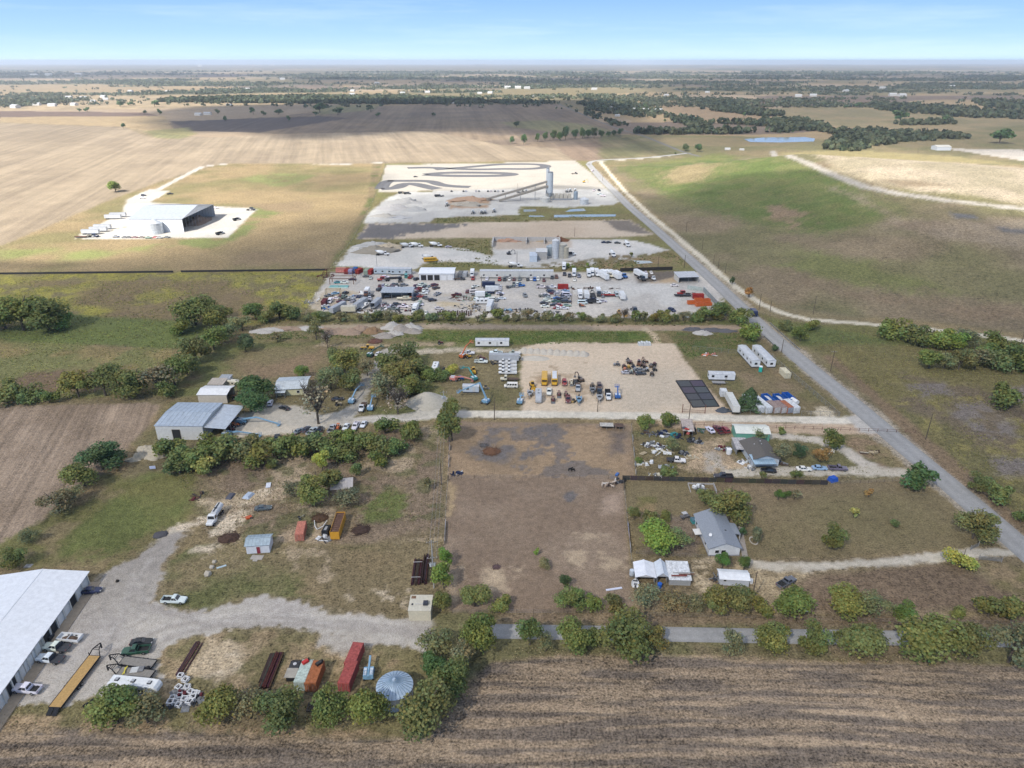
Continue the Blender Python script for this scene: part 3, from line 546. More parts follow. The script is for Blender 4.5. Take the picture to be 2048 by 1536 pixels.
# ------------------------------------------------------------------ mesh builder, prefabs and placing
class MB:
    def __init__(s): s.v,s.f,s.M = [],[],None
    def add(s,pts,faces):
        b = len(s.v)
        for p in pts:
            p = Vector(p); s.v.append(tuple(s.M @ p if s.M is not None else p))
        s.f += [tuple(i + b for i in f) for f in faces]; return s
    def hexa(s,p): return s.add(p,[(3,2,1,0),(4,5,6,7),(0,1,5,4),(1,2,6,5),(2,3,7,6),(3,0,4,7)])
    def box(s,x0,x1,y0,y1,z0,z1,tx=0,ty=0):
        return s.hexa([(x0,y0,z0),(x1,y0,z0),(x1,y1,z0),(x0,y1,z0),(x0 + tx,y0 + ty,z1),(x1 - tx,y0 + ty,z1),(x1 - tx,y1 - ty,z1),(x0 + tx,y1 - ty,z1)])
    def cyl(s,a,b,r,n=8,r2=None,cap=True):
        a,b = Vector(a),Vector(b); d = (b - a).normalized(); r2 = r if r2 is None else r2
        u = d.orthogonal().normalized(); w = d.cross(u); P = []
        for k in range(n):
            t = 2 * math.pi * k / n; o = u * math.cos(t) + w * math.sin(t); P += [a + o * r,b + o * r2]
        F = [(2 * k,2 * ((k + 1) % n),2 * ((k + 1) % n) + 1,2 * k + 1) for k in range(n)]
        if cap: F += [tuple(2 * k for k in reversed(range(n))),tuple(2 * k + 1 for k in range(n))]
        return s.add(P,F)
    def tube(s,pts,r,n=6):
        for a,b in zip(pts[:-1],pts[1:]): s.cyl(a,b,r,n)
        return s
    def beam(s,a,b,w,h):
        a,b = Vector(a),Vector(b); d = (b - a).normalized(); u = d.cross(Vector((0,0,1)))
        u = u.normalized() if u.length > 1e-4 else Vector((1,0,0)); v = u.cross(d).normalized(); u,v = u * w / 2,v * h / 2
        return s.hexa([a - u - v,b - u - v,b + u - v,a + u - v,a - u + v,b - u + v,b + u + v,a + u + v])
    def prism(s,prof,y0,y1):
        """profile in x-z pushed from y0 to y1"""
        n = len(prof); P = [(x,y0,z) for x,z in prof] + [(x,y1,z) for x,z in prof]
        return s.add(P,[tuple(range(n)),tuple(reversed(range(n,2 * n)))] + [(k,k + n,(k + 1) % n + n,(k + 1) % n) for k in range(n)])
    def loft(s,secs):
        """car-like hull: sections (x, half width, bottom, top)"""
        P = []
        for x,w,zb,zt in secs:
            c = min(.16,(zt - zb) * .3)
            P += [(x,-w * .93,zb),(x,-w,zb + c * .6),(x,-w,zt - c),(x,-w * .90,zt),(x,w * .90,zt),(x,w,zt - c),(x,w,zb + c * .6),(x,w * .93,zb)]
        F = []
        for i in range(len(secs) - 1):
            for k in range(8): a,b = i * 8 + k,i * 8 + (k + 1) % 8; F.append((a,a + 8,b + 8,b))
        m = (len(secs) - 1) * 8
        F += [tuple(range(8)),tuple(m + k for k in reversed(range(8)))]
        return s.add(P,F)
    def quad(s,a,b,c,d): return s.add([a,b,c,d],[(0,1,2,3)])
    def pane(s,f,u0=.08,u1=.92,v0=.12,v1=.9,off=.02):
        """a pane set a little proud of face f = (lower left, lower right, upper right, upper left)"""
        a,b,c,d = [Vector(p) for p in f]; n = (b - a).cross(d - a).normalized() * off
        def q(u,v): return (a * (1 - u) + b * u) * (1 - v) + (d * (1 - u) + c * u) * v
        fr = [q(u0,v0),q(u1,v0),q(u1,v1),q(u0,v1)]
        return s.hexa([p - n * .2 for p in fr] + [p + n for p in fr])
    def ico(s,c,r,sq=1.0):
        c = Vector(c); t = 1.618; P = [(-1,t,0),(1,t,0),(-1,-t,0),(1,-t,0),(0,-1,t),(0,1,t),(0,-1,-t),(0,1,-t),(t,0,-1),(t,0,1),(-t,0,-1),(-t,0,1)]
        F = [(0,11,5),(0,5,1),(0,1,7),(0,7,10),(0,10,11),(1,5,9),(5,11,4),(11,10,2),(10,7,6),(7,1,8),(3,9,4),(3,4,2),(3,2,6),(3,6,8),(3,8,9),(4,9,5),(2,4,11),(6,2,10),(8,6,7),(9,8,1)]
        return s.add([c + Vector((p[0],p[1],p[2] * sq)).normalized() * r for p in P],F)
    def mesh(s,name='m'):
        me = bpy.data.meshes.new(name); me.from_pydata(s.v,[],s.f); me.update(); return me
def part(name,mb,mat,color=None,loc=None,kids=(),label=None,kind=None,rz=0):
    return dict(name=name,me=mb.mesh(name) if isinstance(mb,MB) else mb,mat=mat,color=color,loc=loc,kids=list(kids),label=label,kind=kind,rz=rz)
def _spawn(p,parent,color):
    o = bpy.data.objects.new(p['name'],p['me']); COL.objects.link(o)
    if not p['me'].materials: p['me'].materials.append(MATS[p['mat']])
    o.parent = parent; c = p['color'] or color; o.color = (*c,1)
    if p['loc']: o.location = p['loc']
    if p['rz']: o.rotation_euler.z = p['rz']
    if p['label']: o['label'] = p['label']
    if p['kind']: o['kind'] = p['kind']
    for k in p['kids']: _spawn(k,o,color)
THINGS = []
def spawn(name,parts,label,cat,group,loc,rz=0.0,color=(.5,.5,.5),scale=1.0,px=None,tilt=None):
    if len(parts) == 1 and not parts[0]['kids']:
        o = bpy.data.objects.new(name,parts[0]['me'])
        if not o.data.materials: o.data.materials.append(MATS[parts[0]['mat']])
        COL.objects.link(o); c = parts[0]['color'] or color; o.color = (*c,1)
        if parts[0]['kind']: o['kind'] = parts[0]['kind']
    else:
        o = bpy.data.objects.new(name,None); COL.objects.link(o); o.empty_display_size = .5
        for p in parts: _spawn(p,o,color)
    o.location = loc; o.rotation_euler = (tilt[0] if tilt else 0,tilt[1] if tilt else 0,rz)
    o.scale = scale if isinstance(scale,(tuple,list)) else (scale,) * 3
    prop(o,None,label,cat,group); THINGS.append((o,px if px is not None else o.location.x))
    return o
CACHE = {}
def cached(fn):
    def w(*a,**k):
        key = (fn.__name__,a,tuple(sorted(k.items())))
        if key not in CACHE: CACHE[key] = fn(*a,**k)
        return CACHE[key]
    return w
def heading(a):
    """degrees, or a pair of photo pixels seen on the ground"""
    if isinstance(a,(int,float)): return math.radians(a)
    p,q = G(*a[0]),G(*a[1]); return math.atan2(q[1] - p[1],q[0] - p[0])
def put(name,parts,px,py,ang,label,cat,group=None,color=(.5,.5,.5),h=1.5,scale=1.0,base=False):
    """stand a thing so that its middle shows at a photo pixel"""
    if base: g = G(px,py)
    else:
        g = at(px,py,h / 2); z = float(hgt(g[0],g[1]))
        if z > .3: g = G(px,py)
        else: g = np.array([g[0],g[1],z])
    return spawn(name,parts,label,cat,group,tuple(g),heading(ang),color,scale,px)
CLR = dict(white=(.72,.72,.71),silver=(.42,.43,.44),gray=(.20,.205,.21),black=(.018,.019,.022),navy=(.02,.03,.075),blue=(.03,.12,.36),sky=(.20,.36,.50),red=(.32,.035,.03),maroon=(.13,.03,.035),tan=(.42,.34,.22),gold=(.36,.25,.10),green=(.03,.10,.06),teal=(.05,.26,.26),orange=(.55,.15,.05),yellow=(.60,.34,.03),cream=(.62,.57,.44),rust=(.14,.062,.038),pink=(.60,.24,.20),brown=(.11,.075,.055),charcoal=(.05,.052,.058),beige=(.50,.44,.33),lilac=(.30,.29,.44),sage=(.28,.34,.27))
# ------------------------------------------------------------------ road vehicles (x forward, standing on z = 0)
@cached
def wheel_me(r=.36,w=.24):
    return MB().cyl((0,-w / 2,0),(0,w / 2,0),r,12).mesh('wheel')
@cached
def rim_me(r=.36,w=.24): return MB().cyl((0,-w / 2 - .012,0),(0,w / 2 + .012,0),r * .58,10).mesh('rim')
def wheels(xs,y,r=.36,w=.24,rims=True):
    return [part('wheel',wheel_me(r,w),'rubber',loc=(x,s * y,r),kids=[part('rim',rim_me(r,w),'steel')] if rims else []) for x in xs for s in (-1,1)]
def cabin(xb0,xb1,xt0,xt1,wb,wt,z0,z1):
    b = [(xb0,-wb,z0),(xb1,-wb,z0),(xb1,wb,z0),(xb0,wb,z0)]; t = [(xt0,-wt,z1),(xt1,-wt,z1),(xt1,wt,z1),(xt0,wt,z1)]
    m = MB().hexa(b + t)
    cx = (xt0 + xt1) / 2
    m.box(xt0 + .08,xt1 - .08,-wt + .08,wt - .08,z1 - .01,z1 + .05,.12,.12)
    faces = dict(front=(b[1],b[2],t[2],t[1]),rear=(b[3],b[0],t[0],t[3]),right=(b[0],b[1],t[1],t[0]),left=(b[2],b[3],t[3],t[2]))
    return m,faces
def glazing(F,split=2,lod=0):
    if lod:
        m = MB()
        m.pane(F['front']); m.pane(F['rear']); m.pane(F['right']); m.pane(F['left']); return [part('window',m,'glass')]
    out = [part('windshield',MB().pane(F['front'],.07,.93),'glass'),part('rear_window',MB().pane(F['rear'],.1,.9,.2),'glass')]
    for s in ('right','left'):
        for k in range(split):
            out.append(part('side_window',MB().pane(F[s],.06 + .9 * k / split,.06 + .9 * (k + 1) / split - .05,.12,.88),'glass'))
    return out
def lamps(xf,xr,w,z):
    o = []
    for s in (-1,1):
        o.append(part('headlight',MB().box(xf - .06,xf + .02,s * w - .16,s * w + .16,z - .08,z + .08),'lamp'))
        o.append(part('taillight',MB().box(xr - .02,xr + .06,s * (w + .05) - .12,s * (w + .05) + .12,z - .05,z + .12),'redlamp'))
    return o
@cached
def car(kind='sedan',lod=0):
    if kind == 'sedan':
        L,w = 2.42,.92
        body = MB().loft([(-L,.78,.42,.82),(-L + .18,.88,.3,.93),(-1.55,w,.24,.96),(-.9,w,.22,.95),(.8,w,.22,.93),(1.5,w,.24,.88),(L - .2,.86,.3,.74),(L,.74,.4,.66)])
        cm,F = cabin(-1.75,1.0,-1.05,.15,.84,.62,.9,1.42); sp = 2; wx = (-1.42,1.45); r = .33; h = 1.45
    elif kind == 'suv':
        L,w = 2.42,.97
        body = MB().loft([(-L,.84,.45,1.02),(-L + .15,.94,.34,1.08),(-1.5,w,.3,1.1),(.9,w,.3,1.08),(1.5,w,.3,1.04),(L - .2,.9,.36,.96),(L,.8,.45,.85)])
        cm,F = cabin(-2.3,1.15,-2.0,.45,.9,.74,1.06,1.74); sp = 3; wx = (-1.45,1.5); r = .38; h = 1.8
    elif kind == 'van':
        L,w = 2.75,1.0
        body = MB().loft([(-L,.93,.4,1.15),(-L + .1,w,.34,1.2),(1.6,w,.34,1.2),(2.2,.96,.36,1.12),(L,.85,.42,.9)])
        cm,F = cabin(-L + .02,2.2,-L + .1,1.45,.97,.86,1.18,2.1); sp = 4; wx = (-1.7,1.85); r = .37; h = 2.15
    else:  # pickup, pickup_ext, flatbed
        L,w = 2.95,1.0
        cab0 = -.75 if kind != 'pickup_ext' else -.35
        body = MB().loft([(cab0 - .02,w,.42,1.15),(.9,w,.4,1.15),(1.5,w,.4,1.13),(L - .25,.94,.45,1.06),(L,.88,.5,.95)])
        body.box(-L,cab0,-.45,.45,.45,.62)
        cm,F = cabin(cab0,1.35,cab0 + .18,.65,.93,.76,1.13,1.86); sp = 2; wx = (-1.75,1.95); r = .41; h = 1.85
    P = [part('body',body,'paint'),part('cabin',cm,'paint')] + glazing(F,sp,lod)
    if kind in ('pickup','pickup_ext'):
        b = MB(); x0,x1 = -L,cab0 - .03
        b.box(x0,x1,-w,-w + .1,.5,1.18).box(x0,x1,w - .1,w,.5,1.18).box(x0,x0 + .09,-w + .1,w - .1,.5,1.18).box(x1 - .08,x1,-w + .1,w - .1,.5,1.18)
        P += [part('bed',b,'paint',kids=[part('bed_floor',MB().box(x0 + .09,x1 - .08,-w + .1,w - .1,.6,.68),'dark')])]
    if kind == 'flatbed':
        b = MB().box(-3.2,cab0 - .12,-1.12,1.12,.82,.96); b.box(cab0 - .16,cab0 - .08,-1.05,1.05,.9,1.8)
        P += [part('flat_bed',b,'matte',CLR['charcoal'])]
    P += wheels(wx,w - .1,r,.26,not lod)
    if not lod: P += lamps(L,-L,w * .68,.78 if kind == 'sedan' else .9) + [part('bumper',MB().box(L - .1,L + .07,-w * .85,w * .85,.42,.6),'steel'),part('bumper',MB().box(-L - .07,-L + .08,-w * .85,w * .85,.42,.6),'steel')]
    return P
CARH = dict(sedan=1.4,suv=1.8,van=2.1,pickup=1.8,pickup_ext=1.8,flatbed=1.8)
CARN = dict(sedan='car',suv='suv',van='van',pickup='pickup_truck',pickup_ext='pickup_truck',flatbed='flatbed_truck')
def auto(kind,px,py,ang,color,label,group=None,lod=0,scale=1.0):
    c = CLR[color] if isinstance(color,str) else color
    c = tuple(v * random.uniform(.9,1.08) for v in c)
    return put(CARN[kind],car(kind,lod),px,py,ang,label,{'sedan': 'car','suv': 'car','van': 'van'}.get(kind,'pickup truck'),group,c,CARH[kind],scale)
@cached
def truck_cab(sleeper=False,lod=0):
    m = MB().loft([(-1.0,1.15,.75,1.7),(.2,1.18,.7,1.7),(.5,1.05,.75,1.6),(2.0,.95,.8,1.5),(2.25,.85,.9,1.35)])
    cm,F = cabin(-1.0 if not sleeper else -2.3,.55,-.95 if not sleeper else -2.2,.25,1.12,1.0,1.65,2.75)
    return [part('cab',m,'paint'),part('cab_roof',cm,'paint')] + glazing(F,1,1 if lod else 0)
def frame_mb(L0,L1): return MB().box(L0,L1,-.5,-.36,.72,.95).box(L0,L1,.36,.5,.72,.95)
@cached
def big_truck(kind,lod=0):
    P = list(truck_cab(kind == 'semi',lod))
    if kind == 'semi':
        P += [part('chassis',frame_mb(-5.2,1.8).box(-4.9,-3.3,-.6,.6,.95,1.12),'dark')] + wheels((-4.6,-3.4,1.3),1.0,.5,.5 if lod else .4,not lod)
        P += [part('fuel_tank',MB().cyl((-2.4,s * 1.0,.75),(-1.0,s * 1.0,.75),.32,10),'metal',CLR['silver']) for s in (-1,1)]
    elif kind == 'mixer':
        P += [part('chassis',frame_mb(-7,1.8),'dark')] + wheels((-6.0,-4.8,1.3),1.0,.5,.4,not lod)
        d = MB().cyl((-1.4,0,2.0),(-2.6,0,2.15),.75,12,1.2).cyl((-2.6,0,2.15),(-4.4,0,2.45),1.2,12).cyl((-4.4,0,2.45),(-6.4,0,3.0),1.2,12,.5)
        P += [part('drum',d,'paint',(.68,.68,.66)),part('hopper',MB().cyl((-6.6,0,2.7),(-6.6,0,3.5),.35,8,.7),'paint',CLR['silver'])]
    elif kind == 'dump':
        P += [part('chassis',frame_mb(-6.2,1.8),'dark')] + wheels((-5.2,-4.0,1.3),1.0,.5,.4,not lod)
        b = MB().box(-6.3,-1.2,-1.2,-1.1,1.1,2.5).box(-6.3,-1.2,1.1,1.2,1.1,2.5).box(-6.3,-6.2,-1.1,1.1,1.1,2.4).box(-1.3,-1.2,-1.1,1.1,1.1,2.8).box(-6.2,-1.3,-1.1,1.1,1.0,1.25)
        P += [part('dump_bed',b,'rusty',CLR['charcoal'])]
    elif kind == 'box':
        P += [part('chassis',frame_mb(-6.4,1.8),'dark')] + wheels((-4.8,1.3),1.0,.45,.4,not lod)
        P += [part('cargo_box',MB().box(-6.6,-1.1,-1.22,1.22,1.0,3.5),'paint',(.74,.74,.73),kids=[part('roof_panel',MB().box(-6.55,-1.15,-1.18,1.18,3.5,3.54),'paint',(.78,.78,.78))])]
    elif kind == 'service':
        P += [part('chassis',frame_mb(-4.6,1.8),'dark')] + wheels((-3.4,1.3),1.0,.45,.4,not lod)
        b = MB().box(-4.8,-1.1,-1.15,-.62,.75,1.75).box(-4.8,-1.1,.62,1.15,.75,1.75).box(-4.8,-1.1,-.62,.62,.9,1.0)
        P += [part('tool_body',b,'paint',(.70,.70,.69))]
    elif kind == 'tanker':
        P += [part('chassis',frame_mb(-6.4,1.8),'dark')] + wheels((-5.2,-4.1,1.3),1.0,.5,.4,not lod)
        P += [part('tank',MB().cyl((-6.4,0,1.95),(-1.3,0,1.95),1.0,14),'paint',(.66,.66,.65),kids=[part('hatch',MB().cyl((-3.4,0,2.9),(-3.4,0,3.1),.4,10),'matte',CLR['charcoal']),part('walkway',MB().box(-6.2,-1.6,-.22,.22,2.94,2.99),'matte',CLR['charcoal'])])]
    elif kind == 'garbage':
        P += [part('chassis',frame_mb(-6.4,1.8),'dark')] + wheels((-5.0,-3.8,1.3),1.0,.5,.4,not lod)
        b = MB().loft([(-6.6,1.15,.9,2.6),(-6.0,1.22,.9,3.2),(-1.3,1.22,1.0,3.3)])
        P += [part('hopper_body',b,'paint',CLR['navy'])]
    elif kind == 'flat':
        P += [part('chassis',frame_mb(-6.4,1.8),'dark'),part('flat_bed',MB().box(-6.6,-1.2,-1.2,1.2,1.0,1.16).box(-1.3,-1.2,-1.2,1.2,1.1,2.3),'matte',CLR['brown'])] + wheels((-4.8,1.3),1.0,.45,.4,not lod)
    return P
BTN = dict(semi=('semi_truck','truck'),mixer=('mixer_truck','mixer truck'),dump=('dump_truck','dump truck'),box=('box_truck','box truck'),service=('service_truck','truck'),tanker=('tanker_truck','tanker truck'),garbage=('garbage_truck','garbage truck'),flat=('flatbed_truck','truck'))
def truck(kind,px,py,ang,color,label,group=None,lod=0,scale=1.0):
    return put(BTN[kind][0],big_truck(kind,lod),px,py,ang,label,BTN[kind][1],group,CLR[color] if isinstance(color,str) else color,2.4,scale)
@cached
def school_bus(L=9.6):
    b = MB().loft([(-L / 2,1.15,.7,2.75),(-L / 2 + .2,1.2,.6,2.95),(L / 2 - 1.4,1.2,.6,2.95),(L / 2 - 1.1,1.18,.65,2.7)])
    h = MB().loft([(L / 2 - 1.2,1.05,.65,1.6),(L / 2 - .2,.98,.7,1.5),(L / 2,.85,.8,1.3)])
    P = [part('body',b,'paint'),part('hood',h,'paint'),part('roof_panel',MB().box(-L / 2 + .3,L / 2 - 1.6,-.95,.95,2.95,3.02,.1,.2),'paint')]
    for s in (-1,1):
        for k in range(7):
            x = -L / 2 + .5 + k * 1.05; P.append(part('side_window',MB().box(x,x + .85,s * 1.2 - .015,s * 1.2 + .015,1.75,2.35),'glass'))
    P += [part('windshield',MB().box(L / 2 - 1.14,L / 2 - 1.07,-1.0,1.0,1.7,2.5),'glass'),part('stripe',MB().box(-L / 2 + .3,L / 2 - 1.5,-1.212,1.212,1.3,1.36),'dark')]
    return P + wheels((-L / 2 + 2.4,L / 2 - 1.0),1.02,.48,.34)
@cached
def motorhome(L=8.0):
    b = MB().loft([(-L / 2,1.15,.5,3.0),(-L / 2 + .15,1.22,.45,3.1),(L / 2 - 1.2,1.22,.45,3.1),(L / 2 - .5,1.18,.5,2.6),(L / 2,1.05,.6,1.5)])
    P = [part('body',b,'paint'),part('windshield',MB().quad((L / 2 - .46,-1.0,2.5),(L / 2 - .08,-.95,1.6),(L / 2 - .08,.95,1.6),(L / 2 - .46,1.0,2.5)),'glass')]
    for k in range(2): P.append(part('roof_vent',MB().box(-L / 4 + k * L / 3 - .35,-L / 4 + k * L / 3 + .35,-.35,.35,3.1,3.3,.05,.05),'matte',CLR['gray']))
    for s in (-1,1):
        for k in range(3): P.append(part('side_window',MB().box(-L / 2 + .8 + k * 2.1,-L / 2 + 1.9 + k * 2.1,s * 1.22 - .02,s * 1.22 + .02,1.7,2.4),'glass'))
    return P + wheels((-L / 4,L / 2 - 1.2),1.05,.42,.3)
@cached
def camper(L=10.5):
    b = MB().loft([(-L / 2,1.2,.6,3.1),(-L / 2 + .12,1.25,.55,3.25),(L / 2 - 2.6,1.25,.55,3.3),(L / 2 - 2.4,1.25,1.5,3.3),(L / 2 - .5,1.2,1.6,3.25),(L / 2,1.05,1.9,2.7)])
    P = [part('body',b,'paint')]
    for k in range(3): x = -L / 2 + 1.6 + k * 3.6; P.append(part('roof_vent',MB().box(x - .42,x + .42,-.42,.42,3.29,3.5,.06,.06),'matte',CLR['charcoal'],kids=[part('vent_lid',MB().box(x - .3,x + .3,-.3,.3,3.5,3.54),'matte',CLR['silver'])]))
    for s in (-1,1):
        for k in range(4): P.append(part('side_window',MB().box(-L / 2 + .8 + k * 2.0,-L / 2 + 1.9 + k * 2.0,s * 1.25 - .02,s * 1.25 + .02,1.7,2.4),'glass'))
        P.append(part('stripe',MB().box(-L / 2 + .2,L / 2 - 2.7,s * 1.25 - .015,s * 1.25 + .015,1.2,1.4),'paint',CLR['gray']))
    P += [part('rear_window',MB().box(-L / 2 - .02,-L / 2 + .03,-.7,.7,1.8,2.5),'glass'),part('ladder',MB().tube([(-L / 2 - .08,.85,.7),(-L / 2 - .08,.85,3.3)],.03).tube([(-L / 2 - .08,1.12,.7),(-L / 2 - .08,1.12,3.3)],.03),'steel')]
    return P + wheels((-1.3,-.4),1.08,.36,.25)
@cached
def box_trailer(L=13.6,H=2.75,open_rear=False):
    b = MB()
    if open_rear: b.box(-L / 2,L / 2,-1.28,-1.22,1.15,1.15 + H).box(-L / 2,L / 2,1.22,1.28,1.15,1.15 + H).box(L / 2 - .06,L / 2,-1.22,1.22,1.15,1.15 + H).box(-L / 2,L / 2 - .06,-1.22,1.22,1.1,1.2)
    else: b.box(-L / 2,L / 2,-1.28,1.28,1.15,1.15 + H)
    P = [part('cargo_box',b,'paint'),part('roof_panel',MB().box(-L / 2 + .03,L / 2 - .03,-1.24,1.24,1.15 + H,1.2 + H),'metal')]
    n = int(L / 1.2)
    rb = MB()
    for k in range(n + 1): x = -L / 2 + .1 + k * (L - .2) / n; rb.box(x - .03,x + .03,-1.31,-1.28,1.2,1.1 + H).box(x - .03,x + .03,1.28,1.31,1.2,1.1 + H)
    P += [part('side_rib',rb,'paint'),part('landing_gear',MB().box(L / 2 - 2.6,L / 2 - 2.4,-.8,-.65,0,1.1).box(L / 2 - 2.6,L / 2 - 2.4,.65,.8,0,1.1),'steel')]
    return P + wheels((-L / 2 + 1.2,-L / 2 + 2.4),1.0,.5,.4)
@cached
def container(L=6.06,W=2.44,H=2.6):
    P = [part('shell',MB().box(-L / 2,L / 2,-W / 2,W / 2,.12,H),'rusty')]
    rb = MB(); n = int(L / .55)
    for k in range(n):
        x = -L / 2 + .3 + k * (L - .6) / (n - 1)
        for s in (-1,1): rb.box(x - .1,x + .1,s * W / 2 - .03 if s < 0 else s * W / 2,s * W / 2 if s < 0 else s * W / 2 + .03,.3,H - .15)
        rb.box(x - .1,x + .1,-W / 2 + .1,W / 2 - .1,H,H + .025)
    P.append(part('corrugation',rb,'rusty'))
    for x in (-L / 2,L / 2 - .12):
        for y in (-W / 2 - .035,W / 2 - .085): P.append(part('corner_post',MB().box(x - .02,x + .14,y,y + .12,0,H + .03),'rusty'))
    for s in (-1,1): P.append(part('door',MB().box(-L / 2 - .06,-L / 2,s * .6 - .56,s * .6 + .56,.25,H - .12),'rusty',kids=[part('lock_bar',MB().cyl((-L / 2 - .09,s * .45,.3),(-L / 2 - .09,s * .45,H - .2),.03,6).cyl((-L / 2 - .09,s * .85,.3),(-L / 2 - .09,s * .85,H - .2),.03,6),'steel')]))
    return P
@cached
def mobile_office(L=15.0,W=3.4,H=3.0,nw=3,door=True):
    P = [part('wall',MB().box(-L / 2,L / 2,-W / 2,W / 2,.5,H),'paint'),part('skirt',MB().box(-L / 2 + .1,L / 2 - .1,-W / 2 + .08,W / 2 - .08,0,.5),'matte',CLR['charcoal'])]
    r = MB().hexa([(-L / 2 - .12,-W / 2 - .15,H),(L / 2 + .12,-W / 2 - .15,H),(L / 2 + .12,W / 2 + .15,H),(-L / 2 - .12,W / 2 + .15,H),(-L / 2 - .12,-.15,H + .28),(L / 2 + .12,-.15,H + .28),(L / 2 + .12,.15,H + .28),(-L / 2 - .12,.15,H + .28)])
    se = MB()
    for k in range(int(L / 1.2)): x = -L / 2 + .6 + k * 1.2; se.beam((x,-W / 2 - .1,H + .05),(x,-.15,H + .31),.06,.05).beam((x,W / 2 + .1,H + .05),(x,.15,H + .31),.06,.05)
    P.append(part('roof',r,'metal',(.62,.63,.64),kids=[part('roof_seam',se,'metal',(.5,.51,.52))]))
    for s in (-1,1):
        for k in range(nw):
            x = -L / 2 + L * (k + .3) / nw
            P.append(part('window',MB().box(x - .55,x + .55,s * W / 2 - .03,s * W / 2 + .03,1.5,2.4),'glass',kids=[part('frame',MB().box(x - .65,x + .65,s * W / 2 - .02,s * W / 2 + .02,1.4,1.5).box(x - .65,x + .65,s * W / 2 - .02,s * W / 2 + .02,2.4,2.5),'paint',(.6,.6,.6))]))
        if door: P.append(part('door',MB().box(L * .12,L * .12 + .95,s * W / 2 - .03,s * W / 2 + .035,.55,2.55),'paint',(.55,.55,.54)))
    P += [part('window',MB().box(-L / 2 - .03,-L / 2 + .03,-.6,.6,1.4,2.3),'glass'),part('window',MB().box(L / 2 - .03,L / 2 + .03,-.6,.6,1.4,2.3),'glass')]
    return P
@cached
def boom_lift(a1=35,a2=-20,l1=6.0,l2=7.0,s=1):
    """self-propelled boom lift: lower arm at a1 degrees, upper boom at a2 degrees"""
    P = [part('chassis',MB().box(-1.4,1.4,-.85,.85,.4,.85),'paint'),part('turntable',MB().box(-1.7,.9,-1.1,-.25,.9,1.8,.1,.05).box(-1.7,.9,.25,1.1,.9,1.8,.1,.05).box(-1.7,-.9,-.25,.25,.9,1.7),'paint',kids=[part('engine_cover',MB().box(-1.4,.3,-1.0,-.35,1.8,1.95).box(-1.4,.3,.35,1.0,1.8,1.95),'paint',(.55,.6,.65))])]
    r1,r2 = math.radians(a1),math.radians(a2)
    A = Vector((-1.0,0,1.5)); B = A + Vector((math.cos(r1),0,math.sin(r1))) * l1; Cc = B + Vector((s * math.cos(r2),0,math.sin(r2))) * l2
    P += [part('lower_arm',MB().beam(A,B,.42,.5),'paint'),part('upper_boom',MB().beam(B,Cc,.32,.4).beam(B + (Cc - B) * .5,Cc + (Cc - B) * .08,.22,.28),'paint')]
    k = MB(); d = s * .75; c = Cc + Vector((s * .5,0,-.2))
    k.box(c.x - .4,c.x + .4,-.9,.9,c.z - .5,c.z - .42)
    for z in (c.z + .1,c.z + .6): k.beam((c.x - .4,-.9,z),(c.x + .4,-.9,z),.06,.06).beam((c.x - .4,.9,z),(c.x + .4,.9,z),.06,.06).beam((c.x - .4,-.9,z),(c.x - .4,.9,z),.06,.06).beam((c.x + .4,-.9,z),(c.x + .4,.9,z),.06,.06)
    for x in (-.4,.4):
        for y in (-.9,.9): k.box(c.x + x - .03,c.x + x + .03,y - .03,y + .03,c.z - .5,c.z + .6)
    P.append(part('basket',k,'paint'))
    return P + wheels((-1.1,1.1),.95,.48,.36)
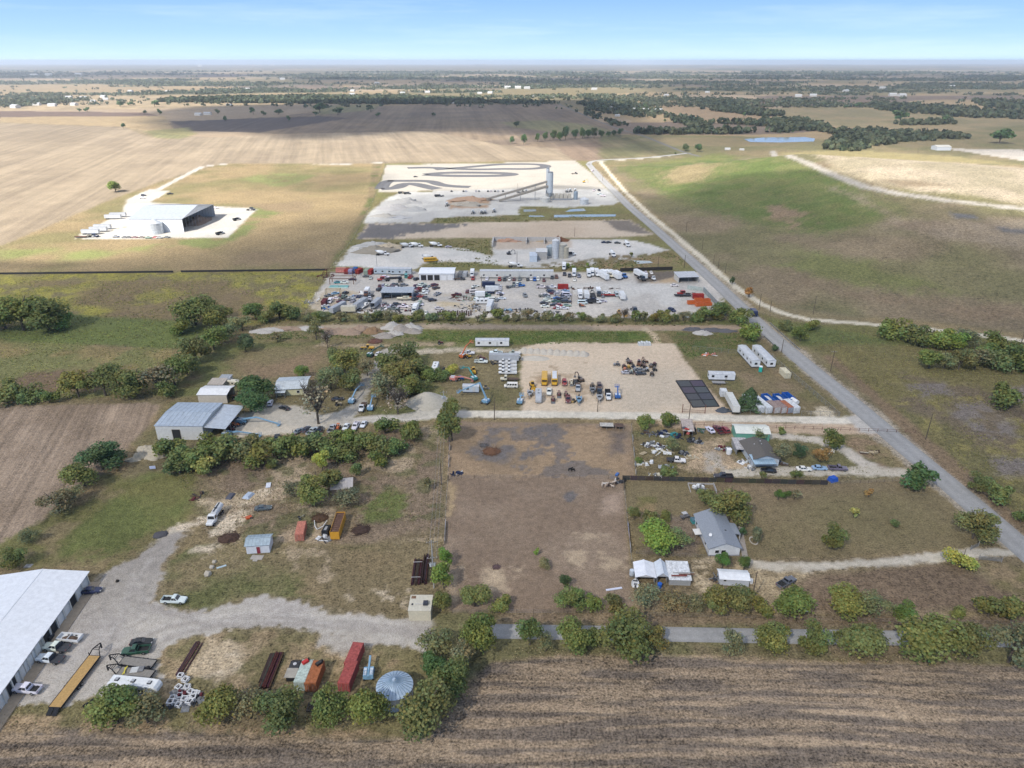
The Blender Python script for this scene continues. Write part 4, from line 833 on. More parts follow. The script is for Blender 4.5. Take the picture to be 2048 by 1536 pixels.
@cached
def tractor(kind='loader'):
    """small yard machine: farm tractor, loader, backhoe, roller, skid steer, mower"""
    P = []
    if kind in ('farm','loader','backhoe'):
        P += [part('hood',MB().loft([(-.4,.4,.8,1.5),(1.4,.36,.8,1.45),(1.6,.3,.85,1.3)]),'paint'),part('chassis',MB().box(-1.3,1.5,-.3,.3,.5,.85),'matte',CLR['charcoal']),part('seat',MB().box(-1.0,-.5,-.25,.25,1.1,1.25).box(-1.1,-1.0,-.25,.25,1.1,1.7),'matte',CLR['black'])]
        P += [part('canopy',MB().box(-1.3,-.1,-.65,.65,2.35,2.43).box(-1.2,-1.12,-.6,-.5,1.2,2.35).box(-1.2,-1.12,.5,.6,1.2,2.35).box(-.25,-.17,-.6,-.5,1.2,2.35).box(-.25,-.17,.5,.6,1.2,2.35),'paint')]
        P += wheels((-.9,),.85,.75,.4) + wheels((1.2,),.75,.45,.28)
        if kind != 'farm': P += [part('loader_arm',MB().beam((-.1,-.55,1.4),(2.2,-.55,.6),.12,.2).beam((-.1,.55,1.4),(2.2,.55,.6),.12,.2),'paint'),part('bucket',MB().prism([(2.1,.2),(2.9,.1),(2.95,.2),(2.4,.35),(2.35,.85),(2.2,.85)],-1.0,1.0),'rusty',CLR['gray'])]
        if kind == 'backhoe': P += [part('digger_arm',MB().beam((-1.4,0,1.0),(-2.1,0,2.6),.22,.3).beam((-2.1,0,2.6),(-3.1,0,1.3),.18,.24),'paint'),part('digger_bucket',MB().box(-3.4,-2.8,-.35,.35,.7,1.3,.1,.02),'rusty',CLR['gray'])]
    elif kind == 'roller':
        P += [part('body',MB().loft([(-1.6,.7,.6,1.4),(.2,.75,.6,1.5),(.6,.6,.7,1.3)]),'paint'),part('canopy',MB().box(-1.0,.3,-.7,.7,2.3,2.38).box(-.9,-.82,-.65,-.57,1.4,2.3).box(-.9,-.82,.57,.65,1.4,2.3).box(.15,.23,-.65,-.57,1.4,2.3).box(.15,.23,.57,.65,1.4,2.3),'paint'),part('drum',MB().cyl((1.4,-.9,.65),(1.4,.9,.65),.65,14),'steel'),part('yoke',MB().box(.4,1.6,-1.0,-.9,.55,.8).box(.4,1.6,.9,1.0,.55,.8),'paint')] + wheels((-1.0,),.75,.62,.4)
    elif kind == 'skid':
        P += [part('body',MB().box(-1.3,.8,-.6,.6,.4,1.2,.1,.05),'paint'),part('cab',MB().box(-.6,.6,-.5,.5,1.2,2.0,.1,.06),'matte',CLR['charcoal']),part('loader_arm',MB().beam((-1.1,-.72,1.4),(1.3,-.72,.6),.12,.2).beam((-1.1,.72,1.4),(1.3,.72,.6),.12,.2),'paint'),part('bucket',MB().prism([(1.2,.1),(2.0,.05),(2.0,.15),(1.5,.3),(1.4,.7),(1.25,.7)],-.9,.9),'rusty',CLR['gray'])] + wheels((-.7,.5),.72,.4,.3)
    elif kind == 'excavator':
        P += [part('track',MB().prism([(-1.8,.1),(-1.6,0),(1.6,0),(1.8,.1),(1.9,.5),(1.6,.85),(-1.6,.85),(-1.9,.5)],s * 1.1 - .25,s * 1.1 + .25),'rubber') for s in (-1,1)]
        P += [part('body',MB().box(-2.0,1.0,-1.2,1.2,.95,1.9,.1,.05),'paint'),part('cab',MB().box(-.3,1.1,.3,1.15,1.9,2.9,.08,.05),'glass'),part('boom',MB().beam((.9,-.2,1.6),(3.2,-.2,4.0),.35,.45).beam((3.2,-.2,4.0),(5.2,-.2,3.2),.35,.42),'paint'),part('digger_arm',MB().beam((5.2,-.2,3.3),(5.6,-.2,1.0),.28,.34),'paint'),part('digger_bucket',MB().box(5.1,5.9,-.65,.25,.2,1.0,.1,.03),'rusty',CLR['gray'])]
    elif kind == 'wheel_loader':
        P += [part('body',MB().loft([(-3.2,.95,.8,1.9),(-.5,1.0,.8,2.0),(1.2,.6,.8,1.5)]),'paint'),part('cab',MB().box(-.9,.5,-.75,.75,2.0,3.3,.1,.08),'glass'),part('cab_roof',MB().box(-.9,.5,-.8,.8,3.3,3.4),'paint'),part('loader_arm',MB().beam((.8,-.5,1.6),(3.0,-.5,.8),.2,.35).beam((.8,.5,1.6),(3.0,.5,.8),.2,.35),'paint'),part('bucket',MB().prism([(2.9,.2),(4.2,.1),(4.2,.25),(3.3,.45),(3.1,1.3),(2.9,1.3)],-1.4,1.4),'rusty',CLR['yellow'])] + wheels((-2.0,1.1),1.0,.75,.5)
    elif kind == 'grader':
        P += [part('body',MB().loft([(-3.4,.9,.9,2.0),(-.6,.9,.9,2.1),(.0,.5,.9,1.5)]),'paint'),part('cab',MB().box(-.4,1.0,-.75,.75,1.6,3.1,.08,.06),'glass'),part('cab_roof',MB().box(-.5,1.1,-.8,.8,3.1,3.2),'paint'),part('frame',MB().beam((.6,0,1.5),(4.6,0,1.3),.4,.45),'paint'),part('blade',MB().box(1.9,2.1,-1.8,1.8,.2,.8),'rusty',CLR['gray'])] + wheels((-2.7,-1.3,4.3),.9,.65,.4)
    return P
TRN = dict(farm='tractor',loader='loader_tractor',backhoe='backhoe',roller='roller',skid='skid_steer',excavator='excavator',wheel_loader='wheel_loader',grader='road_grader')
def machine(kind,px,py,ang,color,label,group=None,scale=1.0):
    return put(TRN[kind],tractor(kind),px,py,ang,label,TRN[kind].replace('_',' '),group,CLR[color] if isinstance(color,str) else color,2.0,scale)
@cached
def boat(L=6.5,cabin_=False,trailer=True):
    h = MB(); n = 9; P = []
    for i in range(n):
        t = i / (n - 1); x = -L / 2 + t * L; w = 1.15 * (1 - max(0,(t - .45) / .55) ** 2.2) + .02; zb = .55 + .35 * max(0,(t - .55) / .45) ** 2
        P += [(x,-w,1.45 + .2 * t),(x,-w * .75,zb + .25),(x,0,zb),(x,w * .75,zb + .25),(x,w,1.45 + .2 * t),(x,w * .86,1.42 + .2 * t),(x,w * .7,1.02 + .3 * t),(x,-w * .7,1.02 + .3 * t),(x,-w * .86,1.42 + .2 * t)]
    F = []
    for i in range(n - 1):
        for k in range(9): a,b = i * 9 + k,i * 9 + (k + 1) % 9; F.append((a,a + 9,b + 9,b))
    F += [tuple(range(9)),tuple((n - 1) * 9 + k for k in reversed(range(9)))]
    h.add(P,F)
    out = [part('hull',h,'paint')]
    if cabin_: out.append(part('cabin',MB().box(-.8,1.6,-.8,.8,1.3,2.4,.35,.12),'paint',kids=[part('window',MB().box(-.5,1.2,-.8,.8,1.9,2.15),'glass')]))
    else: out += [part('windshield',MB().box(.5,.62,-.75,.75,1.4,1.85),'glass'),part('seat',MB().box(-.9,-.4,-.5,.5,1.05,1.6),'matte',CLR['gray']),part('outboard_motor',MB().box(-L / 2 - .45,-L / 2,-.25,.25,1.1,1.9,.08,.05),'paint',CLR['black'])]
    if trailer: out += [part('trailer_frame',MB().beam((-L / 2 + .3,-.8,.5),(L / 2 - .5,-.5,.5),.1,.12).beam((-L / 2 + .3,.8,.5),(L / 2 - .5,.5,.5),.1,.12).beam((L / 2 - .5,-.5,.5),(L / 2 + 1.2,0,.5),.1,.12).beam((L / 2 - .5,.5,.5),(L / 2 + 1.2,0,.5),.1,.12),'steel')] + wheels((-.9,),.95,.33,.2)
    return out
@cached
def gooseneck(L=8.0,W=2.3,deck='plank',plank_n=9,ramps=False):
    P = [part('frame',MB().box(-L / 2,L / 2,-W / 2 - .08,-W / 2 + .06,.62,.92).box(-L / 2,L / 2,W / 2 - .06,W / 2 + .08,.62,.92).box(-L / 2 - .1,-L / 2,-W / 2,W / 2,.62,.92).box(L / 2,L / 2 + .1,-W / 2,W / 2,.62,.92),'matte',CLR['black'])]
    dw = (W - .14) / plank_n
    for k in range(plank_n): y = -W / 2 + .07 + k * dw; P.append(part('deck_board',MB().box(-L / 2,L / 2,y + .015,y + dw - .015,.8,.9),'plank',None))
    g = MB()
    for s in (-1,1): g.beam((L / 2,s * W / 2 * .95,.9),(L / 2 + .9,s * .75,1.9),.14,.2).beam((L / 2 + .9,s * .75,1.9),(L / 2 + 2.6,s * .15,1.9),.14,.2).beam((L / 2 + .1,s * W / 2 * .95,.9),(L / 2 + .1,s * W / 2 * .95,1.7),.12,.12)
    for t in (.3,.55,.8): g.beam((L / 2 + .4 + t * 1.8,-.8 + t * .55,1.85),(L / 2 + .4 + t * 1.8,.8 - t * .55,1.85),.1,.1)
    g.box(L / 2 + 2.5,L / 2 + 2.75,-.12,.12,.6,2.0)
    P.append(part('gooseneck',g,'matte',CLR['black']))
    if ramps:
        for s in (-1,1): P.append(part('ramp',MB().hexa([(-L / 2 - 1.5,s * .58 - .5,.1),(-L / 2 - .12,s * .58 - .5,.75),(-L / 2 - .12,s * .58 + .5,.75),(-L / 2 - 1.5,s * .58 + .5,.1),(-L / 2 - 1.5,s * .58 - .5,.22),(-L / 2 - .12,s * .58 - .5,.9),(-L / 2 - .12,s * .58 + .5,.9),(-L / 2 - 1.5,s * .58 + .5,.22)]),'matte',CLR['black']))
    return P + wheels((-1.4,-.45),W / 2 + .2,.38,.24)
@cached
def dumpster(L=6.0,W=2.3,H=1.5):
    b = MB().box(-L / 2,L / 2,-W / 2,-W / 2 + .07,.15,H).box(-L / 2,L / 2,W / 2 - .07,W / 2,.15,H).box(-L / 2,-L / 2 + .07,-W / 2 + .07,W / 2 - .07,.15,H).box(L / 2 - .07,L / 2,-W / 2 + .07,W / 2 - .07,.15,H).box(-L / 2 + .07,L / 2 - .07,-W / 2 + .07,W / 2 - .07,.12,.25)
    r = MB()
    for k in range(7):
        x = -L / 2 + .3 + k * (L - .6) / 6
        for s in (-1,1): r.box(x - .06,x + .06,s * (W / 2 + .04) - .04,s * (W / 2 + .04) + .04,.15,H - .05)
    return [part('tub',b,'paint'),part('side_rib',r,'paint'),part('rim',MB().box(-L / 2 - .05,L / 2 + .05,-W / 2 - .09,-W / 2 + .02,H,H + .1).box(-L / 2 - .05,L / 2 + .05,W / 2 - .02,W / 2 + .09,H,H + .1),'paint')]
# ------------------------------------------------------------------ buildings
def rect_from(p0,p1):
    a,b = G(*p0),G(*p1); d = b - a; return a,math.atan2(d[1],d[0]),float(np.hypot(d[0],d[1]))
def gable(W,D,eave,ridge,axis='w',over=.35,seams=1.2,wallmat='paint',roofmat='metal',wallc=(.7,.7,.68),roofc=(.7,.71,.72),doors=(),windows=(),shed=False,open_sides='',sag=0):
    """x 0..W along the near wall, y 0..D away; doors/windows: (side, x, width, z0, z1, kind)"""
    P = []; t = .18
    sides = {'s': MB().box(0,W,0,t,0,eave),'n': MB().box(0,W,D - t,D,0,eave),'w': MB().box(0,t,t,D - t,0,eave),'e': MB().box(W - t,W,t,D - t,0,eave)}
    wm = MB()
    for k,m in sides.items():
        if k in open_sides: continue
        wm.add(m.v,m.f)
    if not shed:
        if axis == 'w':
            for x0,x1,k in ((0,t,'w'),(W - t,W,'e')):
                wm.add([(x0,t,eave),(x0,D / 2,ridge - .06),(x0,D - t,eave),(x1,t,eave),(x1,D / 2,ridge - .06),(x1,D - t,eave)],[(0,1,2),(5,4,3),(0,3,4,1),(1,4,5,2),(2,5,3,0)])
        else:
            for y0,y1 in ((0,t),(D - t,D)):
                wm.add([(t,y0,eave),(W / 2,y0,ridge - .06),(W - t,y0,eave),(t,y1,eave),(W / 2,y1,ridge - .06),(W - t,y1,eave)],[(2,1,0),(3,4,5),(0,1,4,3),(1,2,5,4),(2,0,3,5)])
    P.append(part('wall',wm,wallmat,wallc))
    if open_sides:
        pm = []
        for x in np.linspace(.15,W - .15,max(2,int(W / 5) + 1)):
            for y,k in ((.15,'s'),(D - .15,'n')):
                if k in open_sides: P.append(part('post',MB().box(x - .1,x + .1,y - .1,y + .1,0,eave),'steel'))
        for y in np.linspace(1.2,D - 1.2,max(2,int(D / 5))):
            for x,k in ((.15,'w'),(W - .15,'e')):
                if k in open_sides: P.append(part('post',MB().box(x - .1,x + .1,y - .1,y + .1,0,eave),'steel'))
    th = .1
    def slope(a,b,c,d):
        """a,b low edge; c,d high edge"""
        a,b,c,d = [Vector(q) for q in (a,b,c,d)]; up = Vector((0,0,th)); m = MB().hexa([a,b,c,d,a + up,b + up,c + up,d + up])
        sm = MB()
        if seams:
            n = max(2,int((b - a).length / seams))
            for k in range(n + 1):
                f = k / n; p,q = a.lerp(b,f) + up,d.lerp(c,f) + up; sm.beam(p + Vector((0,0,.03)),q + Vector((0,0,.03)),.07,.06)
        return part('roof',m,roofmat,roofc,kids=[part('roof_seam',sm,roofmat,tuple(v * .86 for v in roofc))] if seams else [])
    o = over
    if shed: P.append(slope((-o,-o,eave + .02),(W + o,-o,eave + .02),(W + o,D + o,ridge),(-o,D + o,ridge)))
    elif axis == 'w':
        dz = (ridge - eave) / (D / 2) * o
        P += [slope((-o,-o,eave - dz),(W + o,-o,eave - dz),(W + o,D / 2,ridge),(-o,D / 2,ridge)),slope((W + o,D + o,eave - dz),(-o,D + o,eave - dz),(-o,D / 2,ridge),(W + o,D / 2,ridge))]
        P.append(part('ridge_cap',MB().box(-o,W + o,D / 2 - .2,D / 2 + .2,ridge + th,ridge + th + .05),roofmat,roofc))
    else:
        dz = (ridge - eave) / (W / 2) * o
        P += [slope((-o,D + o,eave - dz),(-o,-o,eave - dz),(W / 2,-o,ridge),(W / 2,D + o,ridge)),slope((W + o,-o,eave - dz),(W + o,D + o,eave - dz),(W / 2,D + o,ridge),(W / 2,-o,ridge))]
        P.append(part('ridge_cap',MB().box(W / 2 - .2,W / 2 + .2,-o,D + o,ridge + th,ridge + th + .05),roofmat,roofc))
    for side,x,w,z0,z1,kind,*cc in doors:
        e = .05
        def bx(m,x0,x1,za,zb,pr):
            if side == 's': m.box(x0,x1,-pr,.02,za,zb)
            elif side == 'n': m.box(x0,x1,D - .02,D + pr,za,zb)
            elif side == 'e': m.box(W - .02,W + pr,x0,x1,za,zb)
            else: m.box(-pr,.02,x0,x1,za,zb)
            return m
        fr = bx(bx(bx(MB(),x - .1,x,z0,z1 + .1,.09),x + w,x + w + .1,z0,z1 + .1,.09),x,x + w,z1,z1 + .1,.09)
        if kind == 'roll':
            ribs = MB()
            for q in np.arange(z0 + .35,z1 - .1,.5): bx(ribs,x + .03,x + w - .03,q,q + .06,.075)
            P.append(part('door',bx(MB(),x,x + w,z0,z1,.05),'paint',cc[0] if cc else (.7,.69,.66),kids=[part('frame',fr,'matte',(.4,.36,.3)),part('panel_rib',ribs,'paint',cc[0] if cc else (.7,.69,.66))]))
        elif kind == 'open': P.append(part('doorway',bx(MB(),x,x + w,z0,z1,.03),'dark',None,kids=[part('frame',fr,'matte',(.4,.36,.3))]))  # open door: dark slab on the closed wall, interior shade put into its colour
        elif kind == 'door': P.append(part('door',bx(MB(),x,x + w,z0,z1,.05),'paint',cc[0] if cc else (.3,.05,.05),kids=[part('frame',fr,'paint',(.6,.6,.58))]))
        else: P.append(part('window',bx(MB(),x,x + w,z0,z1,.04),'glass',None,kids=[part('frame',bx(fr,x,x + w,z0 - .08,z0,.09),'paint',(.68,.68,.66))]))
    return P
def building(name,p0,p1,D,eave,ridge,label,cat,ang=None,group=None,W=None,**kw):
    a,an,w = rect_from(p0,p1)
    if ang is not None: an = math.radians(ang)
    return spawn(name,gable(W or w,D,eave,ridge,**kw),label,cat,group,tuple(a),an,(.6,.6,.6),1.0,p0[0])
# ------------------------------------------------------------------ poles, fences, heaps
@cached
def pole(h=10,arms=1,transformer=False,light=False,brown=True):
    P = [part('post',MB().cyl((0,0,0),(0,0,h),.17,8,.11),'plank',(.13,.10,.075) if brown else (.42,.41,.39))]
    if arms: P.append(part('crossarm',MB().box(-1.3,1.3,.1,.22,h - .9,h - .76),'plank',(.2,.17,.14),kids=[part('insulator',MB().cyl((x,.16,h - .76),(x,.16,h - .5),.07,6),'paint',(.5,.5,.48)) for x in (-1.15,-.4,.4,1.15)]))
    if arms > 1: P.append(part('crossarm',MB().box(-1.1,1.1,.1,.22,h - 2.3,h - 2.16),'plank',(.2,.17,.14)))
    if transformer:
        for s in (-.45,.45): P.append(part('transformer',MB().cyl((s,.3,h - 3.4),(s,.3,h - 2.4),.32,10),'paint',(.5,.52,.53)))
    if light: P.append(part('lamp_arm',MB().tube([(0,0,h - .2),(0,-1.8,h)],.05),'steel',kids=[part('lamp_head',MB().box(-.15,.15,-2.3,-1.7,h - .08,h + .06),'paint',(.5,.5,.5))]))
    return P
def heap_mesh(rx,ry,h,seed=0,n=22,rough=.25,flatten=1.0):
    V = [(0,0,h)]; F = []
    rs = 7
    for i in range(1,rs + 1):
        t = i / rs
        for k in range(n):
            a = 2 * math.pi * k / n
            q = float(vnoise(np.array([math.cos(a) * 2 + t * 3.1 + seed * 7.7]),np.array([math.sin(a) * 2 + seed * 3.3]),.8,seed)) - .5
            q2 = float(vnoise(np.array([math.cos(a) * 4 * t + seed * 5.1]),np.array([math.sin(a) * 4 * t + seed]),.6,seed + 4)) - .5
            r = t * (1 + rough * q * 1.2)
            z = h * max(0,(1 - t ** 1.15 * flatten)) * (1 + rough * 1.5 * q2) if i < rs else -.15
            V.append((rx * r * math.cos(a),ry * r * math.sin(a),z))
    for k in range(n): F.append((0,1 + k,1 + (k + 1) % n,1 + (k + 1) % n))
    F = [(0,1 + k,1 + (k + 1) % n) for k in range(n)]
    for i in range(rs - 1):
        for k in range(n):
            a,b = 1 + i * n + k,1 + i * n + (k + 1) % n; F.append((a,a + n,b + n,b))
    me = bpy.data.meshes.new('heap'); me.from_pydata(V,[],F); me.update()
    me.polygons.foreach_set('use_smooth',np.ones(len(F),bool)); return me
HS = [0]
def heap(name,px,py,rx,ry,h,color,label,cat='heap',group=None,ang=0,rough=.3,flatten=1.0):
    HS[0] += 1
    me = heap_mesh(rx,ry,h,HS[0],rough=rough,flatten=flatten); g = G(px,py)
    return spawn(name,[part('pile',me,'heap')],label,cat,group,tuple(g),heading(ang),color,1.0,px)
def junk_parts(rx,ry,n,colors,seed,hmax=.9,long=.4):
    """a scatter of scrap: boards, sheets, drums and boxes; the larger pieces are parts"""
    r = random.Random(seed); P = []
    for k in range(n):
        m = MB(); a = r.uniform(0,6.28); d = math.sqrt(r.random()); x,y = rx * d * math.cos(a),ry * d * math.sin(a)
        m.M = Matrix.Translation((x,y,0)) @ Matrix.Rotation(r.uniform(0,6.28),4,'Z') @ Matrix.Rotation(r.uniform(-.25,.25),4,'X')
        q = r.random(); c = r.choice(colors)
        if q < long: L = r.uniform(1.5,3.6); m.box(-L / 2,L / 2,-.12,.12,.05,.2); nm = 'board'
        elif q < long + .2: w = r.uniform(.6,1.4); m.box(-w,w,-w * .6,w * .6,.1,.16); nm = 'sheet'
        elif q < long + .35: m.cyl((0,0,0),(0,0,.88),.3,8); nm = 'drum'
        else: w = r.uniform(.3,.8); m.box(-w,w,-w * .7,w * .7,0,r.uniform(.3,hmax),.04,.04); nm = 'crate'
        P.append(part(nm,m,'rusty',CLR[c] if isinstance(c,str) else c))
    return P
def junk(name,px,py,rx,ry,n,colors,label,cat='scrap pile',seed=1,ang=0,group=None,**kw):
    return put(name,junk_parts(rx,ry,n,colors,seed,**kw),px,py,ang,label,cat,group,base=True)
def brush_pile(px,py,r,label,color=(.10,.062,.045),seed=1):
    m = MB(); rd = random.Random(seed)
    for k in range(150):
        a,d = rd.uniform(0,6.28),math.sqrt(rd.random()) * r; p = Vector((d * math.cos(a),d * math.sin(a),rd.uniform(0,.6) * (1 - d / r) * r * .6))
        q = p + Vector((rd.uniform(-1,1),rd.uniform(-1,1),rd.uniform(.0,.5))) * r * .4; m.cyl(p,q,.06,3,.03,False)
    return put('brush_pile',[part('branches',m,'rusty',kind='stuff'),part('litter',heap_mesh(r * 1.0,r * .85,r * .35,seed + 50),'heap')],px,py,0,label,'brush pile',None,color,base=True)
# ------------------------------------------------------------------ trees and shrubs
def leaf_crown(seed,n,size,lobes=9,sq=.9,fill=.3,narrow=1.0,droop=0.0):
    """crown of leaf clusters within a unit ball standing on z = 0..2*sq; loose outline, gaps, light and dark clusters"""
    r = np.random.default_rng(seed); L = []
    for k in range(lobes):
        a = r.uniform(0,6.28); d = r.uniform(.25,.68) if k else 0; z = r.uniform(.5,1.5) if k else 1.05
        d *= 1 - .5 * abs(z - .95) ** 1.5
        L.append((d * math.cos(a),d * math.sin(a),z * sq,r.uniform(.26,.52),r.uniform(.8,1.22),r.normal() * .07))
    V,F,Cc = [],[],[]
    for i in range(n):
        x,y,z,R,lt,lh = L[r.integers(len(L))]
        d = r.normal(size=3); d /= np.linalg.norm(d)
        if d[2] < -.35 and r.random() < .6: d[2] = -d[2]
        rr = R * (r.uniform(.82,1.12) if r.random() > fill else r.uniform(.2,.85)) * (1.28 if r.random() < .1 else 1)
        p = np.array([x,y,z]) + d * rr * np.array([1,1,.92]); p[2] = max(p[2],.04)
        p[:2] *= narrow
        nr = d + r.normal(size=3) * .55; nr[2] += .25; nr /= np.linalg.norm(nr)
        u = np.cross(nr,r.normal(size=3)); u /= np.linalg.norm(u) + 1e-9; w = np.cross(nr,u)
        s = size * r.uniform(.6,1.35); b = len(V)
        V += [p - u * s * .5 - w * s * .28,p + u * s * .1 - w * s * .5,p + u * s * .55 + w * s * .1 - nr * s * .12,p - u * s * .1 + w * s * .5]
        F.append((b,b + 1,b + 2,b + 3)); t = r.uniform(.72,1.28) * lt; hue = r.normal() * .10 + lh
        Cc += [(t * (1 + hue),t,t * (1 - hue * .6))] * 4
    return mesh_np('crown',np.array(V),np.array(F),np.array(Cc))
def trunk_mesh(seed,bare=False):
    r = random.Random(seed); m = MB()
    m.cyl((0,0,-.05),(.02,.01,.55),.055,7,.04)
    for k in range(7 if not bare else 16):
        a = r.uniform(0,6.28); z = r.uniform(.3,.6); L = r.uniform(.4,.75) * (1.2 if bare else 1)
        p = Vector((0,0,z)); q = p + Vector((math.cos(a) * L * .6,math.sin(a) * L * .6,L * r.uniform(.6,1.1)))
        m.cyl(p,q,.028,5,.012,False)
        if bare:
            for j in range(5):
                f = r.uniform(.4,1); b = p.lerp(q,f); e = b + Vector((r.uniform(-1,1),r.uniform(-1,1),r.uniform(.1,.9))) * .34; m.cyl(b,e,.012,3,.005,False)
                for j2 in range(3): b2 = b.lerp(e,r.uniform(.3,1)); m.cyl(b2,b2 + Vector((r.uniform(-1,1),r.uniform(-1,1),r.uniform(0,.9))) * .2,.007,3,.003,False)
    return m.mesh('trunk')
CROWN = {k: [leaf_crown(100 + i * 7 + j,n,s,lo,sq,fi,na) for i in range(nv)] for j,(k,(nv,n,s,lo,sq,fi,na)) in enumerate({
    'big': (4,4600,.09,13,.95,.3,1.0),'tree': (4,2700,.11,10,.95,.3,1.0),'loose': (3,1700,.095,11,.95,.45,1.05),
    'shrub': (4,1500,.135,8,.72,.3,1.0),'cedar': (2,2200,.085,5,.9,.15,.8),'small': (3,260,.30,6,.9,.3,1.0),'bare': (2,330,.10,12,.95,.5,1.0)}.items())}
TRUNK = [trunk_mesh(i) for i in range(3)]; TRUNKB = [trunk_mesh(20 + i,True) for i in range(2)]
def conifer():
    r = np.random.default_rng(5); V,F,Cc = [],[],[]
    for i in range(1700):
        z = r.random() ** 1.4; a = r.uniform(0,6.28); R = (1 - z) ** .8 * (.9 + .25 * math.sin(a * 5 + z * 9)) * r.uniform(.75,1.05)
        p = np.array([R * math.cos(a),R * math.sin(a),.15 + z * 1.9]); nr = np.array([math.cos(a),math.sin(a),.5]) + r.normal(size=3) * .5; nr /= np.linalg.norm(nr)
        u = np.cross(nr,r.normal(size=3)); u /= np.linalg.norm(u); w = np.cross(nr,u); s = .17 * r.uniform(.6,1.2); b = len(V)
        V += [p - u * s * .5,p - w * s * .4,p + u * s * .5,p + w * s * .4]; F.append((b,b + 1,b + 2,b + 3)); t = r.uniform(.6,1.35); Cc += [(t,t,t)] * 4
    return mesh_np('crown',np.array(V),np.array(F),np.array(Cc))
CROWN['conifer'] = [conifer()]
TC = dict(g=(.078,.09,.027),y=(.095,.098,.03),o=(.098,.098,.047),l=(.10,.135,.03),d=(.042,.066,.026),c=(.05,.085,.018),b=(.14,.12,.09),s=(.082,.098,.033),w=(.19,.19,.05),r=(.17,.10,.035))
TN = [0]
def tree(cx,top,bot,w,typ,label,group=None,form=None,ratio=None):
    """a tree seen between two heights of the photo and w photo pixels wide"""
    g = G(cx,bot - w * .22); D = np.linalg.norm(np.array([g[0],g[1],g[2] - CAM_H])); dz = (CAM_H - g[2]) / D
    sc = FPX / (D * math.cos(math.atan2(768 - (bot + top) / 2,FPX))); W = w / sc
    H = ((bot - top) / sc - W * dz * .62) / math.sqrt(max(.05,1 - dz * dz)) + W * .05
    H = min(max(H,W * (.95 if typ == 'c' else .72)),W * 1.7)
    if ratio: H = W * ratio
    rng = random.Random(int(cx * 31 + bot)); TN[0] += 1
    f = form or ('bare' if typ == 'b' else 'cedar' if typ == 'c' else 'loose' if typ == 'o' and w > 30 else 'big' if w > 62 else 'shrub' if H < W * .76 else 'tree' if w > 24 else 'small')
    cm = CROWN[f][TN[0] % len(CROWN[f])]
    col = tuple(v * rng.uniform(2.3,2.85) for v in TC[typ])
    lift = .12 if f in ('shrub','cedar','conifer') else .18
    o = bpy.data.objects.new('shrub' if f in ('shrub',) else 'bare_tree' if f == 'bare' else 'conifer_tree' if f in ('conifer','cedar') else 'tree',None); COL.objects.link(o)
    o.location = g; o.rotation_euler.z = rng.uniform(0,6.28)
    k = link('trunk',(TRUNKB if f == 'bare' else TRUNK)[TN[0] % 2],'bark',o); k.scale = (W * .55,W * .55,H * .72)
    if f == 'bare': k.color = (1,1,1,1)
    c = link('crown',cm,'leaf',o,col); sz = H * (1 - lift * .6) / (1.9 if f not in ('shrub',) else 1.5); c.scale = (W * .54,W * .54,sz); c.location.z = H * lift * .35
    prop(o,None,label,{'shrub': 'shrub','conifer_tree': 'evergreen tree'}.get(o.name.split('.')[0],'tree'),group); THINGS.append((o,cx))
    return o
def trees(rows,group):
    for cx,top,bot,w,typ,label,*form in rows: tree(cx,top,bot,w,typ,label,group,form[0] if form else None)
# along the lane and the lower hedge
trees([
 (235,1384,1468,98,'y','large yellow green tree in front of the white camper'),(296,1398,1462,80,'o','dull olive tree close behind the rear of the white camper'),
 (440,1362,1456,88,'y','yellow green tree beside the heap of white cage frames'),(502,1368,1452,72,'o','loose olive tree in front of the long rusty steel stack'),
 (566,1362,1464,98,'g','dense tree in front of the white and orange containers'),(668,1362,1466,76,'g','dark tree right below the two red containers'),
 (742,1360,1466,86,'y','tree at the left side of the blue roofed grain bin'),(850,1352,1478,118,'g','largest tree right of the blue roofed grain bin'),
 (905,1305,1400,80,'g','bright topped tree at the corner of the stubble field'),(870,1248,1325,82,'o','olive tree below the beige utility building'),
 (872,1295,1360,62,'d','dark tree behind the corner tree near the grain bin')],'trees along the lower field edge')
trees([
 (928,1270,1335,70,'o','thin olive tree between the corner tree and lane'),(966,1222,1322,84,'g','tall tree where the lane meets the gravel yard'),
 (1060,1228,1302,56,'g','small green tree standing in front of the lane start'),(1092,1265,1312,46,'o','grey leafless looking bush beside the lane'),
 (1140,1232,1316,74,'g','green tree left of the widest tree on the lane'),(1242,1222,1324,124,'g','widest tree of the whole row along the lane'),
 (1188,1250,1305,56,'g','small tree tucked at the left of the widest tree'),(1312,1250,1312,62,'y','yellowish shrub at the right of the widest tree'),
 (1460,1252,1322,48,'o','pale thin tree over the dark patch of the lane'),(1548,1245,1320,76,'y','rounded yellow green tree right of the pale thin one on the lane'),
 (1625,1243,1318,62,'g','narrow green tree between two broad trees on the lane'),(1712,1233,1324,98,'y','broad two headed yellow green tree on the lane'),
 (1850,1228,1332,118,'g','very broad dark tree at the right part of the lane'),(1936,1253,1332,66,'g','narrow dark tree right of the very broad one'),
 (2016,1243,1342,80,'o','olive tree at the right end of the lane'),(2052,1265,1330,50,'y','tree cut by the right edge of the photo beside the lane')],'trees along the lane')
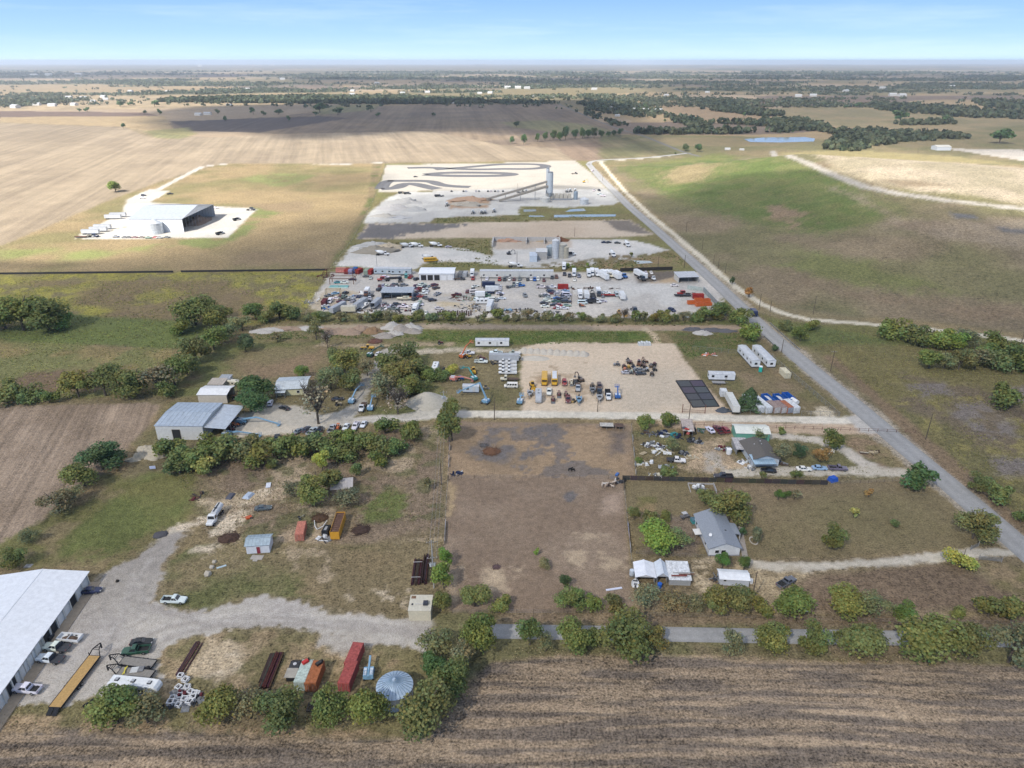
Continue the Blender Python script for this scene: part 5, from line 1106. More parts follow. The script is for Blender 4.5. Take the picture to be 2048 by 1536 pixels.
trees([
 (950,1185,1227,66,'y','thin yellowish shrub at the lower left corner of the paddock'),(1000,1188,1227,46,'y','small shrub second from left below the paddock'),
 (1140,1183,1230,66,'g','leafy shrub below the dark little tree of the paddock'),(1180,1188,1228,44,'y','small yellowish shrub in the middle of the paddock hedge'),(1225,1190,1230,54,'g','round shrub at the lower right corner of the paddock'),
 (1290,1175,1234,70,'o','olive shrub below the white carports'),(1345,1178,1234,66,'o','thin olive tree right below the carports'),(1388,1185,1232,44,'o','sparse shrub between carports and small white shed'),
 (1425,1170,1237,58,'g','upright tree left below the small white shed'),(1478,1170,1238,70,'y','yellowish tree right in front of the small white shed'),(1520,1195,1238,50,'y','low shrub at the foot of the utility pole'),
 (1575,1163,1242,86,'g','dark round tree below the grey pickup'),(1680,1180,1240,78,'y','yellow green tree at the left edge of the tilled garden'),(1745,1195,1240,62,'o','olive shrub below the tilled garden'),
 (1808,1205,1247,44,'g','small round shrub below the middle of the garden'),(1910,1212,1243,28,'y','thin sapling below the right of the garden'),(1975,1213,1246,62,'y','low yellowish shrub at the right end of the hedge'),(2032,1208,1250,54,'y','taller shrub ending the hedge by the photo edge')],'hedge north of the lane')
# around the paddock and the weedy lot
trees([(890,1092,1140,32,'l','bright green bush by the upper yard pole'),(888,1118,1188,50,'l','bright leafy tree right of the rusty pipe racks'),(885,1172,1228,38,'g','small tree right beside the beige utility building'),
 (904,818,894,60,'g','big dense tree at the upper left corner of the paddock'),(902,795,850,48,'y','yellow green tree behind the transformer pole')],'trees on the paddock fence')
trees([(1130,1146,1183,26,'d','small dark tree in the lower paddock'),(1090,1112,1142,28,'o','thin half bare sapling in the lower paddock'),(1074,1094,1113,15,'l','tiny bright sapling in the lower paddock')],'paddock trees')
trees([(206,896,956,78,'d','dark round tree at the edge of the left field'),(170,926,986,66,'y','yellow flecked tree below the dark round one at the left field'),(120,983,1040,62,'o','olive loose tree lowest of the clump at the left field'),(150,972,1012,42,'o','small grey shrub inside the left field clump'),(33,1098,1142,42,'g','lone shrub by the left corner of the white roofed garages'),(62,1060,1092,34,'o','low weeds bush on the left field edge')],'trees on the left field edge')
HEDGE = [(336,884,930,62,'y'),(372,898,946,60,'s'),(420,872,918,52,'s'),(404,908,952,64,'g'),(450,880,938,76,'s'),(490,868,930,66,'s'),(520,880,940,70,'g'),(556,885,932,64,'s'),(592,868,926,70,'g'),(632,872,924,66,'s'),(664,880,924,62,'s'),(692,864,914,62,'g'),(728,866,910,56,'s'),(360,925,960,50,'s'),(690,890,930,54,'g'),(735,868,915,56,'g'),(768,874,922,58,'s'),(798,884,918,50,'s'),(822,836,884,48,'g'),(828,866,894,46,'s'),(770,846,880,56,'s')]
HL = ['wide yellowish shrub at the left end of the shed hedge','low shrub second in the hedge below the big shed','shrub right under the corner of the big shed','dark shrub bulging forward from the left of the hedge','rounded shrub in the hedge below the two blue lifts','tall shrub right below the blue boom lift','dark full shrub in the middle of the shed hedge','shrub below the bare tree on its left','dark shrub right under the bare tree','shrub in front of the wrecked cars','shrub in front of the silver car','dark shrub below the orange machine','shrub below the row of white cars','lowest left shrub of the shed hedge','round bush in the weedy lot left of the hedge end','dark bush on the second row of the hedge','middle bush of the second row of the hedge','right bush of the second row of the hedge','upright dark bush at the right end of the hedge','low bush right below the upright one','bush below the gravel drive by the white cars']
trees([(*h,l,'shrub') for h,l in zip(HEDGE,HL)],'hedge below the equipment yard')
trees([(420,932,957,58,'w','pale yellow green bush in front of the hedge'),(545,915,942,26,'s','small round bush alone in the weeds'),(645,895,948,34,'w','slim pale green willow like bush'),(755,904,942,48,'g','round bright bush in the upper weedy lot'),(714,922,956,28,'s','small loose bush below the round bright one'),
 (630,946,1028,72,'y','large tree left of the buried white roof'),(666,944,992,60,'g','tree behind the buried white roof'),(694,988,1026,62,'o','olive bush hiding the front of the white roof'),(585,960,1000,40,'o','grey thin bush left of the large tree'),(858,945,985,20,'o','thin dead sapling by the paddock fence')],'bushes in the weedy lot')
# equipment yard
trees([(518,748,812,74,'d','dark broad tree beside the pale yellow house'),(503,786,838,66,'d','dense dark tree in front of the big metal shed'),(608,729,760,30,'l','small bright green tree behind the pale yellow house'),(637,764,866,84,'b','large grey bare tree over the gravel turning place'),
 (796,770,842,64,'b','half bare tree by the gravel pile and drive')],'yard trees')
GROVE = [(690,692,760,62,'y'),(662,725,790,56,'o'),(705,740,790,52,'y'),(670,690,735,30,'o'),(735,715,760,40,'o'),(650,745,790,40,'o')]
GL = ['yellowish tree at the top of the left grove','loose tree at the left side of the left grove','tree at the lower right of the left grove','thin tall tree at the upper left of the left grove','small loose tree at the right of the left grove','loose low tree near the house in the left grove']
trees([(*h,l) for h,l in zip(GROVE,GL)],'left grove of the equipment yard')
GROVE2 = [(812,684,745,62,'g'),(840,715,770,58,'y'),(800,720,790,72,'y'),(765,742,806,74,'o'),(820,750,808,64,'y'),(778,700,760,56,'g'),(858,730,770,44,'s'),(880,742,768,36,'s'),(905,730,752,30,'w'),(845,760,792,40,'s')]
GL2 = ['tallest tree at the top of the right grove','tree on the right side of the right grove','broad tree in the middle of the right grove','olive tree at the lower left of the right grove','tree just left of the gravel pile','tree at the upper left of the right grove','shrub right of the right grove','low shrub beside the white motorhome','pale bush in front of the orange part','shrub between grove and gravel pile']
trees([(*h,l) for h,l in zip(GROVE2,GL2)],'right grove of the equipment yard')
# wetland on the left
WET = [(48,610,680,88,'g'),(100,618,676,82,'g'),(12,622,672,66,'g'),(130,632,664,40,'s'),(392,608,668,84,'g'),(440,618,672,66,'g'),(365,640,676,44,'g'),(512,608,650,46,'g'),(560,612,650,54,'s'),(592,616,648,44,'s'),(540,620,652,40,'s'),(485,640,672,46,'o'),(428,655,712,56,'g'),(455,650,690,44,'o'),(395,675,742,62,'g'),(350,716,784,64,'g'),(375,705,760,50,'s'),(318,735,802,74,'o'),(268,740,806,70,'g'),(212,738,808,74,'g'),(158,748,806,56,'y'),(16,776,816,56,'y'),(62,785,814,44,'s'),(492,672,712,40,'d'),(335,775,802,44,'s'),(633,640,688,40,'o'),(655,664,702,26,'b'),(556,668,690,24,'o'),(100,796,814,34,'s')]
WL = ['largest tree of the left wetland clump','tree at the right of the left wetland clump','tree at the photo edge in the left wetland clump','low shrub right of the left wetland clump','broad tree of the middle wetland clump','tree right of the broad wetland one','small tree left in the middle wetland clump','tree left of the scrap yard corner','shrub below the scrap yard left corner','shrub nearest the scrap yard left corner','small shrub between wetland and scrap yard','loose olive shrub above the mown lane','tree at the upper bend of the mown lane','loose shrub at the top of the mown lane','large tree along the mown lane','tree above the big shed lane','shrub beside the mown lane midway','broad olive tree nearest the big shed roof','tree in the middle of the lower wetland row','tree second from left in the lower wetland row','yellowish tree at the left end of the lower wetland row','yellowish shrub at the photo edge above the left field','low shrub above the corner of the left field','dark lone tree at the start of the yard lawn','low shrub in front of the broad olive tree','thin tree by the dirt heaps','bare leaning tree by the dirt heaps','slender sapling on the yard lawn','lowest small shrub above the left field']
trees([(*h,l) for h,l in zip(WET,WL)],'wetland trees')
# hedge between scrap yard and track
rr_ = random.Random(4)
for k,x_ in enumerate(np.linspace(612,1435,40)):
    t_ = rr_.choice(['g','o','o','y','s','b' if 640 < x_ < 1290 else 'o']); w_ = rr_.uniform(18,36)
    tree(x_ + rr_.uniform(-6,6),648 - rr_.uniform(13,28),648 + rr_.uniform(-2,2),w_,t_,{'g': 'green','o': 'dull olive','y': 'yellowish','s': 'dark green','b': 'bare'}[t_] + ' ragged small tree in the hedge along the scrap yard','hedge along the scrap yard')
trees([(1440,610,652,48,'g','round tree at the road end of the scrap yard hedge'),(1478,617,656,46,'g','tree at the roadside below the scrap yard'),(1408,618,650,40,'g','tree below the orange dumpsters'),(1503,654,690,48,'l','bright green bush beside the road bend below the hedge'),(1547,690,704,16,'d','small dark bush by the guardrail end')],'roadside trees by the scrap yard')
# right houses
trees([(1455,972,1062,82,'y','very large yellow green tree behind the grey roofed house'),(1410,980,1020,46,'g','green tree left of the very large one'),(1306,1040,1114,84,'l','large bright green tree left of the grey roofed house'),(1362,1062,1108,56,'o','olive tree between bright tree and house'),(1268,1010,1046,28,'y','yellowish shrub at the paddock fence corner'),(1298,1022,1050,36,'g','green bush behind the large bright tree'),(1332,1018,1046,26,'g','small tree near the buggy'),(1315,1030,1050,20,'o','small olive bush by the square garden bed'),
 (1556,984,1006,26,'c','left clipped round green bush on the lawn'),(1572,980,1003,20,'c','middle round green bush on the lawn'),(1588,980,1005,24,'o','brownish bush right of the round green ones'),(1507,1050,1090,26,'o','bare looking shrub in a stone ring'),(1665,1048,1106,46,'g','leafy green tree in the middle of the lawn'),(1706,1012,1040,19,'w','small bright yellow sapling on the lawn'),(1736,975,1000,16,'r','small orange leaved sapling on the lawn'),(1792,1042,1057,20,'s','little shrub clump right on the lawn'),(1945,1020,1092,68,'y','round tree by the gate at the lower right road'),(1838,934,986,62,'d','dark tree at the roadside corner of the lawn'),
 (1444,1112,1146,42,'c','left clipped cedar behind the small white shed'),(1487,1117,1150,40,'c','right clipped cedar behind the small white shed'),(1920,1121,1148,52,'w','bright yellow green low bush by the drive','shrub'),(1482,1040,1078,16,'d','dark shrub against the right wall of the house')],'trees of the right houses')
trees([(1292,828,866,38,'y','round yellowish tree left of the tin roofed shack'),(1341,824,862,42,'g','green tree beside the tin roofed shack'),(1597,888,921,28,'d','small dark round tree right of the brown roofed house'),(1640,892,931,34,'r','rusty orange tree above the parked cars'),(1663,864,903,50,'g','broad green tree inside the loop drive'),(1560,900,932,46,'o','loose olive tree at the right of the brown roofed house'),(1515,864,886,38,'o','olive tree overlapping the green walled barn'),(1562,853,873,18,'s','little bush by the pipe fence'),(1345,890,912,40,'o','grey bush in the junk behind the white flatbed'),(1280,912,930,20,'s','small bush by the paddock fence at the junk'),(1334,945,958,34,'s','low weeds bush against the dark fence'),(1523,940,960,18,'s','small bush left of the parked cars at the fence'),(1590,945,962,26,'s','low bush on the fence below the white car'),(1497,779,828,48,'d','conifer by the white containers','conifer')],'trees of the junk homestead')
# right belt
BELT = [(1782,642,688,54,'y'),(1812,650,690,44,'o'),(1838,662,702,52,'g'),(1872,664,706,54,'l'),(1905,668,708,44,'l'),(1928,664,704,48,'o'),(1985,680,714,52,'g'),(1960,690,730,48,'g'),(2015,690,728,50,'s'),(1858,702,746,46,'y'),(1888,706,746,40,'o'),(1916,704,748,44,'y'),(1950,706,748,52,'o'),(1985,712,748,50,'s'),(2030,705,745,56,'g'),(2052,720,752,40,'s')]
trees([(*h,'tree in the green belt between hill track and weedy field') for h in BELT],'green belt trees on the right')
trees([(1624,640,666,32,'y','yellowish tree on the roadside just below the hill track'),(1600,655,690,36,'g','green bush near the guardrail on the right verge'),(1572,645,668,30,'s','low bush right of the truck on the road'),(1995,784,822,56,'g','lone olive bush in the weedy right field'),(1955,950,990,40,'s','shrub on the right verge above the lower trees'),(1992,970,1010,44,'s','shrub lower on the right verge'),(2040,1022,1052,34,'s','shrub on the verge at the photo edge'),(1464,553,572,12,'d','dark bush beside the hill track'),(1498,575,600,22,'r','dead brown bush on the hill foot')],'roadside bushes')
trees([(1134,528,540,16,'l','green tree pair behind the mobile offices'),(1146,530,542,12,'l','small tree right of the pair behind the mobile offices'),(1174,524,536,8,'l','tiny tree by the concrete plant yard'),(1262,504,516,9,'g','tiny dark tree by the plant gate'),(232,367,390,27,'y','lone bush on the field edge by the barn')],'small trees by the plants')
# far trees one can tell apart
FARC = [(1024,272,290,10),(1047,270,292,13),(1075,266,286,11),(1090,264,285,12),(1106,261,284,15),(1120,266,285,14),(1131,254,283,18),(1150,260,282,16),(1165,250,280,14),(1176,262,279,18),(1188,251,280,14),(1202,262,278,14),(1216,264,276,11),(1228,262,275,12),(1240,258,274,12)]
for c_ in FARC: tree(*c_,'d','dark tree in the clump beyond the go kart track','far tree clump beyond the track','tree')
tree(1033,244,257,13,'d','round dark tree alone in the ploughed far field',None,'tree'); tree(1372,290,306,17,'d','left dark tree peeking over the hill crest',None,'tree'); tree(1394,291,307,17,'d','right dark tree peeking over the hill crest',None,'tree')
FS = [(247,248,259,9),(676,222,235,22),(757,227,236,12),(866,226,236,11),(742,214,228,20),(1113,214,220,5),(1123,215,221,5),(242,205,216,10),(319,220,232,10),(450,232,246,8),(507,218,232,14),(527,224,234,12),(557,224,234,18),(310,208,218,18),(262,206,214,12),(240,206,216,14),(578,232,246,8),(435,220,230,10),(290,222,230,8),(160,219,226,8),(175,218,226,12),(640,225,232,30),(632,226,234,12),(1290,210,222,14),(1330,238,246,6),(1487,226,236,8),(1560,222,230,8),(1690,212,220,10),(1650,208,216,10),(1716,208,218,14),(1820,238,250,14),(1800,240,250,30),(1890,240,250,20),(1998,285,296,40),(1585,262,268,6),(1350,305,310,6)]
for c_ in FS: tree(*c_,'d',('small' if c_[3] < 11 else 'broad') + ' dark tree on the far pasture ' + ('at the left' if c_[0] < 450 else 'in the middle' if c_[0] < 1150 else 'at the right'),'scattered far pasture trees','small')
# woods far off: each wood one mass of tree crowns
def wood(name,pts,W,label,col=(.085,.10,.052),wide=1.0):
    """pts: crown positions (x, y); W widths"""
    n = len(pts); q = 10; rg = np.random.default_rng(n)
    c = np.repeat(np.asarray(pts),q,0); w = np.repeat(np.asarray(W),q)
    zb = np.repeat(hgt(np.asarray(pts)[:,0],np.asarray(pts)[:,1]),q)
    d = rg.normal(size=(n * q,3)); d /= np.linalg.norm(d,axis=1)[:,None]
    P = np.stack([c[:,0] + d[:,0] * w * .42 * wide,c[:,1] + d[:,1] * w * .42,zb + w * .48 + d[:,2] * w * .4],1)
    nr = d + rg.normal(size=d.shape) * .4; nr /= np.linalg.norm(nr,axis=1)[:,None]
    u = np.cross(nr,rg.normal(size=d.shape)); u /= np.linalg.norm(u,axis=1)[:,None]; v = np.cross(nr,u); s = (w * rg.uniform(.28,.5,n * q))[:,None]
    V = np.stack([P - u * s,P - v * s,P + u * s,P + v * s],1).reshape(-1,3); F = np.arange(len(V)).reshape(-1,4)
    t = np.repeat(np.repeat(rg.uniform(.75,1.3,n),q) * rg.uniform(.75,1.3,n * q),4)[:,None]
    hue = np.repeat(np.repeat(rg.normal(0,.08,n),q),4)[:,None]
    o = link(name,mesh_np(name,V,F,np.asarray(col)[None] * t * (1 + hue * np.array([1,0,-.5]))),'leaf',None,(1,1,1)); prop(o,'stuff'); return o
def fill(poly,spacing,jit=.5,raw=False):
    W = np.array([G(*p)[:2] for p in poly]); lo,hi = W.min(0),W.max(0)
    gx,gy = np.meshgrid(np.arange(lo[0],hi[0],spacing),np.arange(lo[1],hi[1],spacing)); gx = gx.ravel(); gy = gy.ravel()
    gx = gx + RNG.uniform(-jit,jit,gx.shape) * spacing; gy = gy + RNG.uniform(-jit,jit,gy.shape) * spacing
    k = seg_dist(gx,gy,W) + (fbm(gx,gy,60,5) - .5) * 50 > 0; return np.stack([gx[k],gy[k]],1)
WOODS = [([(305,204),(420,198),(640,195),(800,197),(915,200),(1000,207),(900,209),(640,208),(420,206)],13,12),([(985,204),(1080,205),(1120,207),(1000,209)],12,9),
 ([(1250,268),(1300,262),(1400,262),(1500,264),(1590,268),(1560,256),(1480,250),(1400,246),(1520,245),(1590,240),(1640,252),(1660,262),(1560,262),(1480,269),(1330,270)],11,10),
 ([(1395,203),(1440,202),(1500,218),(1570,232),(1530,234),(1470,228),(1420,215)],12,10),([(1400,218),(1470,222),(1540,236),(1480,230)],13,10),([(1650,300),(1680,275),(1760,272),(1830,276),(1880,282),(1800,285),(1740,292),(1700,302)],9,8),([(1640,262),(1720,264),(1900,270),(1940,278),(1800,276),(1700,276)],10,9),
 ([(1740,206),(1850,214),(2000,226),(2060,230),(2060,240),(1900,234),(1760,220)],15,11),([(1940,202),(2060,205),(2060,222),(1980,218)],17,11),([(1150,208),(1260,205),(1330,225),(1300,236),(1240,232),(1180,222)],17,9),([(1330,232),(1400,240),(1420,258),(1380,258)],12,9),([(1780,247),(1850,246),(1900,242),(1905,248),(1800,253)],11,9),
 ([(1150,222),(1210,236),(1260,252),(1240,255),(1180,235)],18,8),([(-40,206),(130,204),(130,208),(-40,211)],26,12)]
for i_,(pl_,sp_,w_) in enumerate(WOODS):
    p_ = fill(pl_,sp_)
    if len(p_): wood('woodland',p_,RNG.uniform(.7,1.25,len(p_)) * w_,'')
# the wooded plain: scattered crowns, denser inside the woods, farther ones merge into bands
rg_ = np.random.default_rng(12)
n_ = 46000; yy_ = np.exp(rg_.uniform(math.log(2100),math.log(9000),n_)); xx_ = rg_.uniform(-1.05,1.05,n_) * yy_ * .86
wv_ = fbm(xx_,yy_ * 1.6,700,41,4); kp_ = (rg_.random(n_) < np.clip((wv_ - .5) * 11,.018,.85))
lo_ = (yy_ < 2600) & (xx_ > -1400) & (xx_ < 250); kp_ &= ~lo_ | (rg_.random(n_) < .1)
wood('woodland',np.stack([xx_,yy_],1)[kp_],(rg_.uniform(5.5,10,n_) * (1 + np.clip(yy_ - 3000,0,6000) / 6000))[kp_],'',(.11,.125,.072),2.2)
# weeds and tall grass as real tufts over the rough ground near by
def tufts(polys,dens,size,cols,seed):
    rg = np.random.default_rng(seed); PP = []
    for pl in polys:
        W = np.array([G(*p)[:2] for p in pl]); lo,hi = W.min(0),W.max(0); n = int((hi - lo).prod() * dens * 1.6)
        x = rg.uniform(lo[0],hi[0],n); y = rg.uniform(lo[1],hi[1],n)
        k = (seg_dist(x,y,W) > 0) & (rg.random(n) < sstep(.38,.6,fbm(x,y,14,seed)) + .08); PP.append(np.stack([x[k],y[k]],1))
    P = np.concatenate(PP); n = len(P); q = 3
    z = np.repeat(hgt(P[:,0],P[:,1]),q); c = np.repeat(P,q,0); a = rg.uniform(0,6.28,n * q); s = np.repeat(rg.uniform(.5,1.3,n) * size * .72,q) * rg.uniform(.7,1.2,n * q)
    dx,dy = np.cos(a),np.sin(a)
    A = np.stack([c[:,0] - dx * s * .6,c[:,1] - dy * s * .6,z - .02],1); B = np.stack([c[:,0] + dx * s * .6,c[:,1] + dy * s * .6,z - .02],1)
    T = np.stack([c[:,0] + dy * s * .35,c[:,1] - dx * s * .35,z + s * .42],1)
    V = np.stack([A,B,T],1).reshape(-1,3); cc = np.asarray(cols)[rg.integers(0,len(cols),n)]
    Cc = np.repeat(np.repeat(cc,q,0) * rg.uniform(1.6,2.4,(n * q,1)),3,0)
    o = link('weeds',mesh_np('weeds',V,np.arange(len(V)).reshape(-1,3),Cc),'leaf',None,(1,1,1)); prop(o,'stuff')
tufts([[(350,950),(560,895),(760,855),(885,850),(888,1085),(590,1095),(420,1095)]],1.1,.5,[(.12,.11,.05),(.17,.13,.075),(.09,.1,.04),(.2,.15,.09)],1)
tufts([[(1500,625),(1700,658),(2060,700),(2060,1050),(1960,975),(1850,870),(1730,770),(1600,670)]],.7,.6,[(.16,.15,.055),(.12,.12,.05),(.2,.18,.06),(.14,.11,.07)],2)
tufts([[(0,550),(650,545),(610,635),(420,690),(340,790),(0,800)]],.32,.8,[(.12,.13,.045),(.22,.22,.05),(.15,.125,.065),(.08,.105,.035)],3)
tufts([[(840,662),(1310,664),(1322,684),(1050,689),(830,680)],[(1335,664),(1490,668),(1525,690),(1460,700),(1400,712),(1378,722)],[(500,664),(840,660),(830,675),(520,680)]],1.2,.8,[(.075,.11,.03),(.095,.12,.038),(.06,.09,.028)],4)
tufts([[(0,1408),(300,1400),(600,1400),(840,1420),(840,1470),(300,1460),(0,1450)],[(940,1310),(1000,1295),(2048,1310),(2048,1336),(1100,1312),(985,1326)]],1.6,.45,[(.17,.14,.075),(.12,.115,.05),(.24,.19,.11)],5)
tufts([[(335,1125),(500,1090),(640,1095),(620,1190),(500,1185),(400,1215),(330,1210)],[(100,1090),(230,970),(390,950),(370,1045),(270,1105),(120,1125)]],1.2,.3,[(.10,.115,.04),(.13,.125,.05),(.08,.1,.035)],6)
tufts([[(870,436),(1035,430),(1240,434),(1265,440),(870,446)],[(860,522),(985,513),(1000,530),(860,538)],[(1080,536),(1340,505),(1380,530),(1250,545)],[(690,488),(985,480),(985,510),(860,494)],[(610,638),(1430,640),(1430,652),(610,650)]],.22,1.5,[(.10,.105,.04),(.14,.12,.06),(.08,.095,.035)],8)
tufts([[(1265,865),(1520,865),(1700,870),(1800,945),(1275,952)]],.9,.45,[(.11,.11,.05),(.17,.14,.08),(.09,.1,.04)],7)
# ------------------------------------------------------------------ near yard, lower left
roofw = (.72,.73,.745)
# long garage block with a white two-slope roof, in two lengths
a_,b_ = at(180,1166,0),at(8,1412,0); gd = b_ - a_; gl = float(np.hypot(gd[0],gd[1])); ga = math.atan2(gd[1],gd[0])
def garage(loc,L,W,eave,ridge,nb,label,opens):
    """x along the door front; the front faces -y"""
    P = gable(L,W,eave,ridge,'w',.5,0,wallc=(.55,.50,.42),roofc=roofw,roofmat='paint',doors=[('s',1.0 + k * (L - 1.5) / nb,3.0,0,2.9,'open' if k in opens else 'roll') for k in range(nb)])
    st = MB().box(-.3,L + .3,-2.6,-.05,.02,.1)
    P.append(part('walkway',st,'matte',(.40,.32,.23)))
    for k in range(int(L / 3) + 1): P.append(part('post',MB().box(k * 3 - .07 + .4,k * 3 + .07 + .4,-1.9,-1.76,.1,eave - .35),'paint',(.6,.58,.52)))
    P.append(part('awning',MB().hexa([(-.4,-2.1,eave - .36),(L + .4,-2.1,eave - .36),(L + .4,-.4,eave - .1),(-.4,-.4,eave - .1),(-.4,-2.1,eave - .28),(L + .4,-2.1,eave - .28),(L + .4,-.4,eave - .02),(-.4,-.4,eave - .02)]),'paint',roofw))
    return spawn('garage_row',P,label,'garage',None,loc,ga,roofw,1.0,60)
ga += math.pi
def garage(loc,L,W,eave,ridge,nb,label,opens):
    """x along the door front; the front faces -y"""
    P = gable(L,W,eave,ridge,'w',.5,0,wallc=(.55,.50,.42),roofc=roofw,roofmat='paint',doors=[('s',1.0 + k * (L - 1.5) / nb,3.0,0,2.9,'open' if k in opens else 'roll') for k in range(nb)])
    P.append(part('walkway',MB().box(-.3,L + .3,-2.6,-.05,.02,.1),'matte',(.40,.32,.23)))
    for k in range(int(L / 3) + 1): P.append(part('pilaster',MB().box(k * 3 + .25,k * 3 + .6,-.3,-.02,.1,eave - .2),'paint',(.62,.6,.54)))
    return spawn('garage_row',P,label,'garage',None,loc,ga,roofw,1.0,60)
u_ = -gd[:2] / gl; p_ = a_[:2] - u_ * 22.0
garage((p_[0],p_[1],0),22.0,21,3.3,4.6,7,'white roofed row of garages at its far, slightly lower end',(0,1,4))
p_ = p_ - u_ * 30.05
garage((p_[0],p_[1],0),30.0,21.6,3.6,5.0,9,'nearer half of the white roofed garages with parked pickups',(2,5))
for px,py,s_,lb in [(91,1294,.4,'dark bin on the walkway, farther one'),(87,1300,.5,'dark bin on the walkway, nearer one'),(38,1346,.5,'small black box on the garage walkway')]:
    spawn('bin',[part('bin_body',MB().box(-.4,.4,-.35,.35,.1,.95,-.03,-.03),'matte'),part('lid',MB().box(-.44,.44,-.38,.38,.96,1.03),'matte')],lb,'bin',None,tuple(G(px + 14,py - 20)),ga,CLR['charcoal'],1.0,px)
auto('sedan',182,1180,8,'navy','dark navy sedan parked at the far end of the garages')
auto('pickup_ext',348,1198,-2,'white','white extended cab pickup standing on the grass edge')
auto('sedan',283,1283,6,'black','black car parked beside the old green car')
auto('pickup_ext',272,1299,188,'green','old dark green pickup next to the black car')
auto('flatbed',112,1293,172,'white','white crew cab flatbed truck parked farther from the camera')
auto('flatbed',99,1316,172,'white','white crew cab with black flat bed parked in the middle')
auto('pickup',53,1376,174,'white','white crew cab pickup nearest to the camera by the garages')
TR = [part('body',MB().box(-2.6,2.6,-1.05,-.95,.5,1.2).box(-2.6,2.6,.95,1.05,.5,1.2).box(-2.6,-2.5,-.95,.95,.5,1.2).box(2.5,2.6,-.95,.95,.5,1.2).box(-2.5,2.5,-.95,.95,.45,.52),'paint'),part('divider',MB().box(-.2,-.1,-.95,.95,.5,1.1),'paint'),part('load',heap_mesh(2.2,.8,.4,77),'rusty',CLR['brown'],loc=(0,0,.55))] + wheels((-.9,.9),.9,.36,.25)
put('utility_trailer',TR,140,1276,-6,'white open trailer full of scrap behind the flatbed truck','trailer',None,CLR['white'],1.2)
put('gooseneck_trailer',gooseneck(13.5,2.6,'plank',11,True),152,1364,((122,1398),(184,1318)),'long trailer with a bright wooden deck and black ramps','trailer',None,(.52,.33,.13),.8)
GT = gooseneck(7.6,2.3,'plank',8)
put('gooseneck_trailer',GT,276,1327,((300,1329),(240,1322)),'empty black gooseneck trailer with grey deck, farther one','trailer','gooseneck trailers by the camper',(.26,.24,.21),.9)
put('gooseneck_trailer',GT,272,1348,((300,1350),(232,1342)),'black gooseneck trailer loaded with panels and yellow straps','trailer','gooseneck trailers by the camper',(.26,.24,.21),.9)
put('panel_load',[part('panel',MB().box(-1.1,.4,-.8,.8,.95,1.02),'paint',(.5,.5,.48)),part('panel',MB().box(.5,1.6,-.7,.7,.95,1.15),'matte',(.2,.2,.2)),part('strap',MB().beam((-2.4,-1,1.0),(-2.0,1,1.3),.18,.1).beam((-2.0,-1,1.2),(-2.5,1,1.0),.18,.1),'paint',(.6,.5,.05)),part('spare_tyre',MB().cyl((2.4,.2,.95),(2.4,.2,1.2),.4,10),'rubber')],274,1346,8,'panels, tyre and yellow straps lying on the near gooseneck trailer','load',None,CLR['gray'],base=True)
put('camper',camper(10.8),272,1374,-7,'long white fifth wheel camper with dark roof vents','camper',None,(.70,.71,.70),3.2)
put('pipe',[part('pipe',MB().cyl((-1.1,0,.3),(1.1,0,.3),.3,12),'matte')],178,1408,55,'short black drum lying in the grass by the long trailer','drum',None,CLR['black'],base=True)
put('pipe',[part('pipe',MB().cyl((-.5,0,.4),(.5,0,.4),.4,12),'matte')],324,1416,20,'black tyre like ring at the back of the camper','drum',None,CLR['black'],base=True)
def cage(s=1.0):
    m = MB(); h = .55
    for x in (-h,h):
        for y in (-h,h): m.box(x - .1,x + .1,y - .1,y + .1,0,.7)
    for z in (.05,.6):
        for k in (-h,h): m.box(-h,h,k - .12,k + .12,z,z + .14).box(k - .12,k + .12,-h,h,z,z + .14)
    return m
CG = [part('cage_frame',cage(),'paint')]
rd = random.Random(9)
for k,(px,py) in enumerate([(361,1351),(371,1359),(357,1374),(366,1381),(374,1374),(381,1383),(389,1386),(345,1395),(351,1403),(341,1404),(360,1392),(369,1398),(377,1397),(386,1394),(394,1386),(357,1409),(379,1403)]):
    put('cage_frame',[CG[0],part('base',MB().box(-.5,.5,-.5,.5,.06,.14),'rusty',CLR['brown'])],px,py,rd.uniform(-25,25),'white metal cage frame lying in the heap by the camper','cage frame','white cage frames by the camper',(.60,.60,.60),.8,rd.uniform(.8,1.05))
junk('scrap_pile',372,1398,3.6,2.2,26,['charcoal','brown','gray','maroon'],'dark scrap among the white cage frames',seed=400)
def stack_parts(L,W,H,n,seed,c=CLR['rust']):
    r = random.Random(seed); P = []
    for k in range(n):
        for j in range(max(1,int(H / .35))):
            y = -W / 2 + (k + .5) * W / n; z = .1 + j * .35; x = r.uniform(-.4,.4); cc = tuple(v * r.uniform(.6,1.3) for v in c)
            if r.random() < .8: P.append(part('beam',MB().box(-L / 2 + x,L / 2 + x,y - W / n * .42,y + W / n * .42,z,z + r.uniform(.14,.3)),'rusty',cc))
    for x in (-L * .3,L * .3): P.append(part('bearer',MB().box(x - .1,x + .1,-W / 2 - .2,W / 2 + .2,0,.1),'plank',(.2,.16,.12)))
    return P
put('steel_stack',stack_parts(9.5,2.2,.5,6,3,(.075,.042,.034)),378,1318,((366,1340),(391,1299)),'low rusty pipe stack left of the pale bare patch','steel stack',None,base=True)
put('steel_stack',stack_parts(9.5,2.6,1.3,6,4,(.06,.034,.03)),543,1344,((530,1370),(551,1318)),'dark rusty steel beams piled right of the pale bare patch','steel stack',None,base=True)
put('box_section',[part('section',MB().box(-3.8,3.8,-.9,.9,.1,.7,.1,.25),'rusty'),part('cover',MB().box(-3.6,3.6,-.5,.5,.7,.95),'rusty',(.045,.028,.024))],536,1338,((524,1360),(544,1310)),'dark boxed girder lying against the rusty beams','girder',None,(.05,.036,.032),base=True)
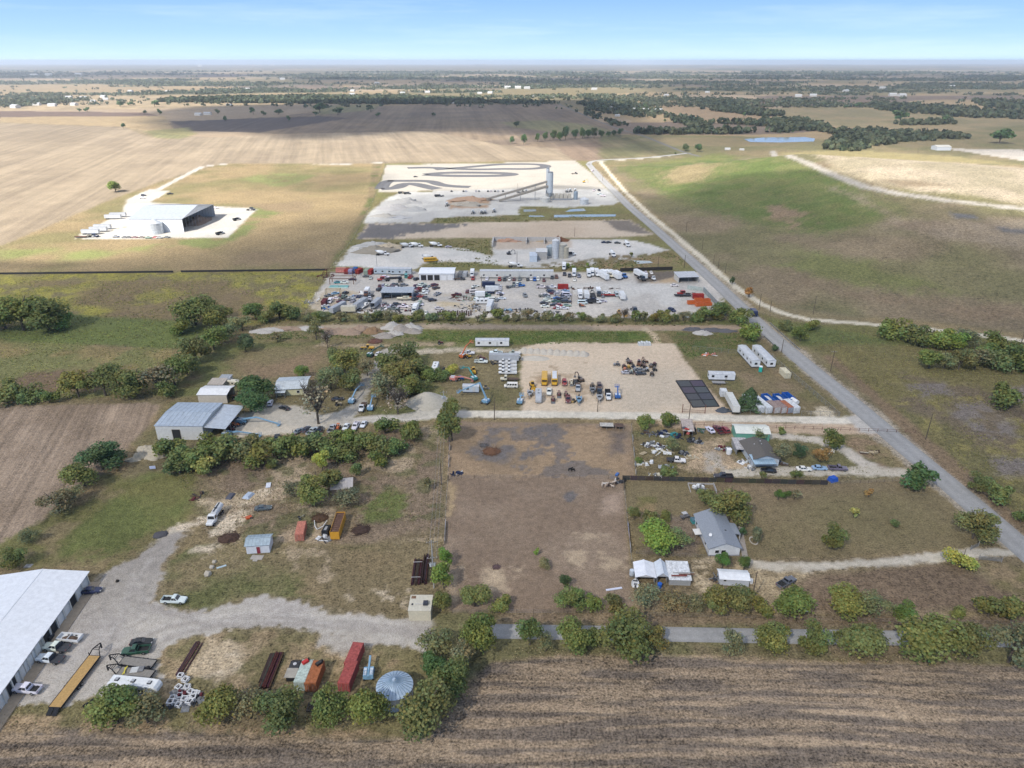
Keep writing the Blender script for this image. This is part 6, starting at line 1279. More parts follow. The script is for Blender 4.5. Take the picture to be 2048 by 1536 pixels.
put('pallet_stack',[part('slat',MB().box(-1.0,1.0,-1.4 + k * .5,-1.1 + k * .5,.3 + k * .02,.36 + k * .02),'plank',(.07,.06,.055)) for k in range(6)] + [part('bearer',MB().box(x - .05,x + .05,-1.5,1.5,0,.3),'plank',(.09,.075,.065)) for x in (-.8,.8)],629,1416,92,'dark slatted pallet leaning between two trees','pallet',None,base=True)
put('shipping_container',container(6.06),697,1352,((686,1370),(700,1336)),'faded red shipping container, near one of the pair','container','red containers end to end',(.35,.085,.075),2.6)
put('shipping_container',container(6.06),709,1314,((702,1328),(713,1302)),'faded red shipping container, far one of the pair','container','red containers end to end',(.36,.09,.08),2.6)
put('shipping_container',container(6.06),630,1352,((622,1370),(638,1328)),'rust orange container with a black machine on top','container',None,(.36,.13,.055),2.6)
put('shipping_container',container(6.06),609,1350,((601,1368),(617,1328)),'pale greenish white container with a red machine on top','container',None,(.46,.53,.48),2.6)
def topper(px,py,z,col,label):
    g = at(px,py,z); spawn('engine',[part('block',MB().box(-.7,.7,-.45,.45,.05,.55,.1,.08),'paint'),part('pulley',MB().cyl((.75,0,.4),(.95,0,.4),.3,10),'rubber')],label,'machine',None,tuple(g),.8,col,1.0,px)
topper(611,1325,2.63,(.5,.02,.02),'small red machine on the pale container roof'); topper(638,1328,2.63,(.02,.02,.02),'small black machine on the orange container roof')
put('cargo_trailer',[part('body',MB().prism([(-2,.5),(2,.5),(3.4,1.1),(2,2.2),(-2,2.2)],-1.05,1.05),'paint'),part('hatch',MB().cyl((1.2,0,2.2),(1.2,0,2.24),.4,12),'paint',(.5,.5,.5)),part('tarp',MB().box(-2.6,0,-1.2,1.2,2.2,2.26),'matte',(.36,.33,.28))] + wheels((-.8,),1.1,.36,.25),588,1346,((579,1364),(592,1330)),'black pointed cargo trailer with a round white mark','trailer',None,CLR['black'],1.6)
put('boom_lift',boom_lift(6,-3,4.6,4.0,-1),738,1346,((736,1362),(741,1326)),'folded light blue lift parked left of the grain bin','boom lift',None,CLR['sky'],1.6)
# grain bin with a ribbed blue-grey cone roof
GB = [part('wall',MB().cyl((0,0,0),(0,0,3.6),3.55,28),'metal',(.50,.53,.56)),part('roof',MB().cyl((0,0,3.6),(0,0,5.2),3.8,28,.45),'metal',(.46,.56,.66),kids=[part('roof_rib',MB().beam((math.cos(a) * 3.8,math.sin(a) * 3.8,3.64),(math.cos(a) * .45,math.sin(a) * .45,5.24),.1,.1),'metal',(.26,.36,.46)) for a in np.linspace(0,2 * math.pi,28,endpoint=False)]),part('cap',MB().cyl((0,0,5.2),(0,0,5.5),.5,14,.3),'metal',(.42,.52,.62))]
for z in (.9,1.8,2.7): GB.append(part('hoop',MB().cyl((0,0,z),(0,0,z + .06),3.59,28),'metal',(.42,.45,.48)))
put('grain_bin',GB,789,1368,0,'round grain bin with a ribbed blue grey cone roof','grain bin',None,h=8.0)
# beige utility building
UB = [part('wall',MB().box(-2.6,2.6,-2.6,2.6,0,3.0),'paint',(.60,.55,.42)),part('roof',MB().box(-2.7,2.7,-2.7,2.7,3.0,3.14),'matte',(.56,.52,.42),kids=[part('roof_unit',MB().box(.7,1.8,-1.0,.1,3.14,3.8),'matte',(.05,.055,.07)),part('roof_pipe',MB().tube([(-1.2,-.6,3.3),(.7,-.6,3.3)],.08),'steel'),part('roof_patch',MB().box(-2.4,-1.3,1.4,2.3,3.141,3.17),'rusty',(.22,.13,.08)),part('roof_vent',MB().cyl((-1.9,-.6,3.14),(-1.9,-.6,3.5),.25,8,.1),'matte',(.06,.06,.07))]),part('door',MB().box(2.6,2.64,-.9,.1,0,2.1),'paint',(.5,.45,.36))]
put('utility_building',UB,842,1216,0,'flat roofed beige utility building with a dark roof unit','building',None,h=3.0)
put('pipe_rack',stack_parts(9.5,2.2,.7,8,7,(.06,.034,.03)) + [part('tie',MB().box(-3.0,-2.9,-1.2,1.2,1.0,1.06),'paint',(.6,.58,.56)),part('tie',MB().box(2.9,3.0,-1.2,1.2,1.0,1.06),'paint',(.6,.58,.56))],834,1145,92,'flat stack of rusty pipes with two white ties','pipe stack',None,base=True)
put('pipe_rack',stack_parts(10,1.5,1.6,4,8,(.045,.027,.025)),851,1142,92,'taller dark pile of rusty pipes beside the tied stack','pipe stack',None,base=True)
put('power_pole',pole(10,2,True,brown=False),868,1176,8,'grey power pole with transformers beside the pipe stacks','utility pole',None,base=True)
put('power_pole',pole(9.5,1,brown=False),866,1140,8,'grey power pole behind the one with transformers','utility pole',None,base=True)
# white hut
building('hut',(494,1108),(540,1105),4.4,2.7,3.4,'small white hut with grey metal roof and red door','hut',axis='w',over=.3,seams=.9,wallc=(.66,.68,.72),roofc=(.42,.50,.54),doors=[('s',2.7,.9,0,2.1,'door',(.24,.03,.05))],windows=(),roofmat='metal')
h_ = THINGS[-1][0]
put('stone_slab',[part('slab',MB().box(-1.6,1.6,-.9,.9,0,.1),'matte'),part('step',MB().box(-.6,.6,-1.6,-.95,0,.12),'matte')],514,1115,-4,'pale slab and step at the door of the white hut','slab',None,(.42,.38,.33),base=True)
for px,py,r,lb in [(416,1150,1.3,'large pale boulder on the grass'),(424,1136,.9,'smaller pale boulder above the large one'),(429,1125,.8,'smallest pale boulder, topmost of the three'),(235,1163,.6,'dark burnt patch stone by the gravel')]:
    m = MB().ico((0,0,r * .35),r,.6); put('boulder',[part('stone',m,'heap')],px,py,px,lb,'boulder',None,(.46,.41,.33) if px > 300 else (.03,.025,.02),base=True,scale=.8)
put('board',[part('sheet',MB().box(-1.2,1.2,-.3,.3,.05,.15),'paint')],443,1134,30,'pale blue sheet lying in the grass by the boulders','sheet',None,(.42,.52,.56),base=True)
put('tarp_pad',[part('cover',heap_mesh(2.0,1.6,.8,91,flatten=.6),'matte'),part('frame',MB().box(-1.6,1.6,-1.2,1.2,0,.3),'matte')],321,1070,20,'dark tarpaulin covered load on the lawn','tarpaulin',None,(.085,.08,.085),base=True)
put('scrap_plate',[part('plate',MB().box(-.9,.9,-.7,.7,.03,.1),'rusty')],57,1132,0,'pale scrap pile behind the garages','scrap',None,(.4,.38,.36),base=True)
# weedy lot
truck('tanker',424,1040,((433,1026),(413,1056)),'white','white tanker truck with a black stripe along its tank')
auto('sedan',526,1015,8,(.10,.105,.12),'stripped dark car wreck in the weeds')
put('tarp_pad',[part('cover',MB().box(-1.2,1.2,-1.7,1.7,.02,.7,.5,.5),'matte')],497,992,-15,'light blue tarpaulin tent like cover','tarpaulin',None,(.42,.48,.56),base=True)
put('tarp_pad',[part('cover',MB().box(-1.0,1.0,-1.6,1.6,.02,.5,.3,.3),'matte')],461,993,-5,'dark grey covered box left of the light blue cover','tarpaulin',None,(.10,.10,.12),base=True)
put('board',[part('sheet',MB().box(-.7,.7,-1.4,1.4,.3,.38),'paint'),part('leg',MB().box(-.5,.5,-1.2,1.2,.02,.3,.1,.1),'matte',(.2,.2,.2))],537,972,12,'white panel standing out in the weeds','panel',None,(.66,.68,.74),base=True)
put('mower',[part('deck',MB().box(-.9,.9,-.7,.7,.15,.5,.1,.1),'paint'),part('handle',MB().tube([(-.8,0,.4),(-2.0,.2,1.1)],.06),'paint')] + wheels((.5,),.7,.3,.2),498,1036,30,'small orange red implement in the weeds','implement',None,(.5,.09,.02),base=True)
put('scrap_sheet',junk_parts(2.6,.8,6,['charcoal','brown'],3),404,990,8,'dark scrap boards left of the covered box','scrap pile',None,base=True)
put('scrap_sheet',junk_parts(2.6,.5,5,['maroon','brown'],4),392,1000,8,'rusty red scrap boards by the lawn edge','scrap pile',None,base=True)
put('shipping_container',container(6.06,2.3,2.4),602,1062,((599,1076),(606,1046)),'small salmon pink container in the weedy lot','container',None,(.52,.20,.14),2.4)
DT = dumpster(9.5,2.5,2.6)
put('dump_trailer',DT[:2] + [part('rib',MB().box(-4.5 + k * .95,-4.4 + k * .95,-1.2,1.2,2.55,2.68),'rusty',(.16,.09,.06)) for k in range(10)] + [part('load',MB().box(-4.6,4.6,-1.15,1.15,1.5,2.2),'rusty',(.17,.10,.075))] + wheels((-3,-1.8,3),1.0,.5,.4),676,1051,((668,1076),(683,1030)),'long orange dump trailer with rusty cross bars','trailer',None,(.62,.31,.035),2.6)
put('tank',[part('tank_body',MB().box(-1.6,1.6,-1.0,1.0,.4,1.8,.1,.1),'matte'),part('lid',MB().box(-1.0,.6,-.35,.35,1.8,1.9),'matte',(.3,.3,.3))],653,1061,85,'black tank beside the orange dump trailer','tank',None,CLR['black'],1.8)
put('pipe',[part('pipe',MB().tube([(-2.0,2.4,.5),(-1.2,-.2,.5),(-.2,-1.8,.5),(1.1,-.4,.5),(1.6,2.4,.5)],.13,8),'paint')],639,1054,0,'bent white pipe frame between pink container and trailer','pipe',None,(.66,.66,.65),base=True)
put('scrap_branch',junk_parts(2.0,1.0,7,['gray','charcoal','white'],6),645,1078,0,'scrap in front of the black tank','scrap pile',None,base=True)
put('axle',[part('hitch',MB().tube([(0,0,.4),(1.6,.6,.5)],.08),'steel')] + wheels((0,),.6,.36,.24),599,1038,30,'small wheeled axle behind the pink container','axle',None,CLR['gray'],base=True)
building('shed',(664,992),(705,988),5.0,2.2,2.6,'white shed roof nearly buried in bushes','shed',shed=True,over=.3,seams=.8,wallc=(.35,.27,.2),roofc=(.52,.48,.45))
brush_pile(458,1076,3.0,'brown brush pile left of the white hut',(.085,.052,.038),2); brush_pile(640,1036,2.6,'brush pile above the bent white pipe',(.10,.058,.035),3); brush_pile(722,1060,2.8,'dark brush pile right of the orange dump trailer',(.07,.045,.035),4); brush_pile(983,903,3.2,'brown brush pile in the dry upper paddock',(.16,.085,.05),5); brush_pile(968,891,1.6,'small grey brush heap beside the brown one',(.12,.11,.105),6); brush_pile(993,1134,1.1,'little purple grey brush heap in the lower paddock',(.13,.085,.085),7)
brush_pile(750,683,3.6,'reddish root pile beside the gravel heaps',(.15,.075,.055),8)
for k,(px,py,rx,ry,h) in enumerate([(300,904,4.2,3,1.9),(282,912,3.2,2.6,1.5),(312,914,3.2,2.6,1.5),(265,920,2.6,1.8,.9),(290,898,3,2.2,1.3)]):
    heap('dirt_pile',px,py,rx,ry,h,(.47,.41,.31),['tallest pale soil heap below the big shed','left middle pale soil heap below the shed','right pale soil heap against the bushes','low pale soil heap at the field side','rear pale soil heap nearest the shed'][k],'soil heap','soil heaps below the shed',rough=.5,flatten=.9)
put('blue_drum',[part('drum',MB().cyl((0,0,0),(0,0,.9),.4,10),'paint'),part('lid',MB().cyl((0,0,.9),(0,0,.96),.42,10),'paint')],341,926,0,'blue drum by the lower end of the hedge','drum',None,CLR['blue'],base=True,scale=1.5)
put('sign_board',[part('panel',MB().box(-.9,.9,-.05,.05,.3,1.3),'paint'),part('leg',MB().box(-.7,-.6,-.05,.05,0,.3).box(.6,.7,-.05,.05,0,.3),'steel')],306,939,10,'white blue board standing by the lawn','board',None,(.55,.6,.8),base=True)
# paddock fence, sheds and animals
def wire_fence(pts,label,step=4.0,h=1.3,post=(.17,.13,.1),wire=True,raw=False,patches=()):
    W = [G(*p) for p in pts]; P = []
    wm = MB(); k = 0
    o = W[0]; prev = None
    for a,b in zip(W[:-1],W[1:]):
        d = b - a; L = float(np.linalg.norm(d)); n = max(1,int(L / step))
        for i in range(n + (1 if b is W[-1] else 0)):
            q = a + d * i / n - o; P.append(part('post',MB().cyl((q[0],q[1],-.1),(q[0],q[1],h),.06,5),'plank',post))
        if wire:
            for z in (.35,.75,1.15): wm.beam(Vector(a - o) + Vector((0,0,z)),Vector(b - o) + Vector((0,0,z)),.018,.018)
    if wire: P.append(part('wire',wm,'steel'))
    for f,L,c in patches:
        a,b = Vector(W[0] - o),Vector(W[-1] - o); d = (b - a).normalized(); p = a.lerp(b,f); q = p + d * L; P.append(part('sheet',MB().beam(p + Vector((0,0,.6)),q + Vector((0,0,.6)),.05,1.0),'paint',c))
    return spawn('fence',P,label,'fence',None,tuple(o),0,CLR['gray'],1.0,pts[0][0])
wire_fence([(896,960),(893,1000),(891,1040),(889,1090)],'wire fence on the left of the lower paddock with white sheets',patches=[(.68,8,(.6,.58,.6)),(.9,3,(.6,.58,.6))])
wire_fence([(902,855),(898,895),(896,958)],'wire fence on the left of the upper paddock',patches=[(.4,3,(.6,.58,.62)),(.62,3,(.6,.58,.62)),(.75,2,(.55,.53,.55))])
wire_fence([(897,957),(1000,956),(1130,957),(1246,958)],'thin wire fence across the paddock')
wire_fence([(1263,850),(1264,880),(1270,925),(1272,955)],'wire fence with bright sheets between paddock and junk yard',patches=[(.25,4,(.5,.5,.52)),(.5,5,(.55,.55,.56)),(.75,3,(.3,.33,.4)),(.9,2,(.6,.6,.6))])
wire_fence([(1247,966),(1256,1060),(1266,1150)],'wire fence between paddock and grey roofed house',patches=[(.5,5,(.4,.42,.6)),(.6,5,(.6,.45,.45)),(.68,5,(.6,.6,.62))])
wire_fence([(905,1226),(1000,1227),(1268,1228)],'post and wire fence along the bottom of the paddock')
wire_fence([(1275,1232),(1600,1240),(1800,1246),(2040,1250)],'post and wire fence along the bottom of the garden')
wire_fence([(610,632),(660,540),(705,480),(745,405),(772,330)],'long wire fence on the left side of the works',7,1.8,(.06,.05,.045))
def picket_fence(p0,p1,label,h=1.7,board=.14,panel=2.4,col=(.062,.052,.046)):
    a,b = G(*p0),G(*p1); d = b - a; L = float(np.linalg.norm(d)); an = math.atan2(d[1],d[0]); P = []; n = int(L / panel); r = random.Random(3)
    for k in range(n):
        m = MB(); x0 = k * L / n
        for j in range(int(panel / (board + .012))): x = x0 + j * (board + .012); m.box(x,x + board,-.012,.012,.04,h + r.uniform(-.06,.06))
        P.append(part('fence_panel',m,'plank',tuple(v * r.uniform(.8,1.3) for v in col),kids=[part('rail',MB().box(x0,x0 + panel,.012,.06,.5,.6).box(x0,x0 + panel,.012,.06,1.4,1.5),'plank',col)]))
        P.append(part('post',MB().box(x0 - .05,x0 + .05,.06,.16,0,h),'plank',col))
    return spawn('wood_fence',P,label,'fence',None,tuple(a),an,col,1.0,p0[0])
picket_fence((1245,960),(1656,970),'dark wooden board fence between the two homesteads'); picket_fence((1248,960.5),(1247,985),'short return of the dark board fence',1.6)
wire_fence([(1660,969),(1720,967),(1800,963)],'thin wire fence continuing the dark board fence',2.5,1.2)
def shed_open(px,py,ang,w,col,label):
    put('animal_shelter',[part('roof',MB().box(-w / 2,w / 2,-1.4,1.4,1.55,1.63),'rusty',col)] + [part('post',MB().box(x - .05,x + .05,y - .05,y + .05,0,1.55),'plank',(.3,.27,.23)) for x in np.linspace(-w / 2 + .1,w / 2 - .1,3) for y in (-1.3,1.3)] + [part('back_wall',MB().box(-w / 2,w / 2,1.32,1.38,0,1.5),'plank',(.12,.09,.07))],px,py,ang,label,'shelter',None,col,1.6)
shed_open(1213,853,-3,4.8,(.48,.45,.40),'pale roofed animal shelter at the top of the paddock'); shed_open(1238,854,-3,3.2,(.13,.085,.065),'brown roofed animal shelter right of the pale one')
put('gate',[part('rail',MB().beam((-1.5,0,z),(1.5,.3,z),.05,.05),'steel',(.4,.38,.35)) for z in (.3,.6,.9,1.2)],1199,856,25,'tilted metal gate panel left of the animal shelters','gate',None,base=True)
def goat_me():
    me = bpy.data.meshes.new('goat'); bm_v = [(0,0,.62),(.28,0,.64),(-.30,0,.63),(.42,0,.82),(.56,0,.88),(.70,0,.80),(-.40,0,.72)]
    ed = [(0,1),(0,2),(1,3),(3,4),(4,5),(2,6)]
    rad = [.17,.16,.16,.09,.085,.05,.03]
    for x in (.26,-.30):
        for s in (-1,1):
            b = len(bm_v); bm_v += [(x,s * .10,.44),(x + (.03 if x > 0 else -.06),s * .10,.24),(x,s * .10,.02)]; rad += [.07,.04,.035]; ed += [(1 if x > 0 else 2,b),(b,b + 1),(b + 1,b + 2)]
    for s in (-1,1): b = len(bm_v); bm_v += [(.50,s * .12,.93)]; rad += [.03]; ed.append((4,b))
    me.from_pydata(bm_v,ed,[]); o = bpy.data.objects.new('tmp',me); COL.objects.link(o); m = o.modifiers.new('s','SKIN'); o.modifiers.new('u','SUBSURF').levels = 1
    for v,r in zip(me.skin_vertices[0].data,rad): v.radius = (r,r)
    me.skin_vertices[0].data[0].use_root = True
    dg = bpy.context.evaluated_depsgraph_get(); out = bpy.data.meshes.new_from_object(o.evaluated_get(dg)); bpy.data.objects.remove(o); out.materials.clear(); return out
GOAT = goat_me()
rd = random.Random(8)
for k,(px,py) in enumerate([(1204,973),(1208,971),(1212,974),(1216,970),(1218,974),(1222,972),(1227,968),(1230,965),(1232,970),(1225,976)]):
    c = [(.55,.45,.36),(.6,.56,.5),(.5,.38,.28)][k % 3] if k not in (4,8) else (.05,.035,.03)
    put('goat',[part('goat',GOAT,'matte')],px,py,rd.uniform(0,360),'pale goat standing in the group by the fence corner' if c[0] > .1 else 'dark goat standing among the pale ones','goat','goats at the paddock corner',c,base=True,scale=1.35)
for px,py,a in [(1140,942,10),(1146,943,190)]: put('goat',[part('goat',GOAT,'matte')],px,py,a,'black goat resting alone on the charcoal patch' if px < 1143 else 'second black goat right of the first on the charcoal patch','goat',None,(.012,.012,.012),base=True,scale=1.5)
put('feeder',[part('trough',MB().box(-.8,.8,-.4,.4,.2,.7),'paint'),part('leg',MB().box(-.7,.7,-.3,.3,0,.2),'steel')],1234,951,60,'blue feeder at the paddock corner','feeder',None,CLR['blue'],base=True)
junk('scrap_pile',913,949,1.8,1.2,8,['charcoal','white','navy'],'small scrap heap at the left paddock fence',seed=21)
junk('scrap_pile',1237,962,1.6,1.2,7,['charcoal','gray'],'scrap at the end of the board fence',seed=22)
put('board',[part('sheet',MB().box(-2.1,2.1,-.3,.3,.1,.3,.05,.05),'paint')],1228,1179,12,'long pale blue white board in the lower paddock','board',None,(.60,.62,.72),base=True)
# ------------------------------------------------------------------ grey roofed house and its sheds
def house_near():
    a = G(1417,1112); W,D = 8.2,15.0
    P = gable(W,D,2.7,4.3,'d',.45,0,'paint','shingle',(.66,.68,.70),(.27,.29,.32),doors=[('s',1.6,1.0,1.0,1.9,'window'),('s',3.3,1.1,.9,1.9,'window'),('w',3.0,1.2,.9,1.9,'window'),('w',8.5,.95,.2,2.1,'door',(.5,.5,.5)),('w',12.0,1.2,.9,1.9,'window'),('e',4.0,1.2,.9,1.9,'window'),('e',12.5,1.2,.9,1.9,'window')])
    P.append(part('porch_roof',MB().hexa([(W - .2,6,2.66),(W + 2.0,6,2.3),(W + 2.0,11,2.3),(W - .2,11,2.66),(W - .2,6,2.78),(W + 2.0,6,2.42),(W + 2.0,11,2.42),(W - .2,11,2.78)]),'shingle',(.27,.29,.32)))
    for y in (6.2,8.5,10.8): P.append(part('post',MB().box(W + 1.8,W + 1.95,y - .07,y + .07,0,2.3),'paint',(.6,.6,.6)))
    P.append(part('satellite_dish',MB().cyl((1.2,4.0,3.9),(1.1,3.8,4.05),.5,12,.42),'paint',(.6,.6,.6)))
    P.append(part('roof_vent',MB().box(5.6,6.1,6.0,6.3,3.6,3.85),'matte',(.05,.05,.06)))
    P.append(part('skirt',MB().box(-.06,W + .06,-.06,D + .06,0,.35),'matte',(.3,.3,.32)))
    return spawn('house',P,'white house with grey shingle gable roof near the lane','house',None,tuple(a),math.radians(1),(.6,.6,.6),1.0,1440)
house_near()
put('awning',[part('cover',MB().hexa([(-1.6,-1.3,2.2),(1.6,-1.3,2.3),(1.6,1.3,2.3),(-1.6,1.3,2.2),(-1.6,-1.3,2.28),(1.6,-1.3,2.38),(1.6,1.3,2.38),(-1.6,1.3,2.28)]),'paint'),part('post',MB().box(-1.5,-1.4,-1.2,-1.1,0,2.2),'steel'),part('post',MB().box(-1.5,-1.4,1.1,1.2,0,2.2),'steel')],1398,1070,4,'white awning on the left side of the grey roofed house','awning',None,(.66,.63,.58),2.2)
put('hot_tub',[part('tub',MB().box(-1.1,1.1,-1.0,1.0,0,.95,.05,.05),'paint'),part('cover',MB().box(-1.12,1.12,-1.02,1.02,.96,1.08),'matte',(.08,.16,.2))],1390,1041,10,'blue covered tub at the far left corner of the house','tub',None,CLR['teal'],1.0)
put('buggy',[part('body',MB().loft([(-1.4,.6,.4,.8),(.4,.65,.4,.85),(1.4,.5,.45,.7)]),'paint'),part('roof',MB().box(-1.0,.5,-.6,.6,1.75,1.82),'paint',(.45,.44,.43)),part('roll_bar',MB().tube([(-.9,-.55,.8),(-.9,-.55,1.75)],.04).tube([(-.9,.55,.8),(-.9,.55,1.75)],.04).tube([(.4,-.55,.8),(.4,-.55,1.75)],.04).tube([(.4,.55,.8),(.4,.55,1.75)],.04),'steel')] + wheels((-.9,.9),.65,.34,.26),1370,1031,20,'small open buggy parked left of the house','buggy',None,(.12,.11,.11),1.6)
wire_fence([(1346,1042),(1392,1043)],'low pipe rail left of the house',2,1.0); wire_fence([(1272,1108),(1345,1113),(1420,1117)],'low fence in front of the big bright tree',2.5,1.1)
put('footpath',[part('slab',MB().box(-.75 + .0,.75,-9 + k * 2,-7.05 + k * 2,.02,.09),'matte',(.33,.29,.25)) for k in range(9)],1486,1092,((1491,1119),(1481,1066)),'narrow concrete footpath right of the house','footpath',None,(.3,.27,.24),base=True)
TH = THINGS[-1][0]; TH.rotation_euler.z -= math.pi / 2
put('stone_ring',[part('stone',MB().box(math.cos(a) * 1.0 - .14,math.cos(a) * 1.0 + .14,math.sin(a) * 1.6 - .14,math.sin(a) * 1.6 + .14,0,.22),'heap',(.5,.45,.38)) for a in np.linspace(0,6.28,20,endpoint=False)],1507,1082,0,'ring of pale stones round the bare shrub','stone ring',None,base=True)
put('garden_wall',[part('wall',MB().box(-4,4,2.2,2.4,0,.5).box(3.8,4,-2.4,2.2,0,.9).box(-4,-3.8,-2.4,2.2,0,.3),'matte')] + junk_parts(3.0,1.8,14,['gray','charcoal','white'],31),1404,977,-3,'walled square of scrap behind the very large tree','scrap pile',None,(.4,.38,.36),base=True)
# carports
building('carport',(1271,1167),(1310,1168),5.6,2.1,2.9,'left white metal carport with an arched gable front','carport',axis='d',over=.2,seams=0,open_sides='s',wallc=(.55,.56,.58),roofc=(.74,.75,.78),roofmat='paint',ang=-3)
building('carport',(1313,1166),(1335,1169),5.4,2.1,3.2,'middle narrow carport with one grey roof slope','carport',axis='d',over=.15,seams=0,open_sides='s',wallc=(.45,.46,.48),roofc=(.60,.63,.66),roofmat='paint',ang=-3)
building('carport',(1338,1170),(1381,1174),6.4,1.7,2.3,'right low white shed with rusty stains and patched front','shed',shed=True,over=.2,seams=1.4,wallc=(.34,.35,.36),roofc=(.66,.67,.68),roofmat='rusty',ang=-3)
put('scrap_sheet',[part('sheet',MB().box(-3.0,1.0,-.5,.0,0,.06),'rusty',(.2,.06,.05)),part('sheet',MB().box(-1.0,3.0,.1,.5,0,.06),'rusty',(.16,.08,.06)),part('board',MB().box(-2.4,3.0,.8,.95,0,.08),'rusty',(.3,.3,.3))],0,0,0,'rusty sheets thrown on the low white shed roof','sheet',None)
g_ = at(1366,1150,2.2); THINGS[-1][0].location = tuple(g_)
put('blue_barrel',[part('drum',MB().cyl((0,0,0),(0,0,1.1),.55,12),'paint'),part('lid',MB().cyl((0,0,1.1),(0,0,1.16),.58,12),'paint')],1319,1174,0,'bright blue barrel before the middle carport','barrel',None,(.02,.12,.5),base=True)
put('boat',boat(3.4,False,False),1270,1172,80,'small white boat hull at the left carport corner','boat',None,CLR['white'],base=True,scale=.8)
put('water_tank',[part('tank_body',MB().cyl((0,0,.5),(0,0,1.9),.6,12),'paint'),part('stand',MB().box(-.5,.5,-.5,.5,0,.5),'steel')],1263,1152,0,'pale tank left of the left carport','tank',None,(.5,.55,.6),base=True)
building('shed',(1439,1170),(1497,1173),3.6,2.0,2.5,'small white shed in front of the two clipped cedars','shed',axis='w',over=.25,seams=0,wallc=(.52,.55,.60),roofc=(.74,.75,.76),roofmat='paint',ang=-5,doors=[('s',.8,.7,1.3,1.8,'window')])
put('board',[part('plank',MB().beam((-1.0,0,1.7),(1.1,-.1,.5),.35,.08),'plank')],1485,1169,-5,'grey plank leaning on the small white shed','plank',None,(.2,.2,.24),base=True)
put('propane_tank',[part('tank_body',MB().cyl((-.7,0,.6),(.7,0,.6),.4,12),'paint'),part('foot',MB().box(-.5,.5,-.25,.25,0,.25),'steel')],1502,1166,70,'white tank at the right end of the small shed','tank',None,CLR['white'],base=True)
junk('scrap_pile',1434,1160,1.2,1.6,8,['gray','brown','charcoal'],'scrap leaning at the left end of the small shed',seed=41)
auto('pickup_ext',1573,1163,((1566,1167),(1582,1158)),(.13,.14,.16),'grey pickup parked alone below the gravel drive')
put('power_pole',pole(9.5,0),1503,1205,0,'bare wooden pole beside the small white shed','utility pole',None,base=True)
put('trailer_light',[part('bed',MB().box(-1.0,1.0,-.7,.7,.5,.62),'steel'),part('board',MB().box(-.9,-.8,-.5,.5,.62,1.2),'paint',(.5,.5,.5))] + wheels((0,),.75,.3,.2),1606,1224,10,'small dark trailer by the hedge left of the garden','trailer',None,CLR['gray'],base=True)
def pipe_gate(px,py,L,ang,label,col=(.3,.31,.32)):
    P = [part('rail',MB().beam((-L / 2,0,z),(L / 2,0,z),.07,.07),'steel',col) for z in (.25,.5,.75,1.0,1.3)] + [part('post',MB().cyl((s * L / 2,0,0),(s * L / 2,0,1.7),.1,7),'plank',(.3,.28,.26)) for s in (-1,1)]
    put('gate',P,px,py,ang,label,'gate',None,col,base=True)
pipe_gate(1980,1122,5.5,-10,'metal gate lying open below the drive mouth'); pipe_gate(1948,1097,3.6,28,'pale gate panels under the round tree at the drive mouth',(.45,.45,.42))
# brown roofed house and junk
def house_far():
    a = G(1503,933); P = gable(8.8,12,2.7,4.1,'d',.4,0,'paint','shingle',(.48,.52,.56),(.13,.118,.105),doors=[('w',2.0,1.2,.9,1.9,'window'),('w',6.5,.95,.1,2.1,'door',(.5,.5,.5)),('w',9,1.2,.9,1.9,'window'),('s',3,1.2,.9,1.9,'window')])
    P += [part('roof_vent',MB().cyl((x,y,3.4),(x,y,3.85),.18,8),'paint',(.65,.65,.65)) for x,y in ((3.2,8),(5.6,8),(5.9,10))]
    spawn('house',P,'house with a brown grey shingle roof and blue carport','house',None,tuple(a),math.radians(2),(.5,.5,.5),1.0,1520)
house_far()
building('carport',(1508,942),(1549,941),5.2,2.5,2.9,'blue metal carport at the front of the brown roofed house','carport',shed=True,over=.2,seams=.7,open_sides='sew',wallc=(.4,.45,.5),roofc=(.38,.52,.62),ang=2)
building('lean_to',(1472,909),(1496,907),7.0,2.0,2.5,'rusty metal lean to on the left of the brown roofed house','lean to',shed=True,over=.2,seams=.8,open_sides='s',wallc=(.3,.3,.3),roofc=(.46,.44,.43),roofmat='rusty',ang=-3)
building('barn',(1471,881),(1538,883),6.5,3.0,4.0,'long barn with white roof and green walls','barn',axis='w',over=.3,seams=0,wallc=(.16,.40,.30),roofc=(.66,.66,.58),roofmat='paint',ang=-3)
building('shack',(1366,873),(1385,876),7.0,2.4,3.2,'rundown shack with a patched red and white tin roof','shack',shed=True,over=.4,seams=1.3,wallc=(.3,.17,.11),roofc=(.45,.38,.34),roofmat='rusty',ang=-6,open_sides='s')
for k,(px,py,a,c) in enumerate([(1368,855,20,(.1,.1,.12)),(1374,858,-30,(.45,.05,.04)),(1380,862,10,(.6,.58,.55)),(1376,867,60,(.4,.1,.08))]):
    g = at(px,py,3.0); spawn('roof_scrap',[part('sheet',MB().box(-.8,.8,-.5,.5,0,.08),'rusty')],'loose ' + ['black','red','white','rusty red'][k] + ' sheet on the shack roof','sheet',None,tuple(g),math.radians(a),c,1.0,px)
auto('sedan',1420.5,859,105,(.6,.65,.7),'white car parked left of the two red ones'); auto('pickup',1437,858,103,'maroon','red pickup parked between white and red cars'); auto('suv',1450.5,858.5,101,(.25,.035,.045),'red suv rightmost of the three in the row')
auto('flatbed',1353,919,-8,'white','white cab flatbed pickup facing right in the junk yard')
auto('sedan',1332,934,170,(.32,.34,.37),'old silver car with white bundles in the junk yard')
auto('sedan',1608,937,-4,'white','white sedan parked on the loop drive'); auto('sedan',1639,935,-4,(.27,.40,.52),'light blue sedan parked next to the white one'); auto('pickup_ext',1676,935,-6,(.15,.14,.17),'grey old pickup rightmost on the loop drive')
